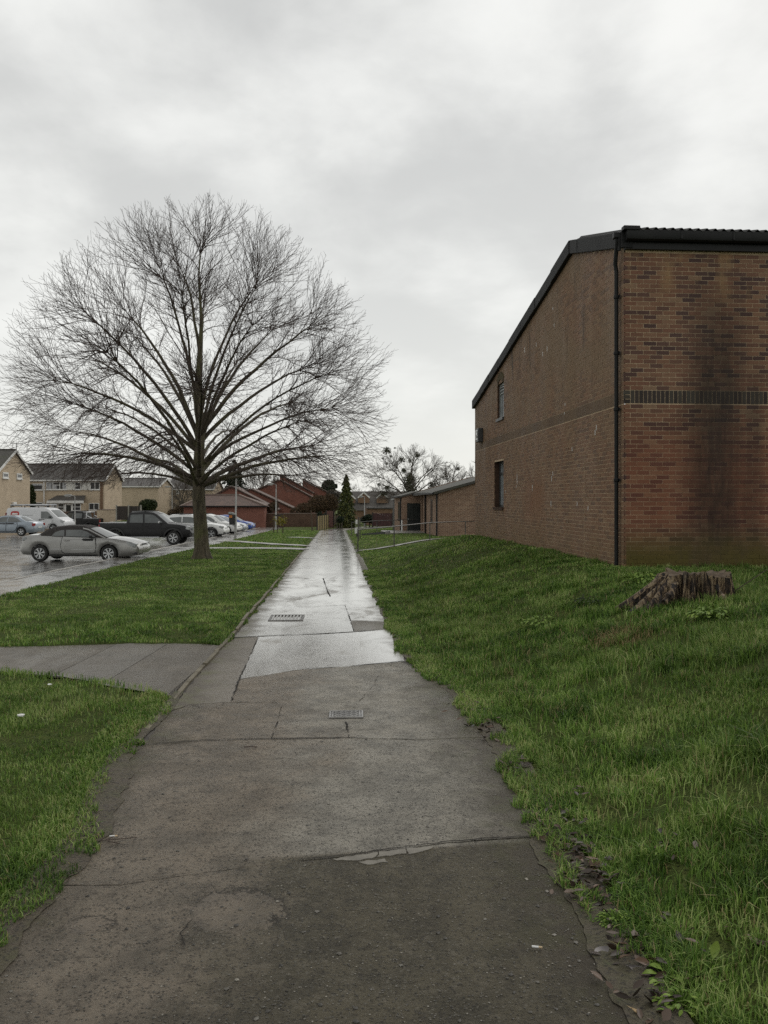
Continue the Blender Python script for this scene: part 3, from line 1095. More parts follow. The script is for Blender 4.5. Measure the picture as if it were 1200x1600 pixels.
# ------------------------------------------------------------------ the big brick building
def brick_face_mat():
    m = NT('brown_brick_face')
    tv = m.math('FRACT', m.math('ADD', m.attr(), m.objrand()))
    col = m.ramp(tv, [(0.0, (0.188, 0.096, 0.057)), (0.14, (0.156, 0.078, 0.048)), (0.28, (0.203, 0.112, 0.067)), (0.42, (0.136, 0.068, 0.044)), (0.54, (0.172, 0.082, 0.050)),
                      (0.68, (0.105, 0.054, 0.039)), (0.80, (0.082, 0.043, 0.034)), (0.90, (0.070, 0.037, 0.031)), (0.96, (0.215, 0.132, 0.080))], 'CONSTANT')
    return stain(m, col, True)


def stain(m, col, brick):
    p = m.pos()

    def along(d, org):
        s_ = m.n('ShaderNodeVectorMath', operation='SUBTRACT')
        m.l(p, s_.inputs[0])
        s_.inputs[1].default_value = (org[0], org[1], 0)
        v = m.n('ShaderNodeVectorMath', operation='DOT_PRODUCT')
        m.l(s_.outputs[0], v.inputs[0])
        v.inputs[1].default_value = (d[0], d[1], 0)
        return v.outputs['Value']
    uf, ul = along(BF, BC), along(BL, BC)
    sp = m.n('ShaderNodeSeparateXYZ')
    m.l(p, sp.inputs[0])
    z = sp.outputs[2]
    front = m.math('GREATER_THAN', uf, 0.035)
    low = m.noise(1.1, 5, 0.6, stretch=(1, 1, 0.35))
    fine = m.noise(14.0, 4, 0.65)
    # reddish brick low on the front wall, and a patch on the long wall
    red = m.math('MULTIPLY', front, m.math('MULTIPLY', m.maprange(z, 0.9, 1.5), m.maprange(z, 2.4, 3.3, 1, 0)))
    col = m.mix(m.math('MULTIPLY', red, m.maprange(low, 0.3, 0.6, 0.25, 0.75)), col, m.mix(0.5, col, (0.20, 0.06, 0.03)))
    dx = m.math('SUBTRACT', ul, 6.2)
    rp = m.math('MULTIPLY', m.maprange(m.math('ABSOLUTE', dx), 0.2, 1.5, 1, 0), m.maprange(m.math('ABSOLUTE', m.math('SUBTRACT', z, 1.75)), 0.1, 0.75, 1, 0))
    col = m.mix(m.math('MULTIPLY', rp, m.maprange(low, 0.35, 0.55, 0.2, 0.8)), col, (0.21, 0.085, 0.042))
    # the black run of water from the gutter down the front wall
    wob_ = m.math('MULTIPLY', m.math('SUBTRACT', low, 0.5), 0.45)
    du = m.math('ABSOLUTE', m.math('ADD', m.math('SUBTRACT', uf, 1.62), wob_))
    wdt = m.maprange(z, 0.5, 1.6, 1.15, 0.82)
    run = m.math('SUBTRACT', 1.0, m.math('DIVIDE', du, wdt), None, True)
    run = m.math('MULTIPLY', m.math('MULTIPLY', m.maprange(run, 0.0, 0.9), m.maprange(z, 5.9, 3.9, 0.2, 1.0)), front)
    run = m.math('MULTIPLY', run, m.maprange(m.noise(9.0, 5, 0.7, stretch=(1, 1, 0.22)), 0.3, 0.65, 0.72, 1.0))
    du2 = m.math('ABSOLUTE', m.math('ADD', m.math('SUBTRACT', uf, 2.25), wob_))
    run2 = m.math('MULTIPLY', m.math('MULTIPLY', m.maprange(du2, 0.05, 0.3, 0.55, 0), front), m.maprange(z, 4.4, 3.4))
    run = m.math('MAXIMUM', run, run2)
    col = m.mix(m.math('MULTIPLY', run, 0.82), col, (0.019, 0.013, 0.010))
    # algae near the ground
    alg = m.math('MULTIPLY', m.maprange(z, 0.66, 1.35, 1, 0), m.maprange(low, 0.35, 0.6, 0.3, 1.0))
    alg = m.math('MULTIPLY', alg, m.math('ADD', m.math('MULTIPLY', front, 0.55), 0.42))
    col = m.mix(alg, col, (0.085, 0.068, 0.014))
    # grey green weathering over the upper long wall and streaks under its verge
    side = m.math('GREATER_THAN', ul, 0.035)
    if brick:
        col = m.mix(m.math('MULTIPLY', side, 0.38), col, (0.265, 0.168, 0.100))
    wz = m.maprange(z, 2.3, 4.6, 0.25, 0.85)
    wn_ = m.noise(0.55, 5, 0.6, 0.4)
    col = m.mix(m.math('MULTIPLY', m.math('MULTIPLY', side, wz), m.maprange(wn_, 0.36, 0.62, 0, 1.0 if brick else 0.35)), col, (0.195, 0.132, 0.078))
    st = m.noise(2.6, 5, 0.65, stretch=(1, 1, 0.16))
    col = m.mix(m.math('MULTIPLY', m.math('MULTIPLY', side, m.maprange(z, 2.8, 5.4, 0, 0.9)), m.maprange(st, 0.56, 0.72)), col, (0.04, 0.028, 0.02))
    col = m.mix(m.math('MULTIPLY', m.maprange(fine, 0.5, 0.8), 0.28), col, (0.05, 0.035, 0.025))
    # tan scoured bricks high on the front wall
    col = m.mix(m.math('MULTIPLY', m.math('MULTIPLY', front, m.maprange(z, 4.9, 5.6)), m.maprange(low, 0.5, 0.62, 0, 0.7)), col, (0.30, 0.19, 0.095))
    return m.set(col, m.maprange(low, 0.3, 0.7, 0.62, 0.85), 0.3, normal=m.bump(m.noise(60 if brick else 90, 4, 0.7), 0.45, 0.004))


MAT['brick_face'] = brick_face_mat()
m = NT('dark_soldier_brick')
tv = m.math('FRACT', m.math('ADD', m.attr(), m.objrand()))
MAT['soldier'] = stain(m, m.ramp(tv, [(0, (0.055, 0.046, 0.036)), (0.3, (0.036, 0.027, 0.023)), (0.55, (0.062, 0.055, 0.044)), (0.8, (0.045, 0.033, 0.028))], 'CONSTANT'), True)
m = NT('tan_mortar')
MAT['mortar'] = stain(m, m.mix(m.maprange(m.noise(8, 4), 0.3, 0.7), (0.52, 0.40, 0.265), (0.40, 0.30, 0.195)), False)
m = NT('mossy_arch_brick')
MAT['arch_brick'] = m.set(m.mix(m.maprange(m.noise(6, 4), 0.35, 0.65), (0.10, 0.085, 0.042), (0.075, 0.05, 0.03)), 0.85, 0.2)
MAT['felt'] = simple('black_roof_felt', (0.010, 0.010, 0.0105), (0.020, 0.020, 0.0195), 3.0, 0.65, 0.22, bump=0.35, bscale=25, bdist=0.01)
MAT['gutter'] = simple('black_gutter', (0.006, 0.006, 0.0065), (0.013, 0.0135, 0.013), 2.2, 0.5, 0.25, bump=0.2, bscale=30)
MAT['sheet'] = simple('dark_cement_sheet', (0.050, 0.050, 0.048), (0.028, 0.028, 0.027), 2.2, 0.85, 0.2, bump=0.3, bscale=30)

LLEN = float((np.array([3.04, YF]) - BC) @ BL)
FLEN = 14.0
C3 = Vector((BC[0], BC[1], 0))
DL = Vector((BL[0], BL[1], 0))
DF = Vector((BF[0], BF[1], 0))
NL = -DF                    # outward from the long wall
NF = -DL                    # outward from the front wall
UZ = Vector((0, 0, 1))


def u_of_y(y):
    return (y - 14.4) / BL[1]


U_R = u_of_y(17.36)


def verge_z(u):
    """brick top of the long wall (under the barge board)"""
    return float(np.interp(u, [0, U_R, LLEN], [5.96, 6.74, 4.79]))


bb = empty('brick_building', (0, 0, 0), label='large two storey brown brick building with black downpipe at its corner', cat='building')
Z0 = 0.10
EAVE = 5.93
LOWW = (u_of_y(24.0), u_of_y(25.3), 1.49, 2.83)
UPW = (u_of_y(23.96), u_of_y(24.86), 4.04, 5.06)
HOLES = [LOWW, UPW]
REC = 0.0045                 # mortar face lies this far behind the brick faces

# mortar / core of the long wall, cut round the windows
cuts = sorted({0.02, LLEN, U_R} | {h[i] for h in HOLES for i in (0, 1)})
mb = MB()


def quad_l(u0, u1, za0, za1, zb0, zb1):
    q = [C3 + DL * u0 - NL * REC + UZ * za0, C3 + DL * u1 - NL * REC + UZ * zb0, C3 + DL * u1 - NL * REC + UZ * zb1, C3 + DL * u0 - NL * REC + UZ * za1]
    mb.add(q, [(0, 3, 2, 1)])


for u0, u1 in zip(cuts[:-1], cuts[1:]):
    hs = sorted([h for h in HOLES if h[0] <= u0 + 1e-6 and h[1] >= u1 - 1e-6], key=lambda h: h[2])
    zlo = Z0
    for h in hs:
        quad_l(u0, u1, zlo, h[2], zlo, h[2])
        zlo = h[3]
    quad_l(u0, u1, zlo, verge_z(u0) + 0.1, zlo, verge_z(u1) + 0.1)
q = [C3 + DF * 0.02 - NF * REC + UZ * Z0, C3 + DF * FLEN - NF * REC + UZ * Z0, C3 + DF * FLEN - NF * REC + UZ * (EAVE + 0.1), C3 + DF * 0.02 - NF * REC + UZ * (EAVE + 0.1)]
mb.add(q, [(0, 1, 2, 3)])
mb.build('mortar_bed', MAT['mortar'], bb)
# other sides and the inside stop
A, B_, = C3 + DL * LLEN, C3 + DL * LLEN + DF * FLEN
D_ = C3 + DF * FLEN
mb = MB()
for p, q_ in ((A, B_), (B_, D_)):
    mb.add([p + UZ * Z0, q_ + UZ * Z0, q_ + UZ * 4.85, p + UZ * 4.85], [(0, 1, 2, 3)])
mb.build('wall', MAT['plain_brick'], bb)

# ---- bricks
BH, BLN, JT = 0.065, 0.215, 0.010
BELT_B = 3.345            # underside of the soldier course
belt_rows = 3
zc0 = BELT_B - 0.01
rows_z = []
z = zc0 - 0.075
while z > 0.2:
    rows_z.append(z)
    z -= 0.075
z = BELT_B + 0.225
while z < 6.9:
    rows_z.append(z)
    z += 0.075
rows_z.sort()


def brick_box(mb_, wall, u0, u1, z0, z1, tint, proud, depth=0.04):
    d, nrm = (DL, NL) if wall == 'l' else (DF, NF)
    a = C3 + d * u0 + nrm * proud
    b = C3 + d * u1 + nrm * proud
    back = -nrm * (depth + proud)
    vv = [a + UZ * z0, b + UZ * z0, b + UZ * z1, a + UZ * z1]
    vv += [p + back for p in vv]
    if wall == 'f':
        fs_ = [(0, 1, 2, 3), (0, 4, 5, 1), (3, 2, 6, 7), (0, 3, 7, 4), (1, 5, 6, 2)]
    else:
        fs_ = [(0, 3, 2, 1), (0, 1, 5, 4), (3, 7, 6, 2), (0, 4, 7, 3), (1, 2, 6, 5)]
    mb_.add(vv, fs_, max(tint, 0.001))


br_rng = random.Random(3)
stuffb = MB()
singles = []
for i, z0 in enumerate(rows_z):
    even = round((z0 - zc0) / 0.075) % 2 == 0
    # front wall
    if z0 + BH < EAVE:
        u = 0.0 if even else 0.1125
        while u < 4.3:
            u1 = u + BLN
            t, pr = br_rng.random(), br_rng.uniform(-0.0015, 0.0015)
            rec = (u, u1, z0 + br_rng.uniform(-.0008, .0008), z0 + BH + br_rng.uniform(-.0008, .0008), t, pr)
            dist = abs(z0 - 1.75) + 0.28 * u
            singles.append((dist, rec))
            u += 0.225
    # long wall; at the corner each course laps over the other wall
    u = 0.0 if not even else 0.1125
    first = True
    while u < LLEN:
        u1 = min(u + BLN, LLEN)
        zt = min(verge_z(u), verge_z(u1))
        if z0 + BH < zt + 0.06:
            segs = [(u, u1)]
            for h in HOLES:
                if z0 + BH > h[2] + 0.01 and z0 < h[3] - 0.01:
                    ns = []
                    for a, b in segs:
                        if b <= h[0] or a >= h[1]:
                            ns.append((a, b))
                        else:
                            if a < h[0] - 0.02:
                                ns.append((a, h[0]))
                            if b > h[1] + 0.02:
                                ns.append((h[1], b))
                    segs = ns
            for a, b in segs:
                brick_box(stuffb, 'l', a, b, z0, z0 + BH, br_rng.random(), br_rng.uniform(-0.0015, 0.0015), 0.1 if u < 0.2 else 0.03)
        u += 0.225
singles.sort(key=lambda s_: s_[0])
proto = {}
for k, (_, (u0, u1, z0, z1, t, pr)) in enumerate(singles):
    visible_first = k < 300
    if visible_first:
        if 'me' not in proto:
            pm = MB()
            vv = [(0, 0, 0), (BLN, 0, 0), (BLN, 0, BH), (0, 0, BH), (0, 0.1025, 0), (BLN, 0.1025, 0), (BLN, 0.1025, BH), (0, 0.1025, BH)]
            pm.add(vv, [(0, 1, 2, 3), (0, 4, 5, 1), (3, 2, 6, 7), (0, 3, 7, 4), (1, 5, 6, 2), (5, 4, 7, 6)])
            proto['me'] = pm.mesh('brick', MAT['brick_face'])
        loc = C3 + DF * u0 + NF * pr + UZ * z0
        link('brick', proto['me'], bb, loc, math.atan2(BF[1], BF[0]))
    else:
        brick_box(stuffb, 'f', u0, u1, z0, z1, t, pr, 0.1)
stuffb.build('brickwork', MAT['brick_face'], bb)['kind'] = 'stuff'

# ---- soldier course: upright dark bricks
sold = MB()
sme = None
u = 0.0
cnt = 0
# corner block of three headers
for j in range(3):
    brick_box(sold, 'f', 0.0, 0.1025, BELT_B + j * 0.075 - 0.002, BELT_B + j * 0.075 + 0.063, br_rng.random(), 0.0, 0.1)
u = 0.1125
while u < 4.3:
    if u < 2.9:
        if sme is None:
            pm = MB()
            w_, h_ = 0.065, 0.215
            vv = [(0, 0, 0), (w_, 0, 0), (w_, 0, h_), (0, 0, h_), (0, 0.1025, 0), (w_, 0.1025, 0), (w_, 0.1025, h_), (0, 0.1025, h_)]
            pm.add(vv, [(0, 1, 2, 3), (0, 4, 5, 1), (3, 2, 6, 7), (0, 3, 7, 4), (1, 5, 6, 2), (5, 4, 7, 6)])
            sme = pm.mesh('soldier_brick', MAT['soldier'])
        link('soldier_brick', sme, bb, C3 + DF * u + NF * br_rng.uniform(-.0015, .0015) + UZ * BELT_B, math.atan2(BF[1], BF[0]))
    else:
        brick_box(sold, 'f', u, u + 0.065, BELT_B, BELT_B + 0.215, br_rng.random(), 0.0)
    u += 0.075
u = 0.1125
while u < LLEN - 0.05:
    brick_box(sold, 'l', u, u + 0.065, BELT_B, BELT_B + 0.215, br_rng.random(), br_rng.uniform(-.001, .001))
    u += 0.075
sold.build('soldier_brickwork', MAT['soldier'], bb)['kind'] = 'stuff'

# ---- windows of the long wall, deep brick reveals
def box_l(mb_, u0, u1, z0, z1, d0, d1, mi=0):
    """box in the long wall, d measured inwards from the face"""
    vv = []
    for d in (d0, d1):
        for u_, z_ in ((u0, z0), (u1, z0), (u1, z1), (u0, z1)):
            vv.append(C3 + DL * u_ - NL * d + UZ * z_)
    mb_.add(vv, [(0, 3, 2, 1), (4, 5, 6, 7), (0, 1, 5, 4), (1, 2, 6, 5), (2, 3, 7, 6), (3, 0, 4, 7)], 0, mi)


MAT['sky_pane'] = simple('pane_with_painted_sky', (0.36, 0.385, 0.40), (0.24, 0.26, 0.27), 2.5, 0.1, 0.7)  # pale sky reflection painted into the colour of the panes
MAT['reveal'] = simple('dark_reveal_brick', (0.075, 0.045, 0.03), (0.05, 0.03, 0.022), 5, 0.85, 0.2, stretch=(1, 1, 6), bump=0.5, bscale=18)
for hi, (u0, u1, z0, z1) in enumerate(HOLES):
    w = link('window', bpy.data.meshes.new('window'), bb)
    mb = MB()
    dep = 0.17 if hi == 0 else 0.085
    box_l(mb, u0 - 0.08, u0, z0 - 0.001, z1, REC + 0.002, dep + 0.1)
    box_l(mb, u1, u1 + 0.08, z0 - 0.001, z1, REC + 0.002, dep + 0.1)
    box_l(mb, u0 - 0.08, u1 + 0.08, z1, z1 + 0.08, REC + 0.002, dep + 0.1)
    w.data = mb.mesh('reveal', MAT['reveal'])
    mb = MB()
    box_l(mb, u0 - 0.01, u1 + 0.01, z0 - 0.06, z0 + 0.015, -0.05, dep)
    mb.build('window_sill', MAT['dark_metal'] if hi else MAT['reveal'], w)
    mb = MB()
    fw = 0.06
    d0, d1 = dep - 0.02, dep + 0.04
    box_l(mb, u0, u0 + fw, z0 + .016, z1, d0, d1)
    box_l(mb, u1 - fw, u1, z0 + .016, z1, d0, d1)
    box_l(mb, u0 + fw, u1 - fw, z1 - fw, z1 - .002, d0, d1)
    box_l(mb, u0 + fw, u1 - fw, z0 + .017, z0 + fw + 0.02, d0, d1)
    if hi:
        for k_ in range(3):
            box_l(mb, u0 + fw, u1 - fw, z1 - fw - 0.06 - 0.09 * k_, z1 - fw - 0.03 - 0.09 * k_, d0, d1 - .01)
    else:
        box_l(mb, (u0 + u1) / 2 - .03, (u0 + u1) / 2 + .03, z0 + fw + 0.02, z1 - fw, d0, d1)
        box_l(mb, u0 + fw, u1 - fw, z1 - 0.36, z1 - 0.31, d0 + .003, d1 - .003)
    mb.build('window_frame', MAT['dark_metal'] if not hi else MAT['galv'], w)
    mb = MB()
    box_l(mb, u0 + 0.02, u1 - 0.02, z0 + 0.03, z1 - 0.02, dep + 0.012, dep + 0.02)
    mb.build('pane', MAT['sky_pane'], w)
# segmental arch of upright bricks over the upper window
u0, u1, z0, z1 = UPW
n = 13
uc = (u0 + u1) / 2
for k_ in range(n):
    t = (k_ + 0.5) / n
    a = (t - 0.5) * 1.5
    rr = 0.62
    mbk = MB()
    for s_ in (0,):
        cu, cz = uc + math.sin(a) * rr, z1 - 0.36 + math.cos(a) * rr - 0.05
        hw_, hh = 0.031, 0.107
        vv = []
        for d in (-0.014, 0.05):
            for du_, dz_ in ((-hw_, -hh), (hw_, -hh), (hw_, hh), (-hw_, hh)):
                uu = cu + du_ * math.cos(a) + dz_ * math.sin(a)
                zz = cz - du_ * math.sin(a) + dz_ * math.cos(a)
                vv.append(C3 + DL * uu - NL * d + UZ * zz)
        mbk.add(vv, [(0, 3, 2, 1), (4, 5, 6, 7), (0, 1, 5, 4), (1, 2, 6, 5), (2, 3, 7, 6), (3, 0, 4, 7)])
    mbk.build('arch_brick', MAT['arch_brick'], bb)
# movement joint
mb = MB()
box_l(mb, 2.2, 2.212, 0.3, 2.6, -0.003, 0.02)
mb.build('movement_joint', MAT['mortar'], bb)

# ---- barge boards in jointed lengths, fascia, gutter, sheets
def barge(u0, u1, e0=0.0, e1=0.0, lift=0.0):
    z0a, z0b = verge_z(u0) - 0.02, verge_z(u1) - 0.02
    h = 0.275
    vv = []
    for d in (-0.075 - lift, 0.12):
        for u_, z_ in ((u0, z0a), (u1, z0b), (u1, z0b + h + e1), (u0, z0a + h + e0)):
            vv.append(C3 + DL * u_ - NL * d + UZ * z_)
    return MB().add(vv, [(0, 3, 2, 1), (4, 5, 6, 7), (0, 1, 5, 4), (1, 2, 6, 5), (2, 3, 7, 6), (3, 0, 4, 7)]).build('barge_board', MAT['felt'], bb, bevel=0.012)


def verge_pieces():
    ed = [-0.09, U_R - 0.55, U_R - 0.22, U_R]
    for i in range(3):
        barge(max(ed[i], -0.09) if i else -0.09, ed[i + 1] - 0.006, lift=rnd.uniform(0, .012))
    e2 = np.linspace(U_R, LLEN + 0.12, 9)
    for i in range(8):
        barge(e2[i] + 0.001, e2[i + 1] - 0.006, lift=rnd.uniform(0, .018))


_old = verge_z
verge_pieces()
# roof slopes: corrugated sheets whose ends show over the gutter
def corr(u_from, u_to, zf, zt, f0, f1, name, waves, mat):
    """sheet between depth u_from..u_to along the long wall, corrugated along the front direction"""
    n = int((f1 - f0) / 0.0183)
    V, Fq = [], []
    for k_ in range(n + 1):
        f = f0 + (f1 - f0) * k_ / n
        w_ = 0.028 * math.sin(2 * PI * f / 0.146)
        for th in (0.0, -0.012):
            for u_, z_ in ((u_from, zf), (u_to, zt)):
                V.append(C3 + DF * f + DL * u_ + UZ * (z_ + w_ + th))
    for k_ in range(n):
        a, b = k_ * 4, k_ * 4 + 4
        Fq += [(a, b, b + 1, a + 1), (a + 2, a + 3, b + 3, b + 2), (a, a + 2, b + 2, b)]
    return MB().add(V, Fq).build(name, mat, bb, smooth=50)


corr(-0.20, U_R, 6.235, 7.06, 0.1, FLEN, 'corrugated_roof', 0, MAT['sheet'])
corr(LLEN + 0.2, U_R, 5.08, 7.06, 0.1, FLEN, 'corrugated_roof', 0, MAT['sheet'])
mb = MB()
mb.prism([(0.0, EAVE), (FLEN, EAVE), (FLEN, 6.235), (0.0, 6.235)], C3 + NF * 0.075, DF, UZ, -NF, 0.1)
mb.build('fascia', MAT['gutter'], bb)
mb = MB()
prof = [(-0.055, 0.05), (-0.06, -0.06), (-0.055, -0.10), (0.0, -0.125), (0.045, -0.10), (0.06, -0.05), (0.058, 0.05)]
V = []
for f in (-0.02, FLEN):
    for a, b in prof:
        V.append(C3 + DF * f + NF * (0.138 + a) + UZ * (6.17 + b))
npf = len(prof)
mb.add(V, [(i, i + 1, npf + i + 1, npf + i) for i in range(npf - 1)] + [tuple(range(npf))])
mb.build('gutter', MAT['gutter'], bb, smooth=40)
for f in np.arange(0.9, 4.2, 0.9):
    MB().prism([(f, 6.08), (f + 0.03, 6.08), (f + 0.03, 6.215), (f, 6.215)], C3 + NF * 0.205, DF, UZ, -NF, 0.13).build('gutter_bracket', MAT['gutter'], bb)
# flashing cap on the corner
MB().prism([(-0.08, 6.21), (0.2, 6.21), (0.2, 6.28), (-0.08, 6.28)], C3 + NF * 0.215, DF, UZ, -NF, 0.14).build('corner_flashing', MAT['gutter'], bb, bevel=0.01)
# downpipe with swan neck on the long wall
pu = 0.20
dp = C3 + DL * pu + NL * 0.065
top = C3 + DL * 0.02 + NL * 0.12
zt = 5.74
zg = Gf(dp.x, dp.y)
pipe = MB().tube([top + UZ * 6.16, top + UZ * 6.05, dp + NL * .02 + UZ * zt, dp + UZ * (zt - 0.14), dp + UZ * 3.1, dp + UZ * (zg - 0.1)], 0.036, 14).build('downpipe', MAT['gutter'], bb, smooth=40)
MB().box(top + UZ * 6.17, (0.13, 0.13, 0.1)).build('pipe_hopper', MAT['gutter'], pipe, bevel=0.015)
MB().box(C3 + NL * 0.09 + NF * 0.02 + UZ * 6.02, (0.05, 0.05, 0.22)).build('pipe_bracket', MAT['felt'], pipe)
for zc_ in (5.18, 4.22, 3.26, 2.05):
    c_ = dp + UZ * zc_
    mbc = MB().lathe([(0.044, -0.03), (0.048, -0.02), (0.048, 0.02), (0.044, 0.03), (0.03, 0.03)], c_, n=14)
    mbc.bar(c_ - DL * 0.085 - NL * 0.03, c_ + DL * 0.085 - NL * 0.03, 0.02, 0.04)
    mbc.build('pipe_clip', MAT['gutter'], pipe)
# bulkhead lamp near the far end of the long wall
mb = MB()
box_l(mb, u_of_y(27.05), u_of_y(27.5), 3.56, 4.0, -0.16, 0.0)
lampb = mb.build('bulkhead_lamp', MAT['dark_metal'], bb, bevel=0.02)
mb = MB()
box_l(mb, u_of_y(27.1), u_of_y(27.45), 3.64, 3.95, -0.172, -0.16)
mb.build('lamp_glass', MAT['glass'], lampb)
mb = MB()
box_l(mb, u_of_y(27.12), u_of_y(27.43), 3.88, 3.92, -0.185, -0.173)
box_l(mb, u_of_y(27.12), u_of_y(27.16), 3.68, 3.88, -0.185, -0.173)
box_l(mb, u_of_y(27.3), u_of_y(27.34), 3.68, 3.80, -0.185, -0.173)
mb.build('lamp_guard', MAT['white'], lampb)
# pale drips and marks on the brick
for px, py, h in ((808, 748, .26), (807, 760, .06), (832, 762, .14), (790, 768, .07), (864, 740, .10), (862, 748, .12), (861, 787, .13), (902, 787, .08), (919, 794, .08), (932, 668, .10), (930, 676, .1), (894, 702, .08), (883, 632, .06), (882, 646, .05), (866, 508, .07), (855, 545, .12), (820, 547, .12), (838, 538, .1), (864, 482, .06), (848, 553, .1)):
    rx = (px - 600) / F
    yv = (BC[0] + 0.072 * 14.4) / (rx + 0.072)
    uu = u_of_y(yv)
    zz = EYE + (HOR - py) / F * yv
    mb = MB()
    box_l(mb, uu - 0.012, uu + 0.014, zz - h / 2, zz + h / 2, -0.0035, 0.0)
    mb.build('pale_drip', MAT['white'], bb)


# ------------------------------------------------------------------ windows, houses and other buildings in their own frames
def window(parent, c, w, h, nx=2, ny=1, facing='-y', mat=None, fw=0.06, top_light=False, glass=None):
    """a framed window whose centre c lies on the wall; facing '-y' or '+x' of the parent's frame"""
    mat = mat or MAT['white']
    if facing == '-y':
        ex, en = Vector((1, 0, 0)), Vector((0, -1, 0))
    else:
        ex, en = Vector((0, 1, 0)), Vector((1, 0, 0))
    c = Vector(c)

    def bx(mb_, a0, a1, z0, z1, d0, d1):
        vv = []
        for d in (d1, d0):
            for a, z_ in ((a0, z0), (a1, z0), (a1, z1), (a0, z1)):
                vv.append(c + ex * a + UZ * z_ + en * d)
        mb_.add(vv, [(0, 1, 2, 3), (5, 4, 7, 6), (4, 5, 1, 0), (5, 6, 2, 1), (6, 7, 3, 2), (7, 4, 0, 3)])
    mb = MB()
    bx(mb, -w / 2, -w / 2 + fw, -h / 2, h / 2, 0, 0.05)
    bx(mb, w / 2 - fw, w / 2, -h / 2, h / 2, 0, 0.05)
    bx(mb, -w / 2 + fw, w / 2 - fw, h / 2 - fw, h / 2, 0, 0.05)
    bx(mb, -w / 2 + fw, w / 2 - fw, -h / 2, -h / 2 + fw, 0, 0.05)
    for i in range(1, nx):
        a = -w / 2 + w * i / nx
        bx(mb, a - fw / 2, a + fw / 2, -h / 2 + fw, h / 2 - fw, 0, 0.048)
    for i in range(1, ny):
        a = -h / 2 + h * i / ny
        bx(mb, -w / 2 + fw, w / 2 - fw, a - fw / 2, a + fw / 2, 0, 0.046)
    if top_light:
        a0 = -w / 2 + w * ((nx - 1) // 2) / nx
        bx(mb, a0, a0 + w / nx, h / 2 - 0.36, h / 2 - 0.3, 0, 0.047)
    o = mb.build('window', mat, parent)
    mb = MB()
    bx(mb, -w / 2 + .01, w / 2 - .01, -h / 2 + .01, h / 2 - .01, 0.0, 0.02)
    mb.build('pane', glass or MAT['glass'], o)
    mb = MB()
    bx(mb, -w / 2 - .05, w / 2 + .05, -h / 2 - .07, -h / 2 - .002, 0, 0.11)
    mb.build('window_sill', mat, o)
    return o


def gable_house(name, label, loc, rz, w, dep, zb, ze, zr, wall, roof, group=None, ov=0.18, trim=None, cat='house'):
    """front along local x (0..w) facing -y, ridge along x; gables at both ends"""
    h = empty(name, loc, rz, label, cat, group)
    mb = MB()
    mb.add([(0, 0, zb), (w, 0, zb), (w, dep, zb), (0, dep, zb), (0, 0, ze), (w, 0, ze), (w, dep, ze), (0, dep, ze), (w, dep / 2, zr), (0, dep / 2, zr)],
           [(0, 1, 5, 4), (1, 2, 6, 8, 5), (2, 3, 7, 6), (3, 0, 4, 9, 7)])
    mb.build('wall', wall, h)
    t = 0.14
    sl = (zr - ze) / (dep / 2)
    rf = MB()
    for sgn in (0, 1):
        ya = -ov if sgn == 0 else dep + ov
        za = ze - ov * sl
        yb = dep / 2
        a = [(-ov, ya, za + .03), (w + ov, ya, za + .03), (w + ov, yb, zr + .03), (-ov, yb, zr + .03)]
        b = [(x, y_, z_ + t) for x, y_, z_ in a]
        fs_ = [(0, 3, 2, 1), (4, 5, 6, 7), (0, 1, 5, 4), (1, 2, 6, 5), (3, 0, 4, 7)]
        if sgn:
            fs_ = [f[::-1] for f in fs_]
        rf.add(a + b, fs_)
    r = rf.build('roof', roof, h)
    MB().tube([(-ov, dep / 2, zr + t + .02), (w + ov, dep / 2, zr + t + .02)], 0.09, 6).build('ridge_tile', roof, r)
    trim = trim or MAT['white']
    tb = MB()
    tb.bar((-ov, -ov - .02, ze - ov * sl + .06), (w + ov, -ov - .02, ze - ov * sl + .06), 0.10, 0.15)
    tb.build('gutter', trim, h)
    for xg in (w + ov + .015, -ov - .015):
        for ya, yb in ((-ov, dep / 2), (dep + ov, dep / 2)):
            MB().bar((xg, ya, ze - ov * sl + .07), (xg, yb, zr + .07), 0.04, 0.2).build('barge_board', trim, h)
    return h


# ---- low wing behind the big building (two blocks, recessed door between)
lw = empty('community_hall', (0, 0, 0), label='low brick hall with sloping grey roof and dark recessed doorway', cat='building')
A0 = Vector((3.31, 52.0, 0))
dA = Vector((-0.085, 1, 0)).normalized()
fA = Vector((1, 0.085, 0)).normalized()
gA = 0.27


def block(o, wf, dep, zb, zeave, nm='wall', g=gA):
    a = [o, o + fA * wf, o + fA * wf + dA * dep, o + dA * dep]
    zt = [zeave, zeave + g * wf, zeave + g * wf, zeave]
    vv = [p + UZ * zb for p in a] + [p + UZ * z_ for p, z_ in zip(a, zt)]
    MB().add(vv, [(0, 1, 5, 4), (1, 2, 6, 5), (2, 3, 7, 6), (3, 0, 4, 7)]).build(nm, MAT['wing_brick'], lw)
    return a


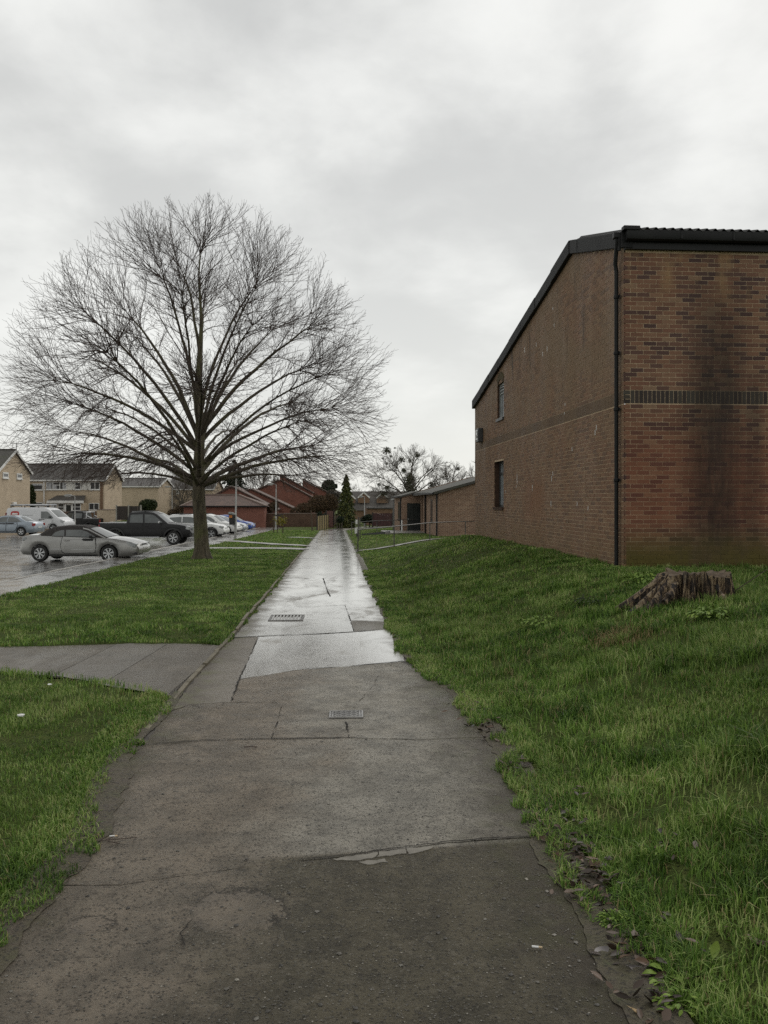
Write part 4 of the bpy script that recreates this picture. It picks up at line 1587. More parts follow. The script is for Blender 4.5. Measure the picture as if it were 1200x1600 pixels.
def mono_roof(o, wf, dep, zeave, th=0.16, ovf=0.22, ovx=0.3, g=gA, name='roof'):
    p = o - fA * ovx - dA * ovf
    q = [p, p + fA * (wf + ovx), p + fA * (wf + ovx) + dA * (dep + 2 * ovf), p + dA * (dep + 2 * ovf)]
    z_ = [zeave - g * ovx + .02, zeave + g * wf + .02] * 2
    z_ = [z_[0], z_[1], z_[1], z_[0]]
    lo = [a + UZ * b for a, b in zip(q, z_)]
    hi = [a + UZ * th for a in lo]
    r = MB().add(lo + hi, [(0, 3, 2, 1), (4, 5, 6, 7), (0, 1, 5, 4), (1, 2, 6, 5), (2, 3, 7, 6), (3, 0, 4, 7)]).build(name, MAT['slate_moss'], lw)
    MB().bar(q[0] - fA * .06 + UZ * (z_[0] + .06), q[3] - fA * .06 + UZ * (z_[0] + .06), 0.11, 0.1).build('gutter', MAT['gutter'], lw, )
    return r


block(A0, 7.5, 5.4, -0.9, 2.13)
mono_roof(A0, 7.5, 10.2, 2.13)
B0 = Vector((1.30, 62.0, 0))
block(B0, 6.0, 5.5, -1.0, 1.93)
mono_roof(B0, 1.25, 5.2, 1.93, 0.12, 0.15, 0.2)
# pale fascia of the porch and its soffit
MB().bar(A0 + dA * 0.0 - fA * 0.34 + UZ * 2.16, A0 + dA * 10.2 - fA * 0.34 + UZ * 2.10, 0.03, 0.13).build('fascia', MAT['galv'], lw)
# reveal side of block A at the entrance, post and door
MB().prism([(0, -0.9), (0.35, -0.9), (0.35, 2.1), (0, 2.1)], A0 + dA * 6.6 - fA * 0.0, fA, UZ, dA, 0.4).build('porch_pier', MAT['wing_brick'], lw)
dc = B0 + fA * 0.38 - dA * 0.03
MAT['door_dark'] = simple('dark_green_door', (0.012, 0.016, 0.015), (0.02, 0.024, 0.022), 3, 0.35, 0.5)
door = MB().prism([(0, -0.66), (0.98, -0.66), (0.98, 1.5), (0, 1.5)], dc, fA, UZ, dA, 0.06).build('door', MAT['door_dark'], lw)
for a0 in (0.06, 0.52):
    MB().prism([(a0, -0.5), (a0 + 0.4, -0.5), (a0 + 0.4, 1.4), (a0, 1.4)], dc - dA * 0.025, fA, UZ, dA, 0.03).build('door_panel', MAT['door_dark'], door)
MB().box(dc + fA * 0.06 - dA * 0.05 + UZ * 0.35, (0.04, 0.05, 0.12)).build('door_handle', MAT['alloy'], door)
MB().prism([(-0.05, 1.5), (1.05, 1.5), (1.05, 1.6), (-0.05, 1.6)], dc - dA * .02, fA, UZ, dA, 0.05).build('door_lintel', MAT['wing_brick'], lw)


def slot_window(o, along, w, z0, z1):
    n_ = -fA
    p = o + dA * along
    mb_ = MB()
    mb_.prism([(0, z0), (w, z0), (w, z1), (0, z1)], p + n_ * 0.012, dA, UZ, -n_, 0.05)
    wd = mb_.build('window', MAT['dark_metal'], lw)
    MB().prism([(.05, z0 + .05), (w - .05, z0 + .05), (w - .05, z1 - .05), (.05, z1 - .05)], p + n_ * 0.02, dA, UZ, -n_, 0.02).build('pane', MAT['glass'], wd)
    MB().prism([(-.05, z0 - .1), (w + .05, z0 - .1), (w + .05, z0 - 0.01), (-.05, z0 - 0.01)], p + n_ * 0.07, dA, UZ, -n_, 0.09).build('window_sill', MAT['reveal'], wd)


slot_window(A0, 2.5, 0.9, 0.35, 1.75)
slot_window(B0, 1.5, 1.1, 0.3, 1.6)
for p_, zt in ((A0 - fA * 0.09 + dA * 0.05, 2.1), (B0 - fA * 0.09 + dA * 0.05, 1.9), (A0 - fA * .09 + dA * 5.3, 2.05)):
    pp = MB().tube([p_ + UZ * zt, p_ + UZ * -0.8], 0.05, 8).build('downpipe', MAT['gutter'], lw)
C0 = Vector((0.90, 68.0, 0))
MB().prism([(0, -1.0), (0.5, -1.0), (0.5, 1.75), (0, 1.75)], C0, fA, UZ, dA, 2.2).build('dark_screen', MAT['dark_metal'], lw)
MB().prism([(-0.15, 1.75), (0.7, 1.75), (0.7, 1.85), (-0.15, 1.85)], C0 - dA * .1, fA, UZ, dA, 2.5).build('porch_roof', MAT['galv'], lw)
# door opening between the blocks, side lobby wall
MB().prism([(0, -0.7), (0.25, -0.7), (0.25, 2.05), (0, 2.05)], A0 + dA * 8.3 + fA * 0.02, fA, UZ, dA, 0.25).build('porch_pier', MAT['wing_brick'], lw)
MB().prism([(0.3, -0.7), (0.85, -0.7), (0.85, 2.0), (0.3, 2.0)], A0 + dA * 8.55 + fA * 0.02, fA, UZ, dA, 0.1).build('lobby_screen', MAT['door_dark'], lw)

# ---- handrails: tube rails on posts
def handrail(name, label, pts, h, postk, rad=0.032, mid=None):
    r = empty(name, (0, 0, 0), label=label, cat='handrail', group='steel handrails beside the footpath')
    rad *= .78
    tops = [Vector((x, y, Gf(x, y) + h)) for x, y in pts]
    MB().tube(tops, rad, 8).build('top_rail', MAT['rail'], r, smooth=50)
    for i, (x, y) in enumerate(pts):
        if i in postk:
            MB().tube([(x, y, Gf(x, y) - 0.15), (x, y, Gf(x, y) + h - 0.01)], rad * 1.05, 8).build('post', MAT['rail'], r, smooth=50)
    return r


handrail('handrail', 'long steel handrail rising along ramp towards big brick building', [(-1.10, 36.0), (0.47, 39.4), (2.43, 45.2), (4.81, 50.4), (5.7, 51.75)], 0.93, {0, 1, 2, 3})
handrail('handrail', 'shorter steel handrail by the landing of the low hall', [(-2.25, 59.5), (-0.5, 60.2), (1.7, 61.3), (2.3, 61.6)], 0.92, {0, 1, 2})
MB().bar((-1.5, 59.2, Gf(-1.5, 59.2) + .03), (0.4, 58.0, Gf(0.4, 58.0) + 0.12), 0.12, 0.16).build('ramp_edge', MAT['dark_metal'])['kind'] = 'structure'

# ---- houses on the far side of the car park
H2 = gable_house('terraced_house', 'tan brick house with white upper panels behind the parked vans', (-38.6, 88.0, 0), 0, 9.75, 5.9, -1.6, 3.80, 5.42, MAT['tan_brick'], MAT['slate'])
# front details, local frame: x from px: (px-600)/F*88+38.6
def hx(px, d=88.0, x0=-38.6):
    return (px - 600) / F * d - x0


def hz_(py, d=88.0):
    return EYE + (HOR - py) / F * d


MAT['panel_white'] = simple('white_cladding', (0.62, 0.61, 0.57), (0.52, 0.51, 0.47), 2, 0.6, 0.3)
for a, b in ((104.8, 116.5), (126.5, 140.5)):
    MB().prism([(hx(a), hz_(765.5)), (hx(b), hz_(765.5)), (hx(b), hz_(753)), (hx(a), hz_(753))], (0, -0.03, 0), (1, 0, 0), (0, 0, 1), (0, 1, 0), 0.06).build('cladding_panel', MAT['panel_white'], H2)
def win_px(par, x0, x1, y0, y1, d=88.0, ox=-38.6, **k):
    return window(par, ((hx(x0, d, ox) + hx(x1, d, ox)) / 2, 0, (hz_(y0, d) + hz_(y1, d)) / 2), hx(x1, d, ox) - hx(x0, d, ox), hz_(y0, d) - hz_(y1, d), **k)
win_px(H2, 50, 67, 755.5, 765.5, nx=1, ny=1)
win_px(H2, 72, 104.5, 753, 765, nx=3, top_light=True)
MAT['curtain'] = simple('pale_curtain', (0.42, 0.43, 0.44), (0.30, 0.31, 0.32), 2.5, .2, .6, stretch=(6, 6, .3))
for a, b, y0, y1 in ((73.2, 80.5, 754, 764), (98, 103.5, 754, 764), (83.5, 88.5, 757, 764), (51, 66, 756.2, 758.6), (87.6, 92, 789, 795)):
    q_ = 1.3 if y0 > 780 else 0
    MB().prism([(hx(a), hz_(y1)), (hx(b), hz_(y1)), (hx(b), hz_(y0)), (hx(a), hz_(y0))], (0, -0.026 - q_, 0), (1, 0, 0), (0, 0, 1), (0, 1, 0), 0.005).build('curtain', MAT['curtain'], H2)
win_px(H2, 117, 126.3, 753.5, 765, nx=1, ny=2)
win_px(H2, 141, 156, 753, 765, nx=2)
win_px(H2, 50, 67, 785, 792, nx=1)
win_px(H2, 72, 84, 785.5, 797, nx=2)
win_px(H2, 139, 155, 786, 797, nx=2)
MB().tube([(hx(69.5), -0.12, 3.6), (hx(69.5), -0.12, -1.2)], 0.06, 8).build('downpipe', MAT['white'], H2)
MB().prism([(hx(156.6), -1.4), (hx(160.8), -1.4), (hx(160.8), 3.7), (hx(156.6), 3.7)], (0, -0.05, 0), (1, 0, 0), (0, 0, 1), (0, 1, 0), 0.06).build('brick_pier', MAT['plain_brick'], H2)
# porch with lean-to roof
x0, x1 = hx(84), hx(137.5)
prm = MB()
prm.add([(x0 - .1, -1.55, hz_(782.5)), (x1 + .1, -1.55, hz_(782.5)), (x1 - .25, -0.02, hz_(774)), (x0 + .35, -0.02, hz_(774)),
         (x0 - .1, -1.55, hz_(783.5)), (x1 + .1, -1.55, hz_(783.5)), (x1 - .25, -0.02, hz_(775)), (x0 + .35, -0.02, hz_(775))],
        [(0, 1, 2, 3), (4, 7, 6, 5), (0, 4, 5, 1), (1, 5, 6, 2), (3, 7, 4, 0)])
porch = prm.build('porch_roof', MAT['slate'], H2)
MB().bar((x0 - .1, -1.58, hz_(784.2)), (x1 + .1, -1.58, hz_(784.2)), 0.06, 0.26).build('porch_fascia', MAT['white'], porch)
MB().prism([(x0 + .05, -1.4), (x1 - .05, -1.4), (x1 - .05, hz_(785.5)), (x0 + .05, hz_(785.5))], (0, -1.3, 0), (1, 0, 0), (0, 0, 1), (0, 1, 0), 1.28).build('porch_wall', MAT['tan_brick'], H2)
for a, b in ((87, 97), (98, 108)):
    window(H2, ((hx(a) + hx(b)) / 2, -1.3, hz_(792)), hx(b) - hx(a), 0.75, nx=1, ny=2)
MB().prism([(hx(108.5), -1.4), (hx(121), -1.4), (hx(121), hz_(787.5)), (hx(108.5), hz_(787.5))], (0, -1.36, 0), (1, 0, 0), (0, 0, 1), (0, 1, 0), 0.06).build('door_frame', MAT['white'], H2)
d_ = MB().prism([(hx(111), -1.4), (hx(118.5), -1.4), (hx(118.5), hz_(789)), (hx(111), hz_(789))], (0, -1.38, 0), (1, 0, 0), (0, 0, 1), (0, 1, 0), 0.03).build('front_door', MAT['door_dark'], H2)
window(H2, (hx(127), -1.3, hz_(792)), 0.85, 0.75, nx=1, ny=2)
# low shed roof in front of the house
MB().tube([(hx(131), 2.9, 5.6), (hx(131), 2.9, 6.0)], 0.05, 6).build('vent_pipe', MAT['galv'], H2)
arl = MB().tube([(hx(58), 2.9, 5.5), (hx(58), 2.9, 6.35)], 0.03, 5)
arl.bar((hx(58) - .35, 2.9, 6.3), (hx(58) + .35, 2.9, 6.3), .03, .03)
for k_ in range(5):
    arl.bar((hx(58) - .32 + .16 * k_, 2.6, 6.3), (hx(58) - .32 + .16 * k_, 3.2, 6.3), .02, .02)
arl.build('aerial', MAT['galv'], H2)

H1 = gable_house('gabled_house', 'tan brick house with two tiny white windows in its gable', (-44.0, 70.6, 0), 0, 12.0, 6.5, -1.6, 4.12, 5.93, MAT['tan_brick'], MAT['slate_moss'])
for px, py in ((8.3, 742.5), (30, 744)):
    yv = 32.0 / ((600 - px) / F)
    window(H1, (12.0, yv - 70.6, EYE + (HOR - py) / F * yv), 1.05, 0.50, nx=1, facing='+x', fw=0.13)
yv = 32.0 / ((600 - 20.6) / F)
MB().box((12.1, yv - 70.6, EYE + (HOR - 787.5) / F * yv), (0.2, 0.6, 0.32)).build('meter_box', MAT['white'], H1, bevel=0.02)
arl = MB().tube([(11.6, 4.6, 5.2), (11.6, 4.6, 6.8)], 0.03, 5)
arl.bar((11.2, 4.4, 6.7), (12.3, 4.7, 6.7), .04, .04)
for k_ in range(6):
    arl.bar((11.25 + .2 * k_, 4.1, 6.7), (11.25 + .2 * k_, 5.0, 6.7), .025, .025)
arl.build('aerial', MAT['galv'], H1)

H3 = gable_house('plain_house', 'tan brick house with blank wall beyond the terraced house', (-35.0, 112.0, 0), 0, 5.4, 7.5, -2, 3.5, 4.55, MAT['tan_brick'], MAT['slate'])
H3b = gable_house('gabled_house', 'small tan house with dark sloping porch roof and white windows', (-30.5, 120.0, 0), 0, 6.4, 7.5, -2, 3.25, 4.75, MAT['tan_brick'], MAT['slate'])
for a, b, y0, y1, nx_ in ((244, 251, 764.5, 771.5, 2), (258.5, 269, 764.5, 771.5, 2), (252.5, 262, 784, 792, 3), (275, 280, 766, 771.5, 1)):
    window(H3b, ((hx(a, 120, -30.5) + hx(b, 120, -30.5)) / 2, 0, (hz_(y0, 120) + hz_(y1, 120)) / 2), hx(b, 120, -30.5) - hx(a, 120, -30.5), hz_(y0, 120) - hz_(y1, 120), nx=nx_, fw=0.12)
MB().prism([(hx(251, 120, -30.5), hz_(771.5, 120)), (hx(258, 120, -30.5), hz_(771.5, 120)), (hx(258, 120, -30.5), hz_(764.5, 120)), (hx(251, 120, -30.5), hz_(764.5, 120))], (0, -0.03, 0), (1, 0, 0), (0, 0, 1), (0, 1, 0), 0.06).build('cladding_panel', MAT['panel_white'], H3b)
xa, xb = hx(240, 120, -30.5), hx(268, 120, -30.5)
MB().add([(xa, -1.6, hz_(783, 120)), (xb, -1.6, hz_(783, 120)), (xb - .3, -.02, hz_(774.5, 120)), (xa + .6, -.02, hz_(774.5, 120)),
          (xa, -1.6, hz_(784, 120)), (xb, -1.6, hz_(784, 120)), (xb - .3, -.02, hz_(775.5, 120)), (xa + .6, -.02, hz_(775.5, 120))],
         [(0, 1, 2, 3), (4, 7, 6, 5), (0, 4, 5, 1), (1, 5, 6, 2), (3, 7, 4, 0)]).build('porch_roof', MAT['slate'], H3b)


# ---- red brick garages and the terrace with stepped gables: an outline carried back in depth
def outline_block(name, label, cat, pts, d, dep, wall, roof, group=None, rz_dir=(-0.05, 1, 0), eave_trim=True, floor=-2.2):
    """pts: roofline from one eave over the top to the other, in photograph pixels at depth d"""
    o = empty(name, (0, 0, 0), label=label, cat=cat, group=group)
    R2 = [((px - 600) / F * d, EYE + (HOR - py) / F * d) for px, py in pts]
    dirv = Vector(rz_dir).normalized()
    pl = [(R2[0][0], floor)] + R2 + [(R2[-1][0], floor)]
    pl = pl[::-1]
    MB().prism(pl, (0, d, 0), (1, 0, 0), (0, 0, 1), dirv, dep).build('wall', wall, o)
    for (xa, za), (xb, zb) in zip(R2[:-1], R2[1:]):
        if abs(xb - xa) < 0.15:
            continue
        sl = Vector((xb - xa, 0, zb - za)).normalized()
        nrm = Vector((-sl.z, 0, sl.x))
        a = Vector((xa, d, za)) - sl * (0.15 if za < zb else 0.0) - dirv * 0.18
        b = Vector((xb, d, zb)) + sl * (0.15 if zb < za else 0.0) - dirv * 0.18
        q = [a + nrm * .01, b + nrm * .01, b + dirv * (dep + .36) + nrm * .01, a + dirv * (dep + .36) + nrm * .01]
        hi = [p + nrm * 0.16 for p in q]
        MB().add(q + hi, [(0, 3, 2, 1), (4, 5, 6, 7), (0, 1, 5, 4), (1, 2, 6, 5), (2, 3, 7, 6), (3, 0, 4, 7)]).build('roof', roof, o)
        if eave_trim:
            MB().bar(a + nrm * 0.19 - dirv * .02, b + nrm * 0.19 - dirv * .02, 0.3, 0.07).build('verge_tile', MAT['verge'], o)
    return o


MAT['verge'] = simple('pale_verge_tile', (0.23, 0.18, 0.15), (0.16, 0.12, 0.10), 5, 0.7, 0.3)
# nearest garage block with a hipped roof
g1 = empty('garage_block', (0, 0, 0), label='low red brick garage block with hipped brown tiled roof', cat='garage')
d = 90.0
x0, x1 = (287 - 600) / F * d, (413.5 - 600) / F * d
ze, zr = EYE + (HOR - 791.5) / F * d, EYE + (HOR - 773) / F * d
dep = 9.0
MB().add([(x0, d, -1.8), (x1, d, -1.8), (x1 - .4, d + dep, -1.8), (x0 - .4, d + dep, -1.8), (x0, d, ze), (x1, d, ze), (x1 - .4, d + dep, ze), (x0 - .4, d + dep, ze)],
         [(0, 1, 5, 4), (1, 2, 6, 5), (2, 3, 7, 6), (3, 0, 4, 7)]).build('wall', MAT['red_brick'], g1)
rx0, rx1 = (322 - 600) / F * (d + 3.0), (373 - 600) / F * (d + 3.0)
o_ = 0.3
rb = [(x0 - o_, d - o_, ze), (x1 + o_, d - o_, ze), (x1 + o_ - .4, d + dep + o_, ze), (x0 - o_ - .4, d + dep + o_, ze), (rx0, d + 3, zr), (rx1, d + 3, zr), (rx1 - .2, d + 6, zr), (rx0 - .2, d + 6, zr)]
MB().add(rb, [(0, 1, 5, 4), (1, 2, 6, 5), (2, 3, 7, 6), (3, 0, 4, 7), (4, 5, 6, 7), (0, 3, 2, 1)]).build('roof', MAT['pantile'], g1)
MB().bar((x0 - o_ - .03, d - o_ - .03, ze + .02), (x1 + o_ + .03, d - o_ - .03, ze + .02), .08, .14).build('gutter', MAT['gutter'], g1)
for p, q in ((4, 5), (1, 5), (0, 4)):
    MB().bar(Vector(rb[p]) + UZ * .05, Vector(rb[q]) + UZ * .05, .22, .12).build('ridge_tile', MAT['verge'], g1)
outline_block('garage_block', 'red brick garage gable rising behind the hipped garage roof', 'garage', [(322, 783), (361.5, 761.5), (431, 797)], 100, 8, MAT['red_brick'], MAT['pantile'])
outline_block('garage_block', 'garage gable with long pale verge running down to boundary wall', 'garage', [(350, 785), (392, 765.5), (459, 796.5)], 106, 8, MAT['red_brick'], MAT['pantile'])
TG = 'red brick terraced houses with stepped gables'
outline_block('terraced_house', 'red brick gable end with lamp post in front of it', 'house', [(395, 769.5), (437, 751.2), (489, 779)], 118, 9, MAT['red_brick'], MAT['pantile'], TG)
outline_block('terraced_house', 'red brick house whose sloping parapet tops the first gable', 'house', [(437.2, 775), (437.2, 742.3), (487, 770)], 127, 9, MAT['red_brick'], MAT['pantile'], TG)
outline_block('terraced_house', 'red brick house with upright step in its roof above brown shrubs', 'house', [(472.8, 775), (472.8, 749.3), (522, 776)], 136, 9, MAT['red_brick'], MAT['pantile'], TG)
for px, py, d_ in ((466, 758.2, 131), (468.5, 758, 131), (496, 762, 140), (499, 762.5, 140)):
    c_ = P(px, py, d_)
    tag(MB().lathe([(0.16, -0.9), (0.16, 0.0), (0.19, 0.02), (0.19, 0.15), (0.14, 0.3)], c_, n=10).build('chimney_pot', MAT['plain_brick']),
        {466: 'chimney pot over the second stepped gable, first of its pair', 468.5: 'chimney pot over the second stepped gable, nearer the step', 496: 'chimney pot above the end gable, first of its pair', 499: 'chimney pot above the end gable, nearer the pine'}[px], 'chimney pot', 'chimney pots on the red terrace')
# far grey roofs at the end of the path with white trimmed gables
fh = empty('far_terrace', (0, 0, 0), label='far terrace with big grey roof and white trimmed dormer gables', cat='house')
d = 165.0
def fx(px):
    return (px - 600) / F * d
def fz(py):
    return EYE + (HOR - py) / F * d
MB().prism([(fx(536), -3), (fx(640), -3), (fx(640), fz(797)), (fx(536), fz(797))], (0, d, 0), (1, 0, 0), (0, 0, 1), (0, 1, 0), 9).build('wall', MAT['plain_brick'], fh)
MB().add([(fx(534), d - .4, fz(797.5)), (fx(642), d - .4, fz(797.5)), (fx(642) + .3, d + 5, fz(768.5) + .15), (fx(534) + .3, d + 5, fz(768.5) + .15), (fx(642), d + 10, fz(797.5)), (fx(534), d + 10, fz(797.5))],
         [(0, 1, 2, 3), (3, 2, 4, 5), (0, 3, 5), (1, 4, 2)]).build('roof', MAT['far_roof'], fh)
for px, py, w_ in ((568.3, 769.5, 9.0), (547, 771.5, 8.0), (597.5, 770, 9.0)):
    gm = MB().add([(fx(px - w_), d + 1.0, fz(py + 8)), (fx(px + w_), d + 1.0, fz(py + 8)), (fx(px), d + 1.0, fz(py)), (fx(px - w_), d + 1.0, fz(786)), (fx(px + w_), d + 1.0, fz(786)), (fx(px), d + 6, fz(py)), (fx(px - w_), d + 6, fz(py + 8)), (fx(px + w_), d + 6, fz(py + 8))],
                   [(0, 3, 4, 1), (0, 1, 2), (0, 2, 5, 6), (2, 1, 7, 5)])
    dm = gm.build('dormer', MAT['plain_brick'], fh)
    for s_ in (-1, 1):
        MB().bar((fx(px + s_ * (w_ + .3)), d + .9, fz(py + 8.2)), (fx(px), d + .9, fz(py - .2)), .1, .26).build('barge_board', MAT['white'], dm)
lb = outline_block('flat_roofed_house', 'brown brick house with flat dark edge behind the dark bush', 'house', [(573.5, 795), (628, 795)], 104, 8, MAT['plain_brick'], MAT['slate'], eave_trim=False)

# ------------------------------------------------------------------ garden walls and fences
def brick_wall(name, label, a, b, h, th=0.22, mat=None, zb=None, cope=True):
    w = empty(name, (0, 0, 0), label=label, cat='wall')
    a, b = Vector(a), Vector(b)
    mid = (a + b) / 2
    L = (b - a).length
    rz = math.atan2((b - a).y, (b - a).x)
    z0 = (Gf(mid.x, mid.y) if zb is None else zb)
    MB().box((mid.x, mid.y, z0 + h / 2 - .15), (L, th, h + .3), rz).build('wall_face', mat or MAT['wall_brick'], w)
    if cope:
        n = max(1, int(L / 0.6))
        me_ = MB().box((0, 0, 0), (L / n - .012, th + .06, .07)).mesh('coping_stone', MAT['verge'])
        for i in range(n):
            p = a + (b - a) * ((i + .5) / n)
            link('coping_stone', me_, w, (p.x, p.y, z0 + h + .036), rz)
    return w


def slat_fence(name, label, pts, h, pw=1.8, mat=None, zb=None, bw=0.15, post=None, gaps=0.004, cat='fence', group=None, posth=0.12):
    """close boarded fence: each upright board and each post a part"""
    f = empty(name, (0, 0, 0), label=label, cat=cat, group=group)
    mat = mat or MAT['fence_wood']
    me_ = {}
    for a, b in zip(pts[:-1], pts[1:]):
        a, b = Vector((*a, 0)), Vector((*b, 0))
        L = (b - a).length
        rz = math.atan2((b - a).y, (b - a).x)
        npan = max(1, round(L / pw))
        for i in range(npan + 1):
            p = a + (b - a) * (i / npan)
            z0 = Gf(p.x, p.y) if zb is None else zb
            MB().box((0, 0, (h + posth - .3) / 2), (0.11, 0.11, h + posth + .3)).build('fence_post', post or MAT['concrete'], f, loc=(p.x, p.y, z0), rz=rz)
        nb = int(L / bw)
        key = round(h, 2)
        if key not in me_:
            me_[key] = [MB().box((0, 0, h / 2), (bw - gaps, 0.022, h)).mesh('board', mat) for _ in range(1)]
        for i in range(nb):
            p = a + (b - a) * ((i + .5) / nb)
            z0 = Gf(p.x, p.y) if zb is None else zb
            link('board', me_[key][0], f, (p.x + rnd.uniform(-.006, .006), p.y + (i % 2) * .012, z0 + .04 + rnd.uniform(-.02, .02)), rz)
    return f


brick_wall('boundary_wall', 'dark brown brick boundary wall behind the staked sapling', ((415 - 600) / F * 92, 92, 0), ((500 - 600) / F * 92, 92, 0), 1.45, zb=-1.18)
brick_wall('garden_wall', 'tan brick garden wall beside the house gable and fence', ((152 - 600) / F * 76, 76, 0), ((182 - 600) / F * 76, 76, 0), 1.5, mat=MAT['tan_brick'], zb=-0.65)
brick_wall('garden_wall', 'brown brick garden wall in front of the white porch', ((96 - 600) / F * 79, 79, 0), ((152.5 - 600) / F * 79, 79, 0), 1.35, mat=MAT['plain_brick'], zb=-0.75)
slat_fence('garden_fence', 'dark timber fence with concrete posts above the grass bank', [((182 - 600) / F * 71, 71), ((220 - 600) / F * 71, 71)], 1.15, 1.0, MAT['fence_dark'], zb=0.05, bw=0.25)
slat_fence('garden_fence', 'orange brown timber fence behind the white van', [((3 - 600) / F * 76, 76), ((14 - 600) / F * 76, 76), ((22 - 600) / F * 80, 80)], 2.25, 1.8, MAT['fence_orange'], zb=-0.95, bw=0.3)
slat_fence('garden_fence', 'short orange brown timber fence panel between van and porch', [((87 - 600) / F * 78, 78), ((97.5 - 600) / F * 78, 78)], 1.5, 1.8, MAT['fence_orange'], zb=-0.72, bw=0.3)
brick_wall('garden_wall', 'pale rendered wall at the edge of the blank house gable', ((-12 - 600) / F * 75, 75, 0), ((3.5 - 600) / F * 75, 75, 0), 2.1, mat=MAT['concrete'], zb=-0.95)
slat_fence('garden_fence', 'lichened yellowish fence panels where path narrows', [((495.5 - 600) / F * 76, 76), ((513 - 600) / F * 84, 84)], 1.35, 1.6, MAT['fence_lichen'], zb=-1.1, bw=0.25, post=MAT['fence_dark'])
slat_fence('garden_fence', 'reddish tall fence panels beyond the lichened ones', [((510 - 600) / F * 86, 86), ((521 - 600) / F * 88, 88)], 1.75, 1.6, simple('reddish_fence_wood', (0.15, 0.06, 0.045), (0.10, 0.045, 0.035), 4, 0.8, 0.3), zb=-1.15, bw=0.25, post=MAT['fence_dark'])
slat_fence('garden_fence', 'weathered grey fence panels beside the cypress', [((521 - 600) / F * 89, 89), ((530 - 600) / F * 90, 90), ((552 - 600) / F * 93, 93)], 1.35, 1.7, MAT['fence_wood'], zb=-1.2, bw=0.25, post=MAT['fence_dark'])
slat_fence('garden_fence', 'dark reddish fence beyond the landing of the hall', [((582 - 600) / F * 88, 88), ((613 - 600) / F * 88, 88)], 1.35, 1.6, simple('maroon_fence_wood', (0.075, 0.035, 0.035), (0.05, 0.028, 0.028), 4, 0.8, 0.3), zb=-1.0, bw=0.25, post=MAT['fence_dark'])
# pale sloping roof of a small lean-to beside that fence
ln = empty('lean_to', (0, 0, 0), label='small lean-to with pale edged roof by the maroon fence', cat='shed')
MB().prism([(0, -1), (1.9, -1), (1.9, .15), (0, .35)], ((585 - 600) / F * 92, 92, 0), (1, 0, 0), (0, 0, 1), (0, 1, 0), 2).build('wall', MAT['plain_brick'], ln)
MB().bar(P(583, 802.2, 91.8), P(609, 806.5, 91.8), .9, .07).build('roof', MAT['far_roof'], ln)
MB().bar(P(592, 803.2, 91.2), P(608, 807, 91.2), .05, .14).build('barge_board', MAT['white'], ln)


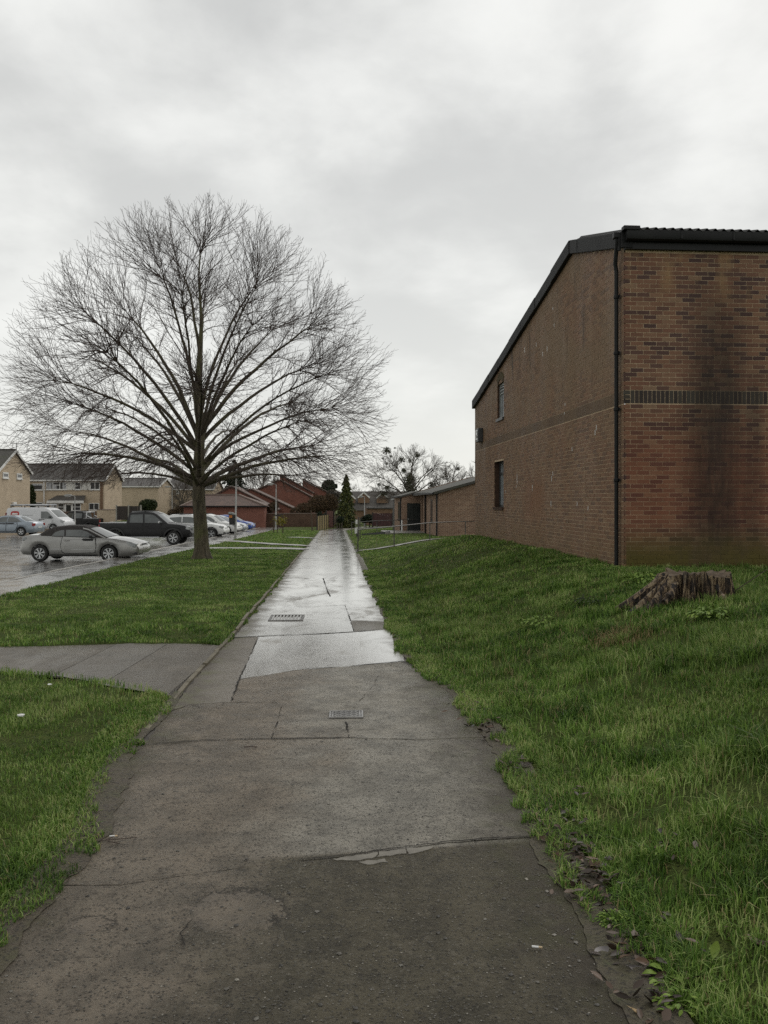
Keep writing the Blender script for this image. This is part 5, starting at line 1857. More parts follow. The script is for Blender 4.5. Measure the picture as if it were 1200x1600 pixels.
# ------------------------------------------------------------------ vehicles
def poly_shell(outline, Wf, step=0.1, crown=0.02, cross=6, keep=None, close=True):
    """body from a side outline [(x, z)] with half width Wf(x, z, dist to outline); returns MB"""
    pts = []
    n0 = len(outline)
    for i in range(n0):
        a, b = np.array(outline[i]), np.array(outline[(i + 1) % n0])
        k = max(1, int(np.ceil(np.linalg.norm(b - a) / step)))
        for j in range(k):
            pts.append(tuple(a + (b - a) * j / k))
    n = len(pts)
    arr = np.array(pts)
    lo, hi = arr.min(0), arr.max(0)
    inner = []

    def dist(q):
        a = arr
        b = np.roll(arr, -1, 0)
        ab = b - a
        t = np.clip(((q - a) * ab).sum(1) / np.maximum((ab * ab).sum(1), 1e-12), 0, 1)
        return np.sqrt((((a + ab * t[:, None]) - q) ** 2).sum(1).min())

    def inside(q):
        a, b = arr, np.roll(arr, -1, 0)
        c = ((a[:, 1] > q[1]) != (b[:, 1] > q[1]))
        with np.errstate(divide='ignore', invalid='ignore'):
            xi = a[:, 0] + (q[1] - a[:, 1]) * (b[:, 0] - a[:, 0]) / (b[:, 1] - a[:, 1])
        return (np.sum(c & (q[0] < xi)) % 2) == 1
    for x in np.arange(lo[0] + step / 2, hi[0], step):
        for z in np.arange(lo[1] + step / 2, hi[1], step):
            q = np.array((x, z))
            if inside(q) and dist(q) > step * 0.45:
                inner.append((x, z))
    allp = pts + inner
    res = delaunay_2d_cdt([Vector(p) for p in allp], [(i, (i + 1) % n) for i in range(n)], [], 1, 1e-7)
    P2 = [(p.x, p.y) for p in res[0]]
    tri = []
    for f in res[2]:
        a, b, c = f[:3]
        ar = (P2[b][0] - P2[a][0]) * (P2[c][1] - P2[a][1]) - (P2[b][1] - P2[a][1]) * (P2[c][0] - P2[a][0])
        tri.append((a, b, c) if ar > 0 else (a, c, b))
    W = [Wf(p[0], p[1], dist(np.array(p))) for p in P2]
    mb = MB()
    nv = len(P2)
    mb.add([(p[0], -w, p[1]) for p, w in zip(P2, W)] + [(p[0], w, p[1]) for p, w in zip(P2, W)],
           tri + [tuple(nv + i for i in f[::-1]) for f in tri])
    if close:
        area = 0.5 * np.sum(arr[:, 0] * np.roll(arr[:, 1], -1) - np.roll(arr[:, 0], -1) * arr[:, 1])
        sg = 1 if area > 0 else -1
        Wo = [Wf(p[0], p[1], 0.0) for p in pts]
        nrm = []
        for i in range(n):
            d = arr[(i + 1) % n] - arr[i - 1]
            v = np.array([d[1], -d[0]]) * sg
            nrm.append(v / max(np.linalg.norm(v), 1e-9))
        base_i = len(mb.v)
        for i in range(n):
            for k in range(cross + 1):
                t = -1 + 2 * k / cross
                bl = crown * (1 - t * t) * (1.0 if nrm[i][1] > -0.5 else 0.0)
                mb.v.append((pts[i][0] + nrm[i][0] * bl, t * Wo[i], pts[i][1] + nrm[i][1] * bl))
        for i in range(n):
            j = (i + 1) % n
            for k in range(cross):
                a, b = base_i + i * (cross + 1) + k, base_i + j * (cross + 1) + k
                f = (a, b, b + 1, a + 1)
                mb.f.append(f if sg > 0 else f[::-1])
                mb.t.append(0.0)
                mb.m.append(0)
    return mb


def panel(poly, Wf, off, step=0.12):
    """plate pair lying off metres outside the body side; returns two MBs (one per side)"""
    sh = poly_shell(poly, lambda x, z, d: Wf(x, z, 1.0) + off, step, close=False)
    nv = len(sh.v) // 2
    nf = len(sh.f) // 2
    a, b = MB(), MB()
    a.add(sh.v[:nv], sh.f[:nf])
    b.add(sh.v[nv:], [tuple(i - nv for i in f) for f in sh.f[nf:]])
    return a, b


def path_strip(pts, Wf, off, inset=0.06, cross=6, crown=0.02):
    """glass or trim lying on the outline between side edges (windscreen, rear window)"""
    mb = MB()
    pts = [np.array(p, dtype=float) for p in pts]
    n = len(pts)
    V = []
    for i in range(n):
        d = pts[min(i + 1, n - 1)] - pts[max(i - 1, 0)]
        v = np.array([-d[1], d[0]])
        v = v / np.linalg.norm(v)
        if v[1] < 0:
            v = -v
        w = Wf(pts[i][0], pts[i][1], 0.0) - inset
        for k in range(cross + 1):
            t = -1 + 2 * k / cross
            q = pts[i] + v * (off + crown * (1 - t * t))
            V.append((q[0], t * w, q[1]))
    mb.add(V, [(i * (cross + 1) + k, (i + 1) * (cross + 1) + k, (i + 1) * (cross + 1) + k + 1, i * (cross + 1) + k + 1) for i in range(n - 1) for k in range(cross)])
    return mb


def arc(cx, cz, r, a0, a1, n=10):
    return [(cx + r * math.cos(lerp(a0, a1, i / n)), cz + r * math.sin(lerp(a0, a1, i / n))) for i in range(n + 1)]


def body_outline(top, xr, xf, ra, zc, sill, rear_bottom, front_bottom):
    """top: points from rear bottom over the roofline to front bottom (clockwise seen from the side)"""
    a_lo = math.asin(max(-1, min(1, (sill - zc) / ra)))
    low = []
    low += [(xf + ra * math.cos(a_lo), front_bottom)]
    low += arc(xf, zc, ra, a_lo, PI - a_lo, 12)
    low += [(xf - ra * math.cos(a_lo) - 0.08, sill), (xr + ra * math.cos(a_lo) + 0.08, sill)]
    low += arc(xr, zc, ra, a_lo, PI - a_lo, 12)
    low += [(xr - ra * math.cos(a_lo), rear_bottom)]
    return top + low


def wheel(parent, x, y, r, w, spokes, rim_mat, out):
    """tyre with rim as sub-part; out = -1 or +1 (outer side along y)"""
    t = MB().lathe([(r * .66, -w / 2), (r * .92, -w / 2 - .004), (r * .985, -w / 2 + .03), (r, -w / 4), (r, w / 4), (r * .985, w / 2 - .03), (r * .92, w / 2 + .004), (r * .66, w / 2), (r * .6, w / 2 - .05), (r * .6, -w / 2 + .05), (r * .66, -w / 2)], (x, y, r), 'Y', 28)
    ty = t.build('wheel', MAT['rubber'], parent, smooth=50)
    f = y + out * (w / 2 - 0.012)
    b = y + out * (w / 2 - 0.075)
    m_ = MB()
    m_.lathe([(r * .66, f - y), (r * .61, f - y), (r * .6, b - y)], (x, y, r), 'Y', 28)
    for k in range(spokes):
        a = 2 * PI * k / spokes + 0.3
        p0 = (x + .06 * math.cos(a), f - out * .02, r + .06 * math.sin(a))
        for da in (-0.13, 0.13):
            p1 = (x + r * .62 * math.cos(a + da), f - out * .012, r + r * .62 * math.sin(a + da))
            m_.bar(p0, p1, 0.03, 0.03)
    m_.lathe([(0.0, f - y), (0.055, f - y), (0.06, f - y - out * .04)], (x, y, r), 'Y', 12)
    m_.build('rim', rim_mat, ty, smooth=40)
    MB().lathe([(0.0, b - y), (r * .6, b - y)], (x, y, r), 'Y', 20).build('brake_disc', MAT['dark_metal'], ty)
    return ty


MAT['lamp_clear'] = simple('clear_lamp_lens', (0.42, 0.43, 0.43), (0.24, 0.25, 0.25), 9, 0.12, 0.6)
MAT['lamp_red'] = simple('red_lamp_lens', (0.28, 0.012, 0.014), (0.16, 0.008, 0.01), 9, 0.15, 0.6)
MAT['plate'] = simple('number_plate', (0.60, 0.60, 0.57), (0.52, 0.52, 0.5), 5, 0.4, 0.4)
MAT['soft_top'] = simple('black_roof_fabric', (0.040, 0.036, 0.034), (0.058, 0.052, 0.05), 9, 0.85, 0.25, bump=0.3, bscale=90)


def make_vehicle(name, label, cat, s, paint, loc, rz, group=None):
    root = empty(name, loc, rz, label, cat, group)
    hw, L2, shz = s['hw'], s['len'] / 2, s['shoulder']
    zb = s.get('zmid', 0.55)

    def Wb(x, z, d):
        t = min(abs(x) / L2, 1.0)
        w = hw * (1 - s.get('taper', 0.13) * t ** 5)
        if z > shz:
            w -= (z - shz) * s.get('tumble', 0.25)
        elif z < zb:
            w -= (zb - z) ** 2 * 0.5
        else:
            w -= 0.012 * ((z - zb) / max(shz - zb, .01))
        w -= s.get('round', 0.05) * math.exp(-d / 0.045)
        return w
    ol = body_outline(s['top'], s['xr'], s['xf'], s['r'] + s.get('arch', 0.055), s['r'], s['sill'], s['rear_bottom'], s['front_bottom'])
    body = poly_shell(ol, Wb, s.get('step', 0.1), s.get('crown', 0.03)).build('body', paint, root, smooth=38)
    Wc = Wb
    if 'cabin' in s:
        hc, zc0_, tb = s['hc'], s['cab_z'], s.get('cab_tumble', 0.42)

        def Wc(x, z, d):
            return hc - max(0, z - zc0_) * tb - s.get('cab_round', 0.05) * math.exp(-d / 0.05) - 0.02 * (x / 1.3) ** 2
        cb = poly_shell(s['cabin'], Wc, s.get('step', 0.1), 0.035).build('roof', s.get('cab_mat', paint), root, smooth=38)
    for nm, poly in s.get('windows', []):
        for mbx in panel(poly, Wc, 0.007):
            mbx.build(nm, MAT['car_glass'], root, smooth=40)
    for nm, poly, mt in s.get('plates', []):
        for mbx in panel(poly, Wb, 0.006):
            mbx.build(nm, mt, root, smooth=40)
    for nm, poly, mt in s.get('cab_plates', []):
        for mbx in panel(poly, Wc, 0.004):
            mbx.build(nm, mt, root, smooth=40)
    for nm, pts, ins in s.get('screens', []):
        path_strip(pts, Wc, 0.008, ins, crown=0.037 if 'cabin' in s else s.get('crown', 0.03) + .004).build(nm, MAT['car_glass'], root, smooth=40)
    doors = []
    for poly in s.get('doors', []):
        for mbx in panel(poly, Wb, 0.008):
            doors.append((poly, mbx.build('door', paint, root, smooth=40)))
        cx_, cz_ = np.mean([p[0] for p in poly]), np.mean([p[1] for p in poly])
        big = [(p[0] + 0.022 * np.sign(p[0] - cx_), p[1] + 0.02 * np.sign(p[1] - cz_)) for p in poly]
        for mbx, (_, dd) in zip(panel(big, Wb, 0.0025), doors[-2:]):
            mbx.build('door_seal', MAT['rubber'], dd, smooth=40)
    for sd in (-1, 1):
        for hxz in s.get('handles', []):
            x, z = hxz
            w = Wb(x, z, 1.0)
            par = doors[0][1] if doors else root
            best = None
            for poly, dobj in doors:
                xs_ = [p[0] for p in poly]
                sgn = -1 if dobj.data.vertices[0].co.y < 0 else 1
                if min(xs_) <= x <= max(xs_) and sgn == sd:
                    best = dobj
            MB().box((x, sd * (w + .018), z), (0.19, 0.028, 0.032)).build('door_handle', s.get('handle_mat', paint), best or par, bevel=0.008)
        if 'mirror' in s:
            x, z = s['mirror']
            w = Wb(x, min(z, shz), 1.0)
            MB().box((x, sd * (w + .07), z), (0.10, 0.16, 0.12), tilt=(0, 0)).build('wing_mirror', s.get('mirror_mat', paint), root, bevel=0.03)
        for x, z, sx, sz, sy in s.get('headlights', []):
            w = Wb(x, z, 1.0)
            MB().box((x, sd * (w - sy / 2 + .012), z), (sx, sy, sz), tilt=(0, R(s.get('hl_tilt', 12)))).build('headlight', MAT['lamp_clear'], root, bevel=0.025)
        for x, z, sx, sz, sy in s.get('taillights', []):
            w = Wb(x, z, 1.0)
            MB().box((x, sd * (w - sy / 2 + .012), z), (sx, sy, sz)).build('tail_light', MAT['lamp_red'], root, bevel=0.02)
        for xw in (s['xr'], s['xf']):
            wheel(root, xw, sd * (hw - s.get('tw', 0.22) / 2 - 0.025), s['r'], s.get('tw', 0.22), s.get('spokes', 5), s.get('rim', MAT['alloy']), sd)
    for nm, c, dd, mt in s.get('boxes', []):
        MB().box(c, dd).build(nm, mt, root, bevel=min(dd) * .25)
    # dark underside
    MB().box(((s['xr'] + s['xf']) / 2, 0, s['sill'] + .06), (s['xf'] - s['xr'] - .2, hw * 1.6, .1)).build('underbody', MAT['black_plastic'], root)
    return root


def to_ref(px, py, d):
    return (px - 600) / F * d


# silver convertible, black fabric roof
S = dict(len=4.64, hw=0.885, shoulder=0.80, xr=-1.50, xf=1.18, r=0.318, sill=0.20, rear_bottom=0.25, front_bottom=0.20, tumble=0.5, taper=0.16, step=0.085, arch=0.045, spokes=7, zmid=0.5, crown=0.045,
         top=[(-2.22, 0.27), (-2.31, 0.40), (-2.31, 0.56), (-2.25, 0.74), (-2.19, 0.90), (-2.13, 0.975), (-1.95, 1.005), (-1.65, 1.015), (-1.2, 1.0), (-0.6, 0.975), (0.2, 0.945), (0.75, 0.915), (1.1, 0.905), (1.45, 0.875), (1.8, 0.81), (2.05, 0.745), (2.2, 0.665), (2.29, 0.56), (2.32, 0.44), (2.31, 0.33), (2.24, 0.235), (2.0, 0.205)],
         hc=0.80, cab_z=0.95, cab_tumble=0.5, cab_mat=MAT['soft_top'],
         cabin=[(-1.70, 0.98), (-1.56, 1.04), (-1.34, 1.19), (-1.08, 1.30), (-0.58, 1.355), (-0.1, 1.36), (0.12, 1.345), (0.33, 1.275), (0.72, 1.09), (1.13, 0.895), (1.0, 0.85), (-1.6, 0.92)],
         windows=[('side_window', [(-1.06, 0.985), (-0.94, 1.13), (-0.7, 1.205), (-0.6, 1.21), (-0.555, 0.975)]), ('side_window', [(-0.5, 0.975), (-0.54, 1.215), (0.08, 1.215), (0.3, 1.14), (0.6, 0.985), (0.68, 0.935)])],
         cab_plates=[('windscreen_pillar', [(0.10, 1.30), (0.34, 1.255), (1.10, 0.90), (1.0, 0.90), (0.33, 1.205), (0.12, 1.25)], None)],
         screens=[('windscreen', [(1.07, 0.925), (0.72, 1.092), (0.37, 1.257)], 0.07), ('rear_window', [(-1.50, 1.085), (-1.36, 1.18), (-1.2, 1.25)], 0.2)],
         doors=[[(-0.60, 0.40), (-0.66, 0.6), (-0.60, 0.955), (0.66, 0.905), (0.70, 0.6), (0.66, 0.36), (-0.5, 0.33)]],
         handles=[(-0.42, 0.815)], mirror=(0.52, 0.965), mirror_mat=MAT['black_plastic'],
         headlights=[(2.03, 0.665, 0.40, 0.15, 0.3)], taillights=[], hl_tilt=16,
         plates=[('sill_trim', [(-1.1, 0.235), (0.75, 0.225), (0.75, 0.265), (-1.1, 0.275)], MAT['black_plastic']), ('rubbing_strip', [(-1.08, 0.478), (0.72, 0.458), (0.72, 0.472), (-1.08, 0.492)], MAT['alloy'])],
         boxes=[('grille', (2.275, 0, 0.615), (0.05, 0.5, 0.12), MAT['black_plastic']), ('air_intake', (2.30, 0, 0.36), (0.05, 1.1, 0.10), MAT['black_plastic']), ('number_plate', (2.345, 0, 0.48), (0.02, 0.52, 0.11), MAT['plate']), ('rear_plate', (-2.32, 0, 0.6), (0.02, 0.52, 0.11), MAT['plate'])])
MAT['paint_silver'] = car_paint('warm_silver_paint', (0.285, 0.28, 0.265), 0.7, 0.32, 0.9)
S['cab_plates'] = [(a, b, MAT['paint_silver']) for a, b, c in S['cab_plates']]
d0 = 31.6
xn = to_ref(226.5, 0, d0)
sa = make_vehicle('convertible_car', 'silver grey convertible with black fabric roof parked nose to kerb', 'car', S, MAT['paint_silver'], (to_ref(224.5, 0, d0) - 2.32 * .955, d0 + 0.3, float(car_park_z(d0))), R(-2.5))
sa.scale = (.955, .955, .955)
for sd in (-1, 1):
    MB().box((-2.14, sd * 0.735, 0.87), (0.15, 0.10, 0.13), tilt=(0, R(-14))).build('tail_light', MAT['lamp_clear'], sa, bevel=0.02)
    for k_ in range(3):
        MB().box((2.285, sd * (0.31 + .0), 0.64 - k_ * 0.035), (0.04, 0.22, 0.012)).build('grille_bar', MAT['alloy'], sa)
    MB().box((2.16, sd * 0.66, 0.33), (0.2, 0.22, 0.09)).build('fog_lamp', MAT['black_plastic'], sa, bevel=0.02)

# black double cab pickup
PK = dict(len=5.22, hw=0.925, shoulder=1.0, xr=-1.62, xf=1.58, r=0.385, sill=0.42, rear_bottom=0.52, front_bottom=0.42, tumble=0.15, taper=0.08, step=0.11, tw=0.26, arch=0.075, spokes=6, zmid=0.7, round=0.035,
          top=[(-2.45, 0.52), (-2.58, 0.60), (-2.60, 0.72), (-2.56, 0.80), (-2.56, 1.16), (-2.52, 1.19), (-0.95, 1.19), (-0.5, 1.16), (0.95, 1.13), (1.25, 1.16), (1.8, 1.12), (2.2, 1.05), (2.42, 0.93), (2.52, 0.78), (2.60, 0.66), (2.60, 0.48), (2.45, 0.42)],
          hc=0.86, cab_z=1.12, cab_tumble=0.28,
          cabin=[(-1.02, 1.12), (-1.02, 1.25), (-0.93, 1.72), (-0.82, 1.79), (0.0, 1.82), (0.42, 1.78), (0.62, 1.68), (1.28, 1.16), (1.2, 1.05), (-0.98, 1.05)],
          windows=[('side_window', [(-0.84, 1.22), (-0.82, 1.62), (-0.75, 1.66), (-0.14, 1.68), (-0.10, 1.21)]), ('side_window', [(0.0, 1.21), (-0.04, 1.68), (0.40, 1.66), (0.56, 1.58), (0.98, 1.24), (0.9, 1.20)])],
          screens=[('windscreen', [(1.22, 1.205), (0.95, 1.42), (0.66, 1.65)], 0.07), ('rear_window', [(-1.0, 1.3), (-0.96, 1.6)], 0.15)],
          doors=[[(-0.92, 0.95), (-0.90, 1.17), (-0.10, 1.16), (-0.08, 0.6), (-0.12, 0.5), (-0.65, 0.5), (-0.85, 0.75)], [(-0.04, 0.5), (-0.02, 1.16), (0.92, 1.14), (0.96, 0.6), (0.9, 0.5)]],
          handles=[(-0.72, 1.05), (0.12, 1.05)], handle_mat=MAT['black_plastic'], mirror=(0.84, 1.24), mirror_mat=MAT['alloy'],
          headlights=[(2.38, 0.93, 0.2, 0.2, 0.26)], taillights=[(-2.52, 0.93, 0.1, 0.34, 0.14)],
          boxes=[('grille', (2.545, 0, 0.88), (0.06, 0.9, 0.22), MAT['alloy']), ('front_bumper', (2.53, 0, 0.58), (0.2, 1.7, 0.22), MAT['black_plastic']), ('rear_bumper', (-2.6, 0, 0.58), (0.14, 1.6, 0.16), MAT['alloy']), ('number_plate', (2.64, 0, 0.6), (0.02, 0.52, 0.11), MAT['plate']),
                 ('bed_rail', (-1.75, 0.83, 1.212), (1.5, 0.05, 0.035), MAT['alloy']), ('bed_rail', (-1.75, -0.83, 1.212), (1.5, 0.05, 0.035), MAT['alloy']),
                 ('roof_rail', (-0.2, 0.6, 1.85), (1.2, 0.04, 0.05), MAT['black_plastic']), ('roof_rail', (-0.2, -0.6, 1.85), (1.2, 0.04, 0.05), MAT['black_plastic']),
                 ('side_step', (0.0, 0.9, 0.42), (1.7, 0.16, 0.06), MAT['alloy']), ('side_step', (0.0, -0.9, 0.42), (1.7, 0.16, 0.06), MAT['alloy']),
                 ('mud_flap', (-2.05, 0.8, 0.35), (0.03, 0.24, 0.3), MAT['black_plastic']), ('mud_flap', (-2.05, -0.8, 0.35), (0.03, 0.24, 0.3), MAT['black_plastic'])])
# flared arches
fl_ = []
for xc in (PK['xr'], PK['xf']):
    fl_.append(('wheel_arch', arc(xc, PK['r'], 0.56, 0.05, PI - 0.05, 10) + arc(xc, PK['r'], 0.47, PI - 0.05, 0.05, 10), MAT['black_plastic']))
PK['plates'] = fl_
MAT['paint_black'] = car_paint('black_car_paint', (0.005, 0.005, 0.0055), 0.0, 0.4, 0.05)
d0 = 47.8
xn = to_ref(305.5, 0, d0)
nav = make_vehicle('pickup_truck', 'black double cab pickup parked behind the tree trunk', 'pickup truck', PK, MAT['paint_black'], (xn - 2.6, d0, float(car_park_z(d0))), R(-1))
d1 = 76.5
p2 = make_vehicle('pickup_truck', 'black pickup with silver sports bar seen over the convertible', 'pickup truck', PK, MAT['paint_black'], (to_ref(121, 0, d1), d1, float(car_park_z(d1)) + .02), R(172))
mb = MB()
mb.tube([(-1.2, -0.72, 1.2), (-1.25, -0.72, 1.75), (-1.25, 0.72, 1.75), (-1.2, 0.72, 1.2)], 0.055, 8)
mb.tube([(-1.22, -0.72, 1.45), (-1.75, -0.72, 1.2)], 0.05, 8)
mb.tube([(-1.22, 0.72, 1.45), (-1.75, 0.72, 1.2)], 0.05, 8)
mb.build('sports_bar', MAT['alloy'], p2, smooth=50)

# white panel van with pipes on a roof rack
VN = dict(len=5.1, hw=0.95, shoulder=1.05, xr=-1.72, xf=1.62, r=0.325, sill=0.28, rear_bottom=0.36, front_bottom=0.28, tumble=0.13, taper=0.07, step=0.12, zmid=0.6, round=0.05, spokes=5,
          top=[(-2.46, 0.36), (-2.53, 0.45), (-2.53, 1.1), (-2.47, 1.80), (-2.38, 1.92), (-2.1, 1.96), (0.6, 1.96), (1.0, 1.90), (1.28, 1.76), (2.02, 1.16), (2.15, 1.10), (2.40, 0.98), (2.52, 0.80), (2.55, 0.55), (2.52, 0.36), (2.4, 0.28)],
          windows=[('side_window', [(0.60, 1.10), (0.58, 1.66), (1.10, 1.66), (1.22, 1.58), (1.70, 1.14), (1.5, 1.06)])],
          screens=[('windscreen', [(1.97, 1.20), (1.6, 1.50), (1.30, 1.745)], 0.10)],
          doors=[[(0.46, 0.42), (0.44, 1.04), (1.5, 1.02), (1.62, 0.95), (1.5, 0.76), (1.22, 0.62), (1.16, 0.42)]], handles=[(0.55, 0.95)], handle_mat=MAT['black_plastic'],
          mirror=(1.38, 1.22), mirror_mat=MAT['black_plastic'], headlights=[(2.36, 0.86, 0.28, 0.2, 0.26)], taillights=[(-2.5, 1.2, 0.08, 0.7, 0.1)],
          boxes=[('front_bumper', (2.48, 0, 0.42), (0.18, 1.72, 0.24), MAT['black_plastic']), ('number_plate', (2.585, 0, 0.45), (0.02, 0.52, 0.11), MAT['plate']), ('grille', (2.50, 0, 0.72), (0.08, 0.9, 0.08), MAT['black_plastic'])],
          plates=[('rubbing_strip', [(-1.2, 0.50), (1.1, 0.50), (1.1, 0.58), (-1.2, 0.58)], MAT['black_plastic'])])
MAT['paint_white'] = car_paint('white_car_paint', (0.66, 0.66, 0.645), 0.0, 0.3, 0.6)
MAT['paint_vanwhite'] = car_paint('dull_white_van_paint', (0.58, 0.585, 0.59), 0.0, 0.35, 0.4)
d2 = 69.0
xn = to_ref(110.5, 0, d2)
van = make_vehicle('panel_van', 'white panel van with red logo and loaded roof rack', 'van', VN, MAT['paint_vanwhite'], (xn - 2.45, d2, float(car_park_z(d2)) + .18), R(-9))
# roof rack with pipes
mb = MB()
for x in (-2.1, -0.9, 0.3):
    mb.bar((x, -0.78, 2.1), (x, 0.78, 2.1), .05, .05)
    for sd in (-1, 1):
        mb.bar((x, sd * 0.76, 1.93), (x, sd * 0.76, 2.1), .05, .05)
mb.build('roof_rack', MAT['dark_metal'], van)
for i, (y_, x0_, x1_) in enumerate(((-0.55, -2.3, 0.2), (-0.3, -1.5, 0.9), (0.0, -2.3, 0.6), (0.35, -0.9, 1.2), (0.6, -2.2, 0.7))):
    tag(MB().tube([(x0_, y_, 2.175 + .004 * i), (x1_, y_, 2.175 + .004 * i)], 0.045, 8).build('conduit_pipe', MAT['alloy'], van))
MAT['logo_red'] = simple('red_logo_vinyl', (0.42, 0.035, 0.032), (0.36, 0.03, 0.03), 3, 0.4, 0.4)
def rrect(x0, x1, z0, z1, r):
    o = []
    for cx, cz, a in ((x1 - r, z1 - r, 0), (x0 + r, z1 - r, PI / 2), (x0 + r, z0 + r, PI), (x1 - r, z0 + r, 1.5 * PI)):
        o += arc(cx, cz, r, a, a + PI / 2, 4)
    return o
def van_w(x, z, d):
    return 0.95 * (1 - 0.07 * min(1, abs(x) / 2.55) ** 5) - (max(0, z - 1.05)) * 0.13
for nm, poly, off, mt in (('logo', rrect(-2.06, -1.30, 1.25, 1.68, 0.19), 0.010, MAT['logo_red']), ('logo_lettering', rrect(-1.93, -1.43, 1.40, 1.53, 0.06), 0.014, MAT['white']),
                          ('small_lettering', [(-1.0, 1.34), (-0.1, 1.34), (-0.1, 1.375), (-1.0, 1.375)], 0.010, MAT['galv']), ('small_lettering', [(-1.05, 1.22), (-0.5, 1.22), (-0.5, 1.25), (-1.05, 1.25)], 0.010, MAT['galv'])):
    for mbx in panel(poly, van_w, off, 0.2):
        mbx.build(nm, mt, van)

# blue silver saloon at the frame edge, tail towards us right
SD = dict(len=4.6, hw=0.88, shoulder=0.84, xr=-1.35, xf=1.38, r=0.31, sill=0.22, rear_bottom=0.28, front_bottom=0.22, tumble=0.4, taper=0.13, step=0.12, zmid=0.55,
          top=[(-2.2, 0.28), (-2.29, 0.4), (-2.29, 0.6), (-2.24, 0.85), (-2.15, 0.98), (-1.75, 1.01), (-1.2, 0.98), (0.3, 0.93), (0.95, 0.90), (1.4, 0.87), (1.9, 0.77), (2.18, 0.65), (2.28, 0.5), (2.29, 0.35), (2.2, 0.22)],
          hc=0.80, cab_z=0.95, cab_tumble=0.45,
          cabin=[(-1.72, 0.97), (-1.55, 1.06), (-1.0, 1.34), (-0.7, 1.41), (-0.1, 1.43), (0.25, 1.38), (0.55, 1.24), (1.05, 0.92), (1.0, 0.85), (-1.65, 0.9)],
          windows=[('side_window', [(-1.35, 1.0), (-1.0, 1.24), (-0.75, 1.31), (-0.36, 1.33), (-0.33, 0.99)]), ('side_window', [(-0.27, 0.99), (-0.3, 1.33), (0.15, 1.31), (0.4, 1.2), (0.72, 0.98)])],
          screens=[('windscreen', [(1.0, 0.955), (0.75, 1.11), (0.5, 1.275)], 0.07), ('rear_window', [(-1.6, 1.04), (-1.3, 1.19), (-1.02, 1.325)], 0.1)],
          doors=[[(-1.0, 0.5), (-1.1, 0.75), (-1.05, 0.96), (-0.32, 0.94), (-0.3, 0.36), (-0.85, 0.36)], [(-0.26, 0.36), (-0.28, 0.94), (0.75, 0.90), (0.8, 0.6), (0.72, 0.36)]],
          handles=[(-0.9, 0.84), (-0.1, 0.83)], mirror=(0.66, 0.98), headlights=[(2.08, 0.64, 0.26, 0.14, 0.3)], taillights=[(-2.19, 0.80, 0.16, 0.2, 0.26)],
          boxes=[('number_plate', (-2.31, 0, 0.62), (0.02, 0.52, 0.11), MAT['plate']), ('grille', (2.25, 0, 0.55), (0.06, 0.6, 0.12), MAT['black_plastic'])])
MAT['paint_bluegrey'] = car_paint('pale_blue_silver_paint', (0.25, 0.29, 0.33), 0.4, 0.3)
d3 = 60.0
make_vehicle('saloon_car', 'pale blue silver saloon standing in front of the white van', 'car', SD, MAT['paint_bluegrey'], (to_ref(64.5, 0, d3) - 2.28, d3, float(car_park_z(d3)) + .12), R(174))

# white crossovers, silver and blue hatchbacks nose out in the same row
SU = dict(len=4.4, hw=0.90, shoulder=0.98, xr=-1.32, xf=1.32, r=0.345, sill=0.30, rear_bottom=0.42, front_bottom=0.32, tumble=0.3, taper=0.12, step=0.12, zmid=0.62, arch=0.06,
          top=[(-2.08, 0.42), (-2.17, 0.55), (-2.17, 0.8), (-2.12, 1.06), (-1.8, 1.1), (0.5, 1.02), (0.95, 1.02), (1.3, 1.0), (1.75, 0.93), (2.02, 0.82), (2.15, 0.65), (2.19, 0.5), (2.12, 0.34)],
          hc=0.83, cab_z=1.04, cab_tumble=0.4,
          cabin=[(-2.05, 1.04), (-2.0, 1.2), (-1.78, 1.5), (-1.55, 1.58), (-0.8, 1.63), (-0.1, 1.6), (0.25, 1.5), (1.0, 1.02), (0.9, 0.95), (-2.0, 0.95)],
          windows=[('side_window', [(-1.7, 1.16), (-1.55, 1.42), (-0.75, 1.48), (-0.72, 1.10)]), ('side_window', [(-0.66, 1.10), (-0.68, 1.48), (-0.1, 1.46), (0.15, 1.37), (0.62, 1.08)])],
          screens=[('windscreen', [(0.94, 1.06), (0.6, 1.28), (0.28, 1.485)], 0.07), ('rear_window', [(-1.98, 1.22), (-1.8, 1.47)], 0.12)],
          doors=[[(-1.0, 0.6), (-1.05, 1.08), (-0.72, 1.07), (-0.68, 0.42), (-0.85, 0.42)], [(-0.64, 0.42), (-0.68, 1.07), (0.6, 1.03), (0.75, 0.7), (0.7, 0.42)]],
          handles=[(-0.9, 0.98), (-0.5, 0.96)], mirror=(0.58, 1.1), headlights=[(1.98, 0.80, 0.28, 0.14, 0.3)], taillights=[(-2.1, 0.98, 0.12, 0.2, 0.28)],
          plates=[('wheel_arch', arc(1.32, 0.345, 0.47, 0.0, PI, 10) + arc(1.32, 0.345, 0.40, PI, 0.0, 10), MAT['black_plastic']), ('wheel_arch', arc(-1.32, 0.345, 0.47, 0.0, PI, 10) + arc(-1.32, 0.345, 0.40, PI, 0.0, 10), MAT['black_plastic']),
                  ('sill_trim', [(-0.85, 0.32), (0.85, 0.32), (0.85, 0.42), (-0.85, 0.42)], MAT['black_plastic'])],
          boxes=[('front_bumper', (2.1, 0, 0.44), (0.16, 1.5, 0.18), MAT['black_plastic']), ('grille', (2.13, 0, 0.66), (0.06, 0.7, 0.14), MAT['black_plastic']), ('number_plate', (2.2, 0, 0.52), (0.02, 0.52, 0.11), MAT['plate']),
                 ('roof_rail', (-0.85, 0.56, 1.65), (1.5, 0.035, 0.04), MAT['black_plastic']), ('roof_rail', (-0.85, -0.56, 1.65), (1.5, 0.035, 0.04), MAT['black_plastic'])])
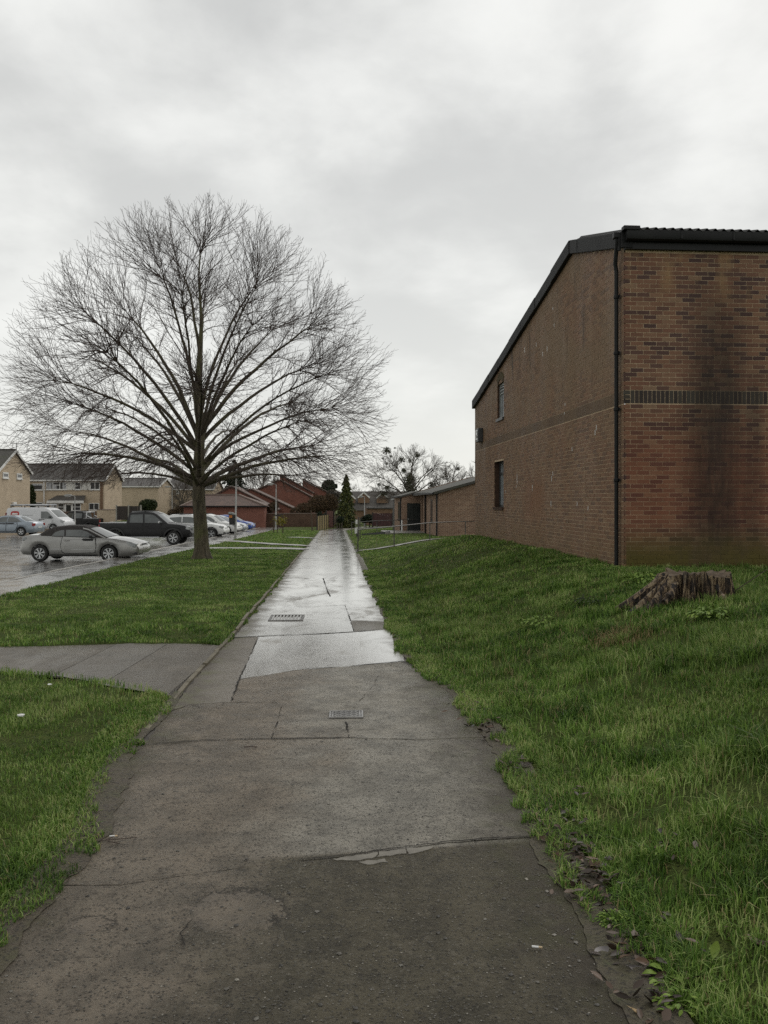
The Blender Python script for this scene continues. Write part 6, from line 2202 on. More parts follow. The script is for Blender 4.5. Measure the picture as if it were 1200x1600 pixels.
HB = dict(len=4.05, hw=0.86, shoulder=0.86, xr=-1.22, xf=1.28, r=0.305, sill=0.22, rear_bottom=0.3, front_bottom=0.22, tumble=0.35, taper=0.13, step=0.12, zmid=0.55,
          top=[(-1.93, 0.3), (-2.0, 0.45), (-2.0, 0.7), (-1.93, 0.95), (-1.6, 0.99), (0.5, 0.93), (0.95, 0.92), (1.35, 0.88), (1.7, 0.79), (1.92, 0.66), (2.02, 0.5), (2.02, 0.34), (1.92, 0.22)],
          hc=0.79, cab_z=0.95, cab_tumble=0.42,
          cabin=[(-1.9, 0.94), (-1.84, 1.08), (-1.6, 1.35), (-1.35, 1.44), (-0.7, 1.49), (-0.1, 1.45), (0.2, 1.35), (0.98, 0.92), (0.9, 0.86), (-1.85, 0.86)],
          windows=[('side_window', [(-1.5, 1.04), (-1.4, 1.28), (-0.7, 1.34), (-0.68, 1.0)]), ('side_window', [(-0.62, 1.0), (-0.64, 1.34), (-0.1, 1.32), (0.1, 1.25), (0.6, 0.98)])],
          screens=[('windscreen', [(0.92, 0.955), (0.55, 1.16), (0.24, 1.335)], 0.07), ('rear_window', [(-1.82, 1.11), (-1.63, 1.32)], 0.12)],
          doors=[[(-0.64, 0.36), (-0.66, 0.96), (0.6, 0.92), (0.7, 0.6), (0.65, 0.36)]], handles=[(-0.5, 0.86)], mirror=(0.55, 1.0),
          headlights=[(1.85, 0.66, 0.28, 0.15, 0.3)], taillights=[(-1.96, 0.9, 0.1, 0.22, 0.22)],
          boxes=[('air_intake', (1.98, 0, 0.36), (0.08, 1.0, 0.14), MAT['black_plastic']), ('number_plate', (2.05, 0, 0.5), (0.02, 0.52, 0.11), MAT['plate'])])
CARG = 'cars parked nose out along the kerb'
MAT['paint_lightsilver'] = car_paint('light_silver_paint', (0.33, 0.35, 0.38), 0.4, 0.3)
MAT['paint_blue'] = car_paint('bright_blue_paint', (0.02, 0.075, 0.36), 0.1, 0.28)
MAT['paint_greyblue'] = car_paint('slate_blue_paint', (0.05, 0.065, 0.10), 0.2, 0.3)
for lab, sp_, pt, px, d_, yw, nm in (('white crossover half hidden by the tree trunk', SU, 'paint_white', 356, 58.0, -4, 'crossover_car'),
                                   ('white car between the white crossover and the lamp post', SU, 'paint_white', 376.5, 65.5, -8, 'crossover_car'),
                                   ('light silver hatchback just behind the lamp post', HB, 'paint_lightsilver', 385.5, 73.0, -7, 'hatchback_car'),
                                   ('bright blue hatchback nearest the red garages', HB, 'paint_blue', 397, 80.5, -8, 'hatchback_car')):
    make_vehicle(nm, lab, 'car', sp_, MAT[pt], (to_ref(px, 0, d_) - sp_['len'] / 2, d_, float(car_park_z(d_))), R(yw), CARG)
# the roof of one more car behind the pickup cab
make_vehicle('hatchback_car', 'tan roofed car glimpsed over the pickup cab', 'car', HB, car_paint('tan_paint', (0.22, 0.17, 0.08), 0.2, 0.35), (to_ref(248, 0, 72), 72.0, float(car_park_z(72)) + .36), R(-4), CARG)


# ------------------------------------------------------------------ bare trees
def bark_mat(name, a, b, moss, scale=9):
    m = NT(name)
    n1_ = m.noise(scale, 6, 0.65, 0.4, stretch=(1, 1, 0.22))
    n2_ = m.noise(1.6, 4, 0.6)
    col = m.mix(m.maprange(n1_, 0.35, 0.65), a, b)
    col = m.mix(m.maprange(n2_, 0.42, 0.65, 0, 0.75), col, moss)
    return m.set(col, 0.85, 0.25, normal=m.bump(n1_, 1.0, 0.04))


MAT['bark'] = bark_mat('mossy_bark', (0.125, 0.105, 0.072), (0.050, 0.042, 0.030), (0.105, 0.110, 0.045))
MAT['limb'] = bark_mat('branch_bark', (0.085, 0.070, 0.050), (0.050, 0.041, 0.031), (0.095, 0.090, 0.042), 14)
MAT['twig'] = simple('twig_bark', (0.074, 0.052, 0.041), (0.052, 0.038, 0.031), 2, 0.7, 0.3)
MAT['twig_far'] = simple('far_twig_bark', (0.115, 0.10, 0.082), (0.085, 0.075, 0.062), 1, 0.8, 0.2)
MAT['ivy'] = simple('ivy_leaf', (0.022, 0.034, 0.012), (0.035, 0.045, 0.016), 5, 0.5, 0.4)


def tubes(paths, rad, sides):
    """paths (N,K,3), rad (N,K) -> verts, quads"""
    N, K, _ = paths.shape
    T = np.empty_like(paths)
    T[:, 1:-1] = paths[:, 2:] - paths[:, :-2]
    T[:, 0] = paths[:, 1] - paths[:, 0]
    T[:, -1] = paths[:, -1] - paths[:, -2]
    T /= np.maximum(np.linalg.norm(T, axis=2, keepdims=True), 1e-9)
    ref = np.where(np.abs(T[:, :1, 2:3]) < 0.9, np.array([0, 0, 1.0]), np.array([1.0, 0, 0]))
    ref = np.broadcast_to(ref, T.shape)
    A = ref - T * (ref * T).sum(2, keepdims=True)
    A /= np.maximum(np.linalg.norm(A, axis=2, keepdims=True), 1e-9)
    B = np.cross(T, A)
    ang = np.arange(sides) * 2 * PI / sides
    V = paths[:, :, None, :] + rad[:, :, None, None] * (A[:, :, None, :] * np.cos(ang)[None, None, :, None] + B[:, :, None, :] * np.sin(ang)[None, None, :, None])
    ids = np.arange(N * K * sides).reshape(N, K, sides)
    nx_ = np.roll(ids, -1, 2)
    Q = np.stack([ids[:, :-1], nx_[:, :-1], nx_[:, 1:], ids[:, 1:]], -1).reshape(-1, 4)
    return V.reshape(-1, 3), Q


def at(paths, t):
    """point and direction on each path at parameter t (N,)"""
    N, K, _ = paths.shape
    f = np.clip(t, 0, 0.9999) * (K - 1)
    i = f.astype(int)
    fr = (f - i)[:, None]
    p0 = paths[np.arange(N), i]
    p1 = paths[np.arange(N), i + 1]
    d = p1 - p0
    d /= np.maximum(np.linalg.norm(d, axis=1, keepdims=True), 1e-9)
    return p0 + (p1 - p0) * fr, d


def grow(par, prad, per, t0, t1, ang, length, up, K, rng, env=None, tip=0.004, rfac=0.6, wig=0.06, centre=None, outb=0.0, rmax=1.0):
    """per children on each parent path; returns paths, radii"""
    N = len(par)
    ii = np.repeat(np.arange(N), per)
    M = len(ii)
    jj = np.tile(np.arange(per), N)
    t = t0 + (t1 - t0) * (jj + rng.uniform(0.1, 0.9, M)) / per
    p, d = at(par[ii], t)
    plen = np.linalg.norm(np.diff(par, axis=1), axis=2).sum(1)[ii]
    # sideways direction, alternating around the parent
    r = rng.normal(size=(M, 3))
    r -= d * (r * d).sum(1, keepdims=True)
    r /= np.maximum(np.linalg.norm(r, axis=1, keepdims=True), 1e-9)
    a = rng.uniform(ang[0], ang[1], M)[:, None]
    dr = d * np.cos(a) + r * np.sin(a)
    L = length(t, plen, rng.uniform(0.6, 1.15, M))
    if centre is not None and outb:
        o = p - centre
        o /= np.maximum(np.linalg.norm(o, axis=1, keepdims=True), 1e-9)
        dr += o * outb
    dr /= np.linalg.norm(dr, axis=1, keepdims=True)
    s = np.linspace(0, 1, K)[None, :, None]
    bend_ = np.zeros((M, 3))
    bend_[:, 2] = up if np.isscalar(up) else up(p)
    path_ = p[:, None, :] + dr[:, None, :] * (L[:, None, None] * s) + bend_[:, None, :] * (L[:, None, None] * s ** 2)
    w = rng.normal(size=(M, K, 3)) * wig * L[:, None, None] * s
    w[:, 0] = 0
    path_ = path_ + w * 0.7
    if env is not None:
        k = env(path_[:, -1])
        sc = np.where(k > 1, 1.0 / np.maximum(k, 1), 1.0)[:, None, None]
        path_ = p[:, None, :] + (path_ - p[:, None, :]) * np.maximum(sc ** 2, 0.25)
    r0 = np.minimum(np.maximum(tip * 1.2, np.take_along_axis(prad[ii], np.minimum((t * (prad.shape[1] - 1)).astype(int), prad.shape[1] - 1)[:, None], 1)[:, 0] * rfac), rmax)
    rad = r0[:, None] + (tip - r0[:, None]) * np.linspace(0, 1, K)[None, :] ** 0.8
    return path_, rad


def bezier(p0, p1, p2, p3, K):
    t = np.linspace(0, 1, K)[:, None]
    return (1 - t) ** 3 * p0 + 3 * (1 - t) ** 2 * t * p1 + 3 * (1 - t) * t * t * p2 + t ** 3 * p3


def bare_tree(name, label, loc, seed, H, prof, fork, trunk_r, n_limb, per2, per3, per4, tips, group=None, mats=('bark', 'limb', 'twig'), limb_r=0.12, spread=1.0, low_el=0.0, lean=(0, 0), curve=0.35, cat='tree', l3=1.0, flare=True, trunk_top=0.62, t_in=0.24):
    """prof: crown radius against height [(z, r)]; fork: heights between which limbs leave the trunk"""
    rng = np.random.default_rng(seed)
    root = empty(name, loc, 0, label, cat, group)
    pz = np.array([p[0] for p in prof])
    pr = np.array([p[1] for p in prof])

    def env(q):
        zz = q[:, 2]
        rr = np.hypot(q[:, 0], q[:, 1])
        R_ = np.interp(zz, pz, pr, left=0.3, right=0.2)
        k = rr / np.maximum(R_, 0.15)
        return np.maximum(k, np.where(zz > pz[-1], 1 + (zz - pz[-1]), 0))
    # trunk with its leader
    zt = H * trunk_top
    K = 14
    tz = np.concatenate([[-0.25, 0.0, 0.12, 0.3, 0.6], np.linspace(1.2, zt, K)])
    tx = np.cumsum(np.concatenate([[0] * 5, rng.normal(0, 0.035, K)])) + lean[0] * np.maximum(tz, 0) / H
    ty = np.cumsum(np.concatenate([[0] * 5, rng.normal(0, 0.035, K)])) + lean[1] * np.maximum(tz, 0) / H
    f1 = fork[1]
    trd = np.where(tz < fork[0], trunk_r * (1 - 0.10 * np.maximum(tz, 0) / fork[0]), np.interp(tz, [fork[0], f1, f1 + .45 * (zt - f1), zt], [trunk_r * .9, trunk_r * 0.55, trunk_r * .27, 0.02]))
    trd[:5] = trunk_r * np.array([1.62, 1.5, 1.28, 1.12, 1.04]) if flare else trunk_r
    tp = np.stack([tx, ty, tz], 1)
    sides = 20 if flare else 8
    V, Q = tubes(tp[None], trd[None], sides)
    if flare:
        ang = np.arctan2(V[:, 1], V[:, 0])
        low = np.clip(1 - V[:, 2] / 0.6, 0, 1)
        f = 1 + 0.16 * low * np.sin(ang * 5 + 0.6) + 0.02 * np.sin(ang * 7 + V[:, 2] * 2)
        cx = np.interp(V[:, 2], tz, tx)
        cy = np.interp(V[:, 2], tz, ty)
        V[:, 0] = cx + (V[:, 0] - cx) * f
        V[:, 1] = cy + (V[:, 1] - cy) * f
    me_ = np_mesh('trunk', V, [Q], MAT[mats[0]], smooth=True)
    link('trunk', me_, root)
    # how the crown's outside is shared out evenly: area fractions up the profile, golden angle round it
    zz_ = np.linspace(pz[0], pz[-1], 200)
    rr_z = np.interp(zz_, pz, pr)
    seg = np.hypot(np.diff(zz_), np.diff(rr_z)) * (rr_z[1:] + rr_z[:-1]) / 2
    cum = np.concatenate([[0], np.cumsum(seg)])
    cum /= cum[-1]

    def shell(n, f0, f1_, ph=0.0, u0=0.0, u1=1.0):
        u = u0 + (u1 - u0) * (np.arange(n) + rng.uniform(.2, .8, n)) / n
        z = np.interp(u, cum, zz_)
        az = np.arange(n) * 2.399963 + ph + rng.normal(0, .12, n)
        r = np.interp(z, pz, pr)
        q = np.stack([r * np.cos(az), r * np.sin(az), z], 1)
        c = np.array([0, 0, f1])
        return c + (q - c) * rng.uniform(f0, f1_, n)[:, None]
    limbs, lrad = [], []
    KL = 12
    for i, p3 in enumerate(shell(n_limb, 0.66, 0.80, 0.4)):
        rr = math.hypot(p3[0], p3[1])
        az = math.atan2(p3[1], p3[0])
        el_t = math.atan2(p3[2] - f1, rr)
        u = (el_t + 0.35) / 1.9
        h0 = fork[0] + (f1 - fork[0]) * np.clip(u + rng.uniform(-.18, .18), 0, 1)
        x0_, y0_ = np.interp(h0, tz, tx), np.interp(h0, tz, ty)
        p0 = np.array([x0_, y0_, h0])
        Ld = np.linalg.norm(p3 - p0)
        hd = np.array([math.cos(az), math.sin(az), 0])
        el0 = max(low_el, math.atan2(p3[2] - h0, rr) + 0.22)
        p1 = p0 + (hd * math.cos(el0) + np.array([0, 0, math.sin(el0)])) * Ld * curve
        out = (p3 - p0) / Ld
        p2 = p3 - (out * 0.8 + hd * 0.25) * Ld * 0.3 + np.array([0, 0, 0.05 * Ld if el_t < .4 else 0])
        pth = bezier(p0, p1, p2, p3, KL)
        pth[1:] += np.cumsum(rng.normal(0, 0.022, (KL - 1, 3)), 0) * (Ld / 6)
        limbs.append(pth)
        r0 = limb_r * rng.uniform(0.65, 1.1) * (0.55 + 0.45 * Ld / (0.6 * H))
        lrad.append(r0 * (1 - np.linspace(0, 1, KL)) ** 0.7 + tips[0])
    limbs, lrad = np.array(limbs), np.array(lrad)
    if flare:
        for i in range(n_limb):
            V, Q = tubes(limbs[i:i + 1], lrad[i:i + 1], 8)
            link('limb', np_mesh('limb', V, [Q], MAT[mats[1]], smooth=True), root)
    lead = np.stack([np.interp(np.linspace(f1 * .8, zt, KL), tz, c) for c in (tx, ty, tz)], 1)
    leadr = np.interp(lead[:, 2], tz, trd)
    P1 = np.concatenate([limbs, lead[None]])
    R1 = np.concatenate([lrad, leadr[None]])
    cen = np.array([0, 0, f1])
    upf = lambda q: np.where(q[:, 2] < pz[np.argmax(pr)] + .5, -0.04, 0.14)
    # branches: each runs from the best placed limb to its own share of the crown's surface
    n2 = n_limb * per2
    tg = np.concatenate([shell(int(n2 * .62), 0.90, 1.0, 1.0), shell(n2 - int(n2 * .62), 0.55, 0.88, 2.0)])
    pts = P1[:, 2:].reshape(-1, 3)
    prd = R1[:, 2:].reshape(-1)
    dirs = np.gradient(P1, axis=1)[:, 2:].reshape(-1, 3)
    dirs /= np.maximum(np.linalg.norm(dirs, axis=1, keepdims=True), 1e-9)
    df = tg[:, None, :] - pts[None]
    L = np.linalg.norm(df, axis=2)
    ca = (df * dirs[None]).sum(2) / np.maximum(L, 1e-6)
    rc = np.linalg.norm(pts - cen, axis=1)[None] / np.maximum(np.linalg.norm(tg - cen, axis=1), .1)[:, None]
    cost = L + np.where(ca < .55, 6 * (0.55 - ca), 0) * (0.1 * H) + np.where(rc > .80, 1.0, 0) * H + np.where(ca > .985, .06 * H, 0) + rng.uniform(0, .05 * H, L.shape)
    b = cost.argmin(1)
    p0, d0_, Lb = pts[b], dirs[b], L[np.arange(len(tg)), b][:, None]
    od = (tg - p0) / Lb
    sg_ = (tg - cen) / np.linalg.norm(tg - cen, axis=1, keepdims=True)
    p1 = p0 + (d0_ * .55 + od * .45) * Lb * .33
    p2 = tg - (od * .55 + sg_ * .45) * Lb * .33
    t_ = np.linspace(0, 1, 9)[None, :, None]
    P2_ = (1 - t_) ** 3 * p0[:, None] + 3 * (1 - t_) ** 2 * t_ * p1[:, None] + 3 * (1 - t_) * t_ ** 2 * p2[:, None] + t_ ** 3 * tg[:, None]
    P2_[:, 1:] += np.cumsum(rng.normal(0, .016, (len(tg), 8, 3)), 1) * Lb[:, :, None] * .6
    r2 = np.minimum(prd[b] * .75, tips[1] + 0.0075 * Lb[:, 0] * (limb_r / .1))
    R2_ = r2[:, None] + (tips[1] * .8 - r2[:, None]) * np.linspace(0, 1, 9)[None] ** .8
    P3_, R3_ = grow(P2_, R2_, per3, 0.12, 1.0, (0.35, 1.0), lambda t, pl, j: np.minimum(pl * (0.26 * (1 - t) + 0.10) + 0.02 * H, .1 * H) * j * l3, upf, 6, rng, env, tips[2], 0.6, 0.05, cen, 0.28, 0.012)
    Vs, Qs, off = [], [], 0
    if not flare:
        for pp, rr_, sd in ((limbs, lrad, 5),):
            V, Q = tubes(pp, rr_, sd)
            Vs.append(V)
            Qs.append(Q + off)
            off += len(V)
    for pp, rr_, sd in ((P2_, R2_, 5), (P3_, R3_, 3)):
        V, Q = tubes(pp, rr_, sd)
        Vs.append(V)
        Qs.append(Q + off)
        off += len(V)
    if per4:
        P4_, R4_ = grow(P3_, R3_, per4, 0.2, 1.0, (0.4, 1.0), lambda t, pl, j: (pl * (0.35 * (1 - t) + 0.2) + 0.07) * j, 0.08, 3, rng, None, tips[3], 0.75, 0.06, cen, 0.25, 0.006)
        V, Q = tubes(P4_, R4_, 3)
        Vs.append(V)
        Qs.append(Q + off)
        off += len(V)
    me_ = np_mesh('twigs', np.concatenate(Vs), [np.concatenate(Qs)], MAT[mats[2]], smooth=True)
    o = link('crown', me_, root)
    o['kind'] = 'stuff'
    return root, P1, P2_, rng


TX, TY = -6.42, 30.0
main_prof = [(2.3, 4.2), (3.0, 6.2), (4.0, 6.75), (5.2, 6.75), (6.3, 6.6), (7.5, 6.25), (8.9, 5.4), (9.9, 4.7), (10.8, 3.9), (11.6, 2.95), (12.3, 1.8), (12.75, 0.5)]
bare_tree('lime_tree', 'large bare round crowned tree standing in the grass by the path', (TX, TY, Gf(TX, TY)), 5, 12.7, main_prof, (2.5, 5.3), 0.245, 36, 24, 9, 2,
          (0.010, 0.006, 0.0042, 0.0032), limb_r=0.085, low_el=0.45, curve=0.36, l3=1.25, trunk_top=0.84)

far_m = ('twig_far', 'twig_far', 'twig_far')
BT = 'bare trees beyond the houses'


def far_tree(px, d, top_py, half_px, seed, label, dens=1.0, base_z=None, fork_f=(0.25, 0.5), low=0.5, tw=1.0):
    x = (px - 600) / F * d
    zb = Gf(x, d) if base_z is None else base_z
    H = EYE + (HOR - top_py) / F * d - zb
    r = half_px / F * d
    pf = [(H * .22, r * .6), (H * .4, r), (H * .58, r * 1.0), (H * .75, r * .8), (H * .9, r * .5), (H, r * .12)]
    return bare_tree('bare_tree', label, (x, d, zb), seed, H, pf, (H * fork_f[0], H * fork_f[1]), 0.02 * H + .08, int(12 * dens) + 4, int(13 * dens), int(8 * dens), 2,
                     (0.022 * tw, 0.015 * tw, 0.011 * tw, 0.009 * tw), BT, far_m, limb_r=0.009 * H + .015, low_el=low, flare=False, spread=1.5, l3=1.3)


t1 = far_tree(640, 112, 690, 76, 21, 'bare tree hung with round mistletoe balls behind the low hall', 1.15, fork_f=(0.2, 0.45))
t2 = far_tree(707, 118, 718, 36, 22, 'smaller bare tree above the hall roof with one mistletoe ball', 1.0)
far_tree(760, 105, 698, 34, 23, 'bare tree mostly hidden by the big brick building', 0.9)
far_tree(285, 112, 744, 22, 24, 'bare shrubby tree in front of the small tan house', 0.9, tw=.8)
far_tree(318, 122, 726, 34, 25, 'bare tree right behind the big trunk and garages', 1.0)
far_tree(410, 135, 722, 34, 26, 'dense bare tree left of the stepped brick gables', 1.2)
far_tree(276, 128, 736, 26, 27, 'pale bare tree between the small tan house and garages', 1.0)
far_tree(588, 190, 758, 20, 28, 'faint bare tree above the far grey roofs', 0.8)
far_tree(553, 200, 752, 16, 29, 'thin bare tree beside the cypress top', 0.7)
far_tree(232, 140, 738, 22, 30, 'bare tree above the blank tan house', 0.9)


def leaf_cloud(n, fn, size, rng, flat=0.0, droop=0.0):
    """n small two-triangle leaves at points fn(n)"""
    C = fn(n)
    n = len(C)
    a = rng.normal(size=(n, 3))
    a[:, 2] *= (1 - flat)
    a[:, 2] -= droop
    a /= np.linalg.norm(a, axis=1, keepdims=True)
    b = np.cross(a, rng.normal(size=(n, 3)))
    b /= np.maximum(np.linalg.norm(b, axis=1, keepdims=True), 1e-9)
    s = (rng.uniform(0.6, 1.3, n) * size)[:, None]
    V = np.stack([C - a * s, C + b * s * .5, C + a * s, C - b * s * .5], 1).reshape(-1, 3)
    Q = np.arange(4 * n).reshape(n, 4)
    return V, Q, np.repeat(rng.uniform(0, 1, n), 4)


def leaf_mat(name, a, b, c=None, rough=0.55):
    m = NT(name)
    t = m.attr()
    col = m.ramp(t, [(0, a), (0.55, b), (1.0, c or b)])
    return m.set(col, rough, 0.2)


MAT['cypress'] = leaf_mat('cypress_leaf', (0.025, 0.036, 0.013), (0.062, 0.080, 0.024), (0.17, 0.165, 0.05))
MAT['dark_leaf'] = leaf_mat('dark_evergreen_leaf', (0.010, 0.018, 0.010), (0.018, 0.030, 0.014), (0.03, 0.042, 0.02))
MAT['pine'] = leaf_mat('pine_needle', (0.020, 0.030, 0.020), (0.034, 0.046, 0.028), (0.05, 0.06, 0.036))
MAT['mistletoe'] = leaf_mat('mistletoe_leaf', (0.045, 0.052, 0.028), (0.065, 0.072, 0.038), (0.085, 0.09, 0.045))
MAT['shrub_brown'] = leaf_mat('brown_shrub_leaf', (0.050, 0.036, 0.022), (0.075, 0.052, 0.028), (0.10, 0.062, 0.032), 0.8)
MAT['hedge'] = leaf_mat('hedge_leaf', (0.016, 0.026, 0.009), (0.028, 0.042, 0.014), (0.042, 0.056, 0.019))
MAT['yellow_leaf'] = leaf_mat('yellow_green_leaf', (0.12, 0.115, 0.015), (0.22, 0.19, 0.02), (0.30, 0.25, 0.03))
MAT['weed'] = leaf_mat('weed_leaf', (0.085, 0.15, 0.02), (0.13, 0.205, 0.03), (0.19, 0.26, 0.045))

# mistletoe balls grow on the trees: parts of them
def mistletoe(root, px, py, d, rpx, k):
    rng = np.random.default_rng(100 + k)
    c = np.array(P(px, py, d)) - np.array(root.location)
    r = rpx / F * d

    def fn(n):
        v = rng.normal(size=(n, 3))
        v /= np.linalg.norm(v, axis=1, keepdims=True)
        return c + v * (r * rng.uniform(0.1, 1.2, n) ** 0.8)[:, None] * np.array([1, 1, .9])
    V, Q, t = leaf_cloud(330, fn, r * 0.19, rng)
    link('mistletoe_foliage', np_mesh('mistletoe_foliage', V, [Q], MAT['mistletoe'], t), root)


for k, (px, py, rp) in enumerate(((604, 704, 6.5), (611, 713, 2.4), (628, 718, 5.4), (652, 711, 4.6), (641, 720, 3.2), (592, 757, 3.0), (605, 763, 4.8), (600, 771, 6), (631, 735, 4.5), (617, 700, 1.7), (598, 716, 2), (604, 725, 2.4), (640, 745, 6))):
    mistletoe(t1[0], px, py, 112, rp, k)
mistletoe(t2[0], 715.5, 732, 118, 3.4, 50)
mistletoe(t2[0], 674, 758, 118, 6, 51)
# ivy on the stems of the mistletoe tree
rng = np.random.default_rng(77)
V, Q, t = leaf_cloud(2600, lambda n: np.stack([rng.normal(0, .42, n), rng.normal(0, .42, n), rng.uniform(0.3, 6.2, n)], 1), 0.16, rng)
link('ivy_foliage', np_mesh('ivy_foliage', V, [Q], MAT['mistletoe'], t), t1[0])


def conifer(name, label, x, y, zb, H, r0, mat, seed, n=5200, size=0.09, tiers=14, cat='tree', power=0.85):
    rng = np.random.default_rng(seed)
    root = empty(name, (x, y, zb), 0, label, cat)
    MB().tube([(0, 0, -.2), (0, 0, H * .97)], [r0 * .12, 0.01], 8).build('trunk', MAT['bark'], root)

    def fn(n):
        z = rng.uniform(0.03, 1, n) ** 1.25
        th = rng.uniform(0, 2 * PI, n)
        lob = 1 + 0.22 * np.sin(th * 5 + np.floor(z * tiers) * 1.9) + 0.14 * np.sin(th * 3 - np.floor(z * tiers) * 2.3)
        tier = 0.62 + 0.46 * (1 - ((z * tiers) % 1.0))
        env_ = np.where(z < 0.1, 0.75 + 2.5 * z, 1.0)
        r = r0 * (1 - z) ** power * lob * tier * env_
        rad = r * rng.uniform(0.45, 1.0, n) ** 0.4
        return np.stack([rad * np.cos(th), rad * np.sin(th), z * H - rad * .25], 1)
    V, Q, t = leaf_cloud(n, fn, size, rng, 0.3, 0.5)
    o = link('foliage', np_mesh('foliage', V, [Q], mat, t), root)
    o['kind'] = 'stuff'
    return root


conifer('cypress_tree', 'pointed green cypress where the path bends', (541 - 600) / F * 87, 87, -1.1, 5.45, 1.12, MAT['cypress'], 3, 9000, 0.095, 11, power=0.62)
conifer('cedar_tree', 'dark evergreen conifer behind the lamp post and garages', (366 - 600) / F * 112, 112, -1.4, 8.4, 2.5, MAT['dark_leaf'], 4, 9000, 0.16, 9, power=0.6)
conifer('cedar_tree', 'small dark conifer peeping over the first stepped gable', (459 - 600) / F * 150, 150, -1.9, 7.4, 0.9, MAT['dark_leaf'], 6, 1500, 0.14)


def blob_plant(name, label, blobs, mat, n, size, seed, cat='shrub', stems=0, flat=0.0, group=None, z_of=None, droop=0.0):
    """shrub from leaf clumps: blobs [(x, y, z, rx, ry, rz)]"""
    rng = np.random.default_rng(seed)
    x0_, y0_ = blobs[0][0], blobs[0][1]
    zb = Gf(x0_, y0_) if z_of is None else z_of
    root = empty(name, (x0_, y0_, zb), 0, label, cat, group)

    def fn(n):
        bi = rng.choice(len(blobs), n, p=np.array([b[3] * b[4] * b[5] for b in blobs]) / sum(b[3] * b[4] * b[5] for b in blobs))
        B = np.array(blobs)[bi]
        v = rng.normal(size=(n, 3))
        v /= np.linalg.norm(v, axis=1, keepdims=True)
        rr = rng.uniform(0.2, 1, n) ** 0.4
        q = B[:, :3] + v * rr[:, None] * B[:, 3:6]
        q[:, 2] = np.maximum(q[:, 2], zb + .02)
        return q - np.array([x0_, y0_, zb])
    V, Q, t = leaf_cloud(n, fn, size, rng, flat, droop)
    o = link('foliage', np_mesh('foliage', V, [Q], mat, t), root)
    o['kind'] = 'stuff'
    if stems:
        ms = MB()
        for k in range(stems):
            b = blobs[k % len(blobs)]
            p = (b[0] - x0_ + rng.uniform(-.2, .2), b[1] - y0_ + rng.uniform(-.2, .2), 0)
            ms.tube([(p[0] * .6, p[1] * .6, -.1), (p[0], p[1], (b[2] - zb)), (p[0] + rng.normal() * .3, p[1] + rng.normal() * .3, b[2] - zb + b[5] * .9)], [.05, .03, .01], 5)
        ms.build('stem', MAT['twig_far'], root)
    return root


def B_(px, py, d, rpx, rpy, depth=None):
    p = P(px, py, d)
    return (p.x, p.y, p.z, rpx / F * d, depth or rpx / F * d, rpy / F * d)


# scots pine far off
blob_plant('pine_tree', 'dark flat topped pine far beyond the terrace', [B_(514, 754, 190, 8, 3.5), B_(509, 758, 190, 6, 3), B_(519, 760, 190, 8, 3.5), B_(514, 765, 190, 9, 4), B_(506, 763, 190, 5, 3)], MAT['pine'], 3600, 0.35, 12, 'tree', 5, z_of=-2.4)
blob_plant('brown_shrub', 'tall brown leafless shrubs behind the boundary wall', [B_(478, 794, 96, 16, 9), B_(497, 788, 97, 17, 15), B_(515, 787, 98, 15, 16), B_(462, 799, 95, 10, 7)], MAT['shrub_brown'], 9000, 0.085, 13, stems=26, z_of=-1.2)
blob_plant('brown_shrub', 'grey brown thicket beside the cypress', [B_(528, 782, 103, 12, 16), B_(520, 776, 104, 12, 12)], leaf_mat('grey_brown_twig', (0.05, 0.045, 0.035), (0.07, 0.062, 0.048), (0.085, 0.075, 0.055), 0.8), 4200, 0.085, 14, stems=14, z_of=-1.3)
blob_plant('brown_shrub', 'green brown climber hanging beside the red garage wall', [B_(422, 795, 93, 6, 8), B_(428, 790, 94, 8, 6)], MAT['shrub_brown'], 1800, 0.08, 15, stems=5, z_of=-1.2)
blob_plant('dark_bush', 'dark glossy bush by the far lamp post', [B_(576, 810, 90, 9, 7), B_(584, 813, 90, 8, 6), B_(569, 812, 90, 6, 6)], MAT['dark_leaf'], 3400, 0.075, 16, stems=5, z_of=-1.1)
blob_plant('dark_bush', 'low dark shrub at the foot of the cypress', [B_(532, 811, 84, 6, 5), B_(528, 814, 84, 4, 4)], MAT['dark_leaf'], 1100, 0.06, 17, stems=3, z_of=-1.05)
blob_plant('clipped_tree', 'clipped green box shaped tree above the dark fence', [B_(231, 789, 78, 11, 9.5), B_(224, 790, 78, 7, 9), B_(239, 789, 78, 7, 9)], MAT['hedge'], 5200, 0.07, 18, 'tree', 3, z_of=-0.2)
blob_plant('garden_shrub', 'tall green shrub between the two tan houses', [B_(49, 765, 80, 4.5, 8), B_(51, 776, 80, 5, 9), B_(50, 788, 80, 6, 8)], MAT['hedge'], 2600, 0.09, 19, stems=4, z_of=-1.0)
blob_plant('brown_shrub', 'bare brown thicket behind the tan roofed car', [B_(282, 800, 95, 9, 12), B_(270, 804, 95, 9, 9), B_(292, 806, 93, 6, 8)], MAT['shrub_brown'], 2600, 0.08, 20, stems=16, z_of=-1.2)
blob_plant('garden_shrub', 'mixed green shrubs behind the lichened fence', [B_(500, 806, 86, 5, 7), B_(507, 807, 87, 4, 5)], MAT['dark_leaf'], 1200, 0.08, 31, stems=4, z_of=-1.1)
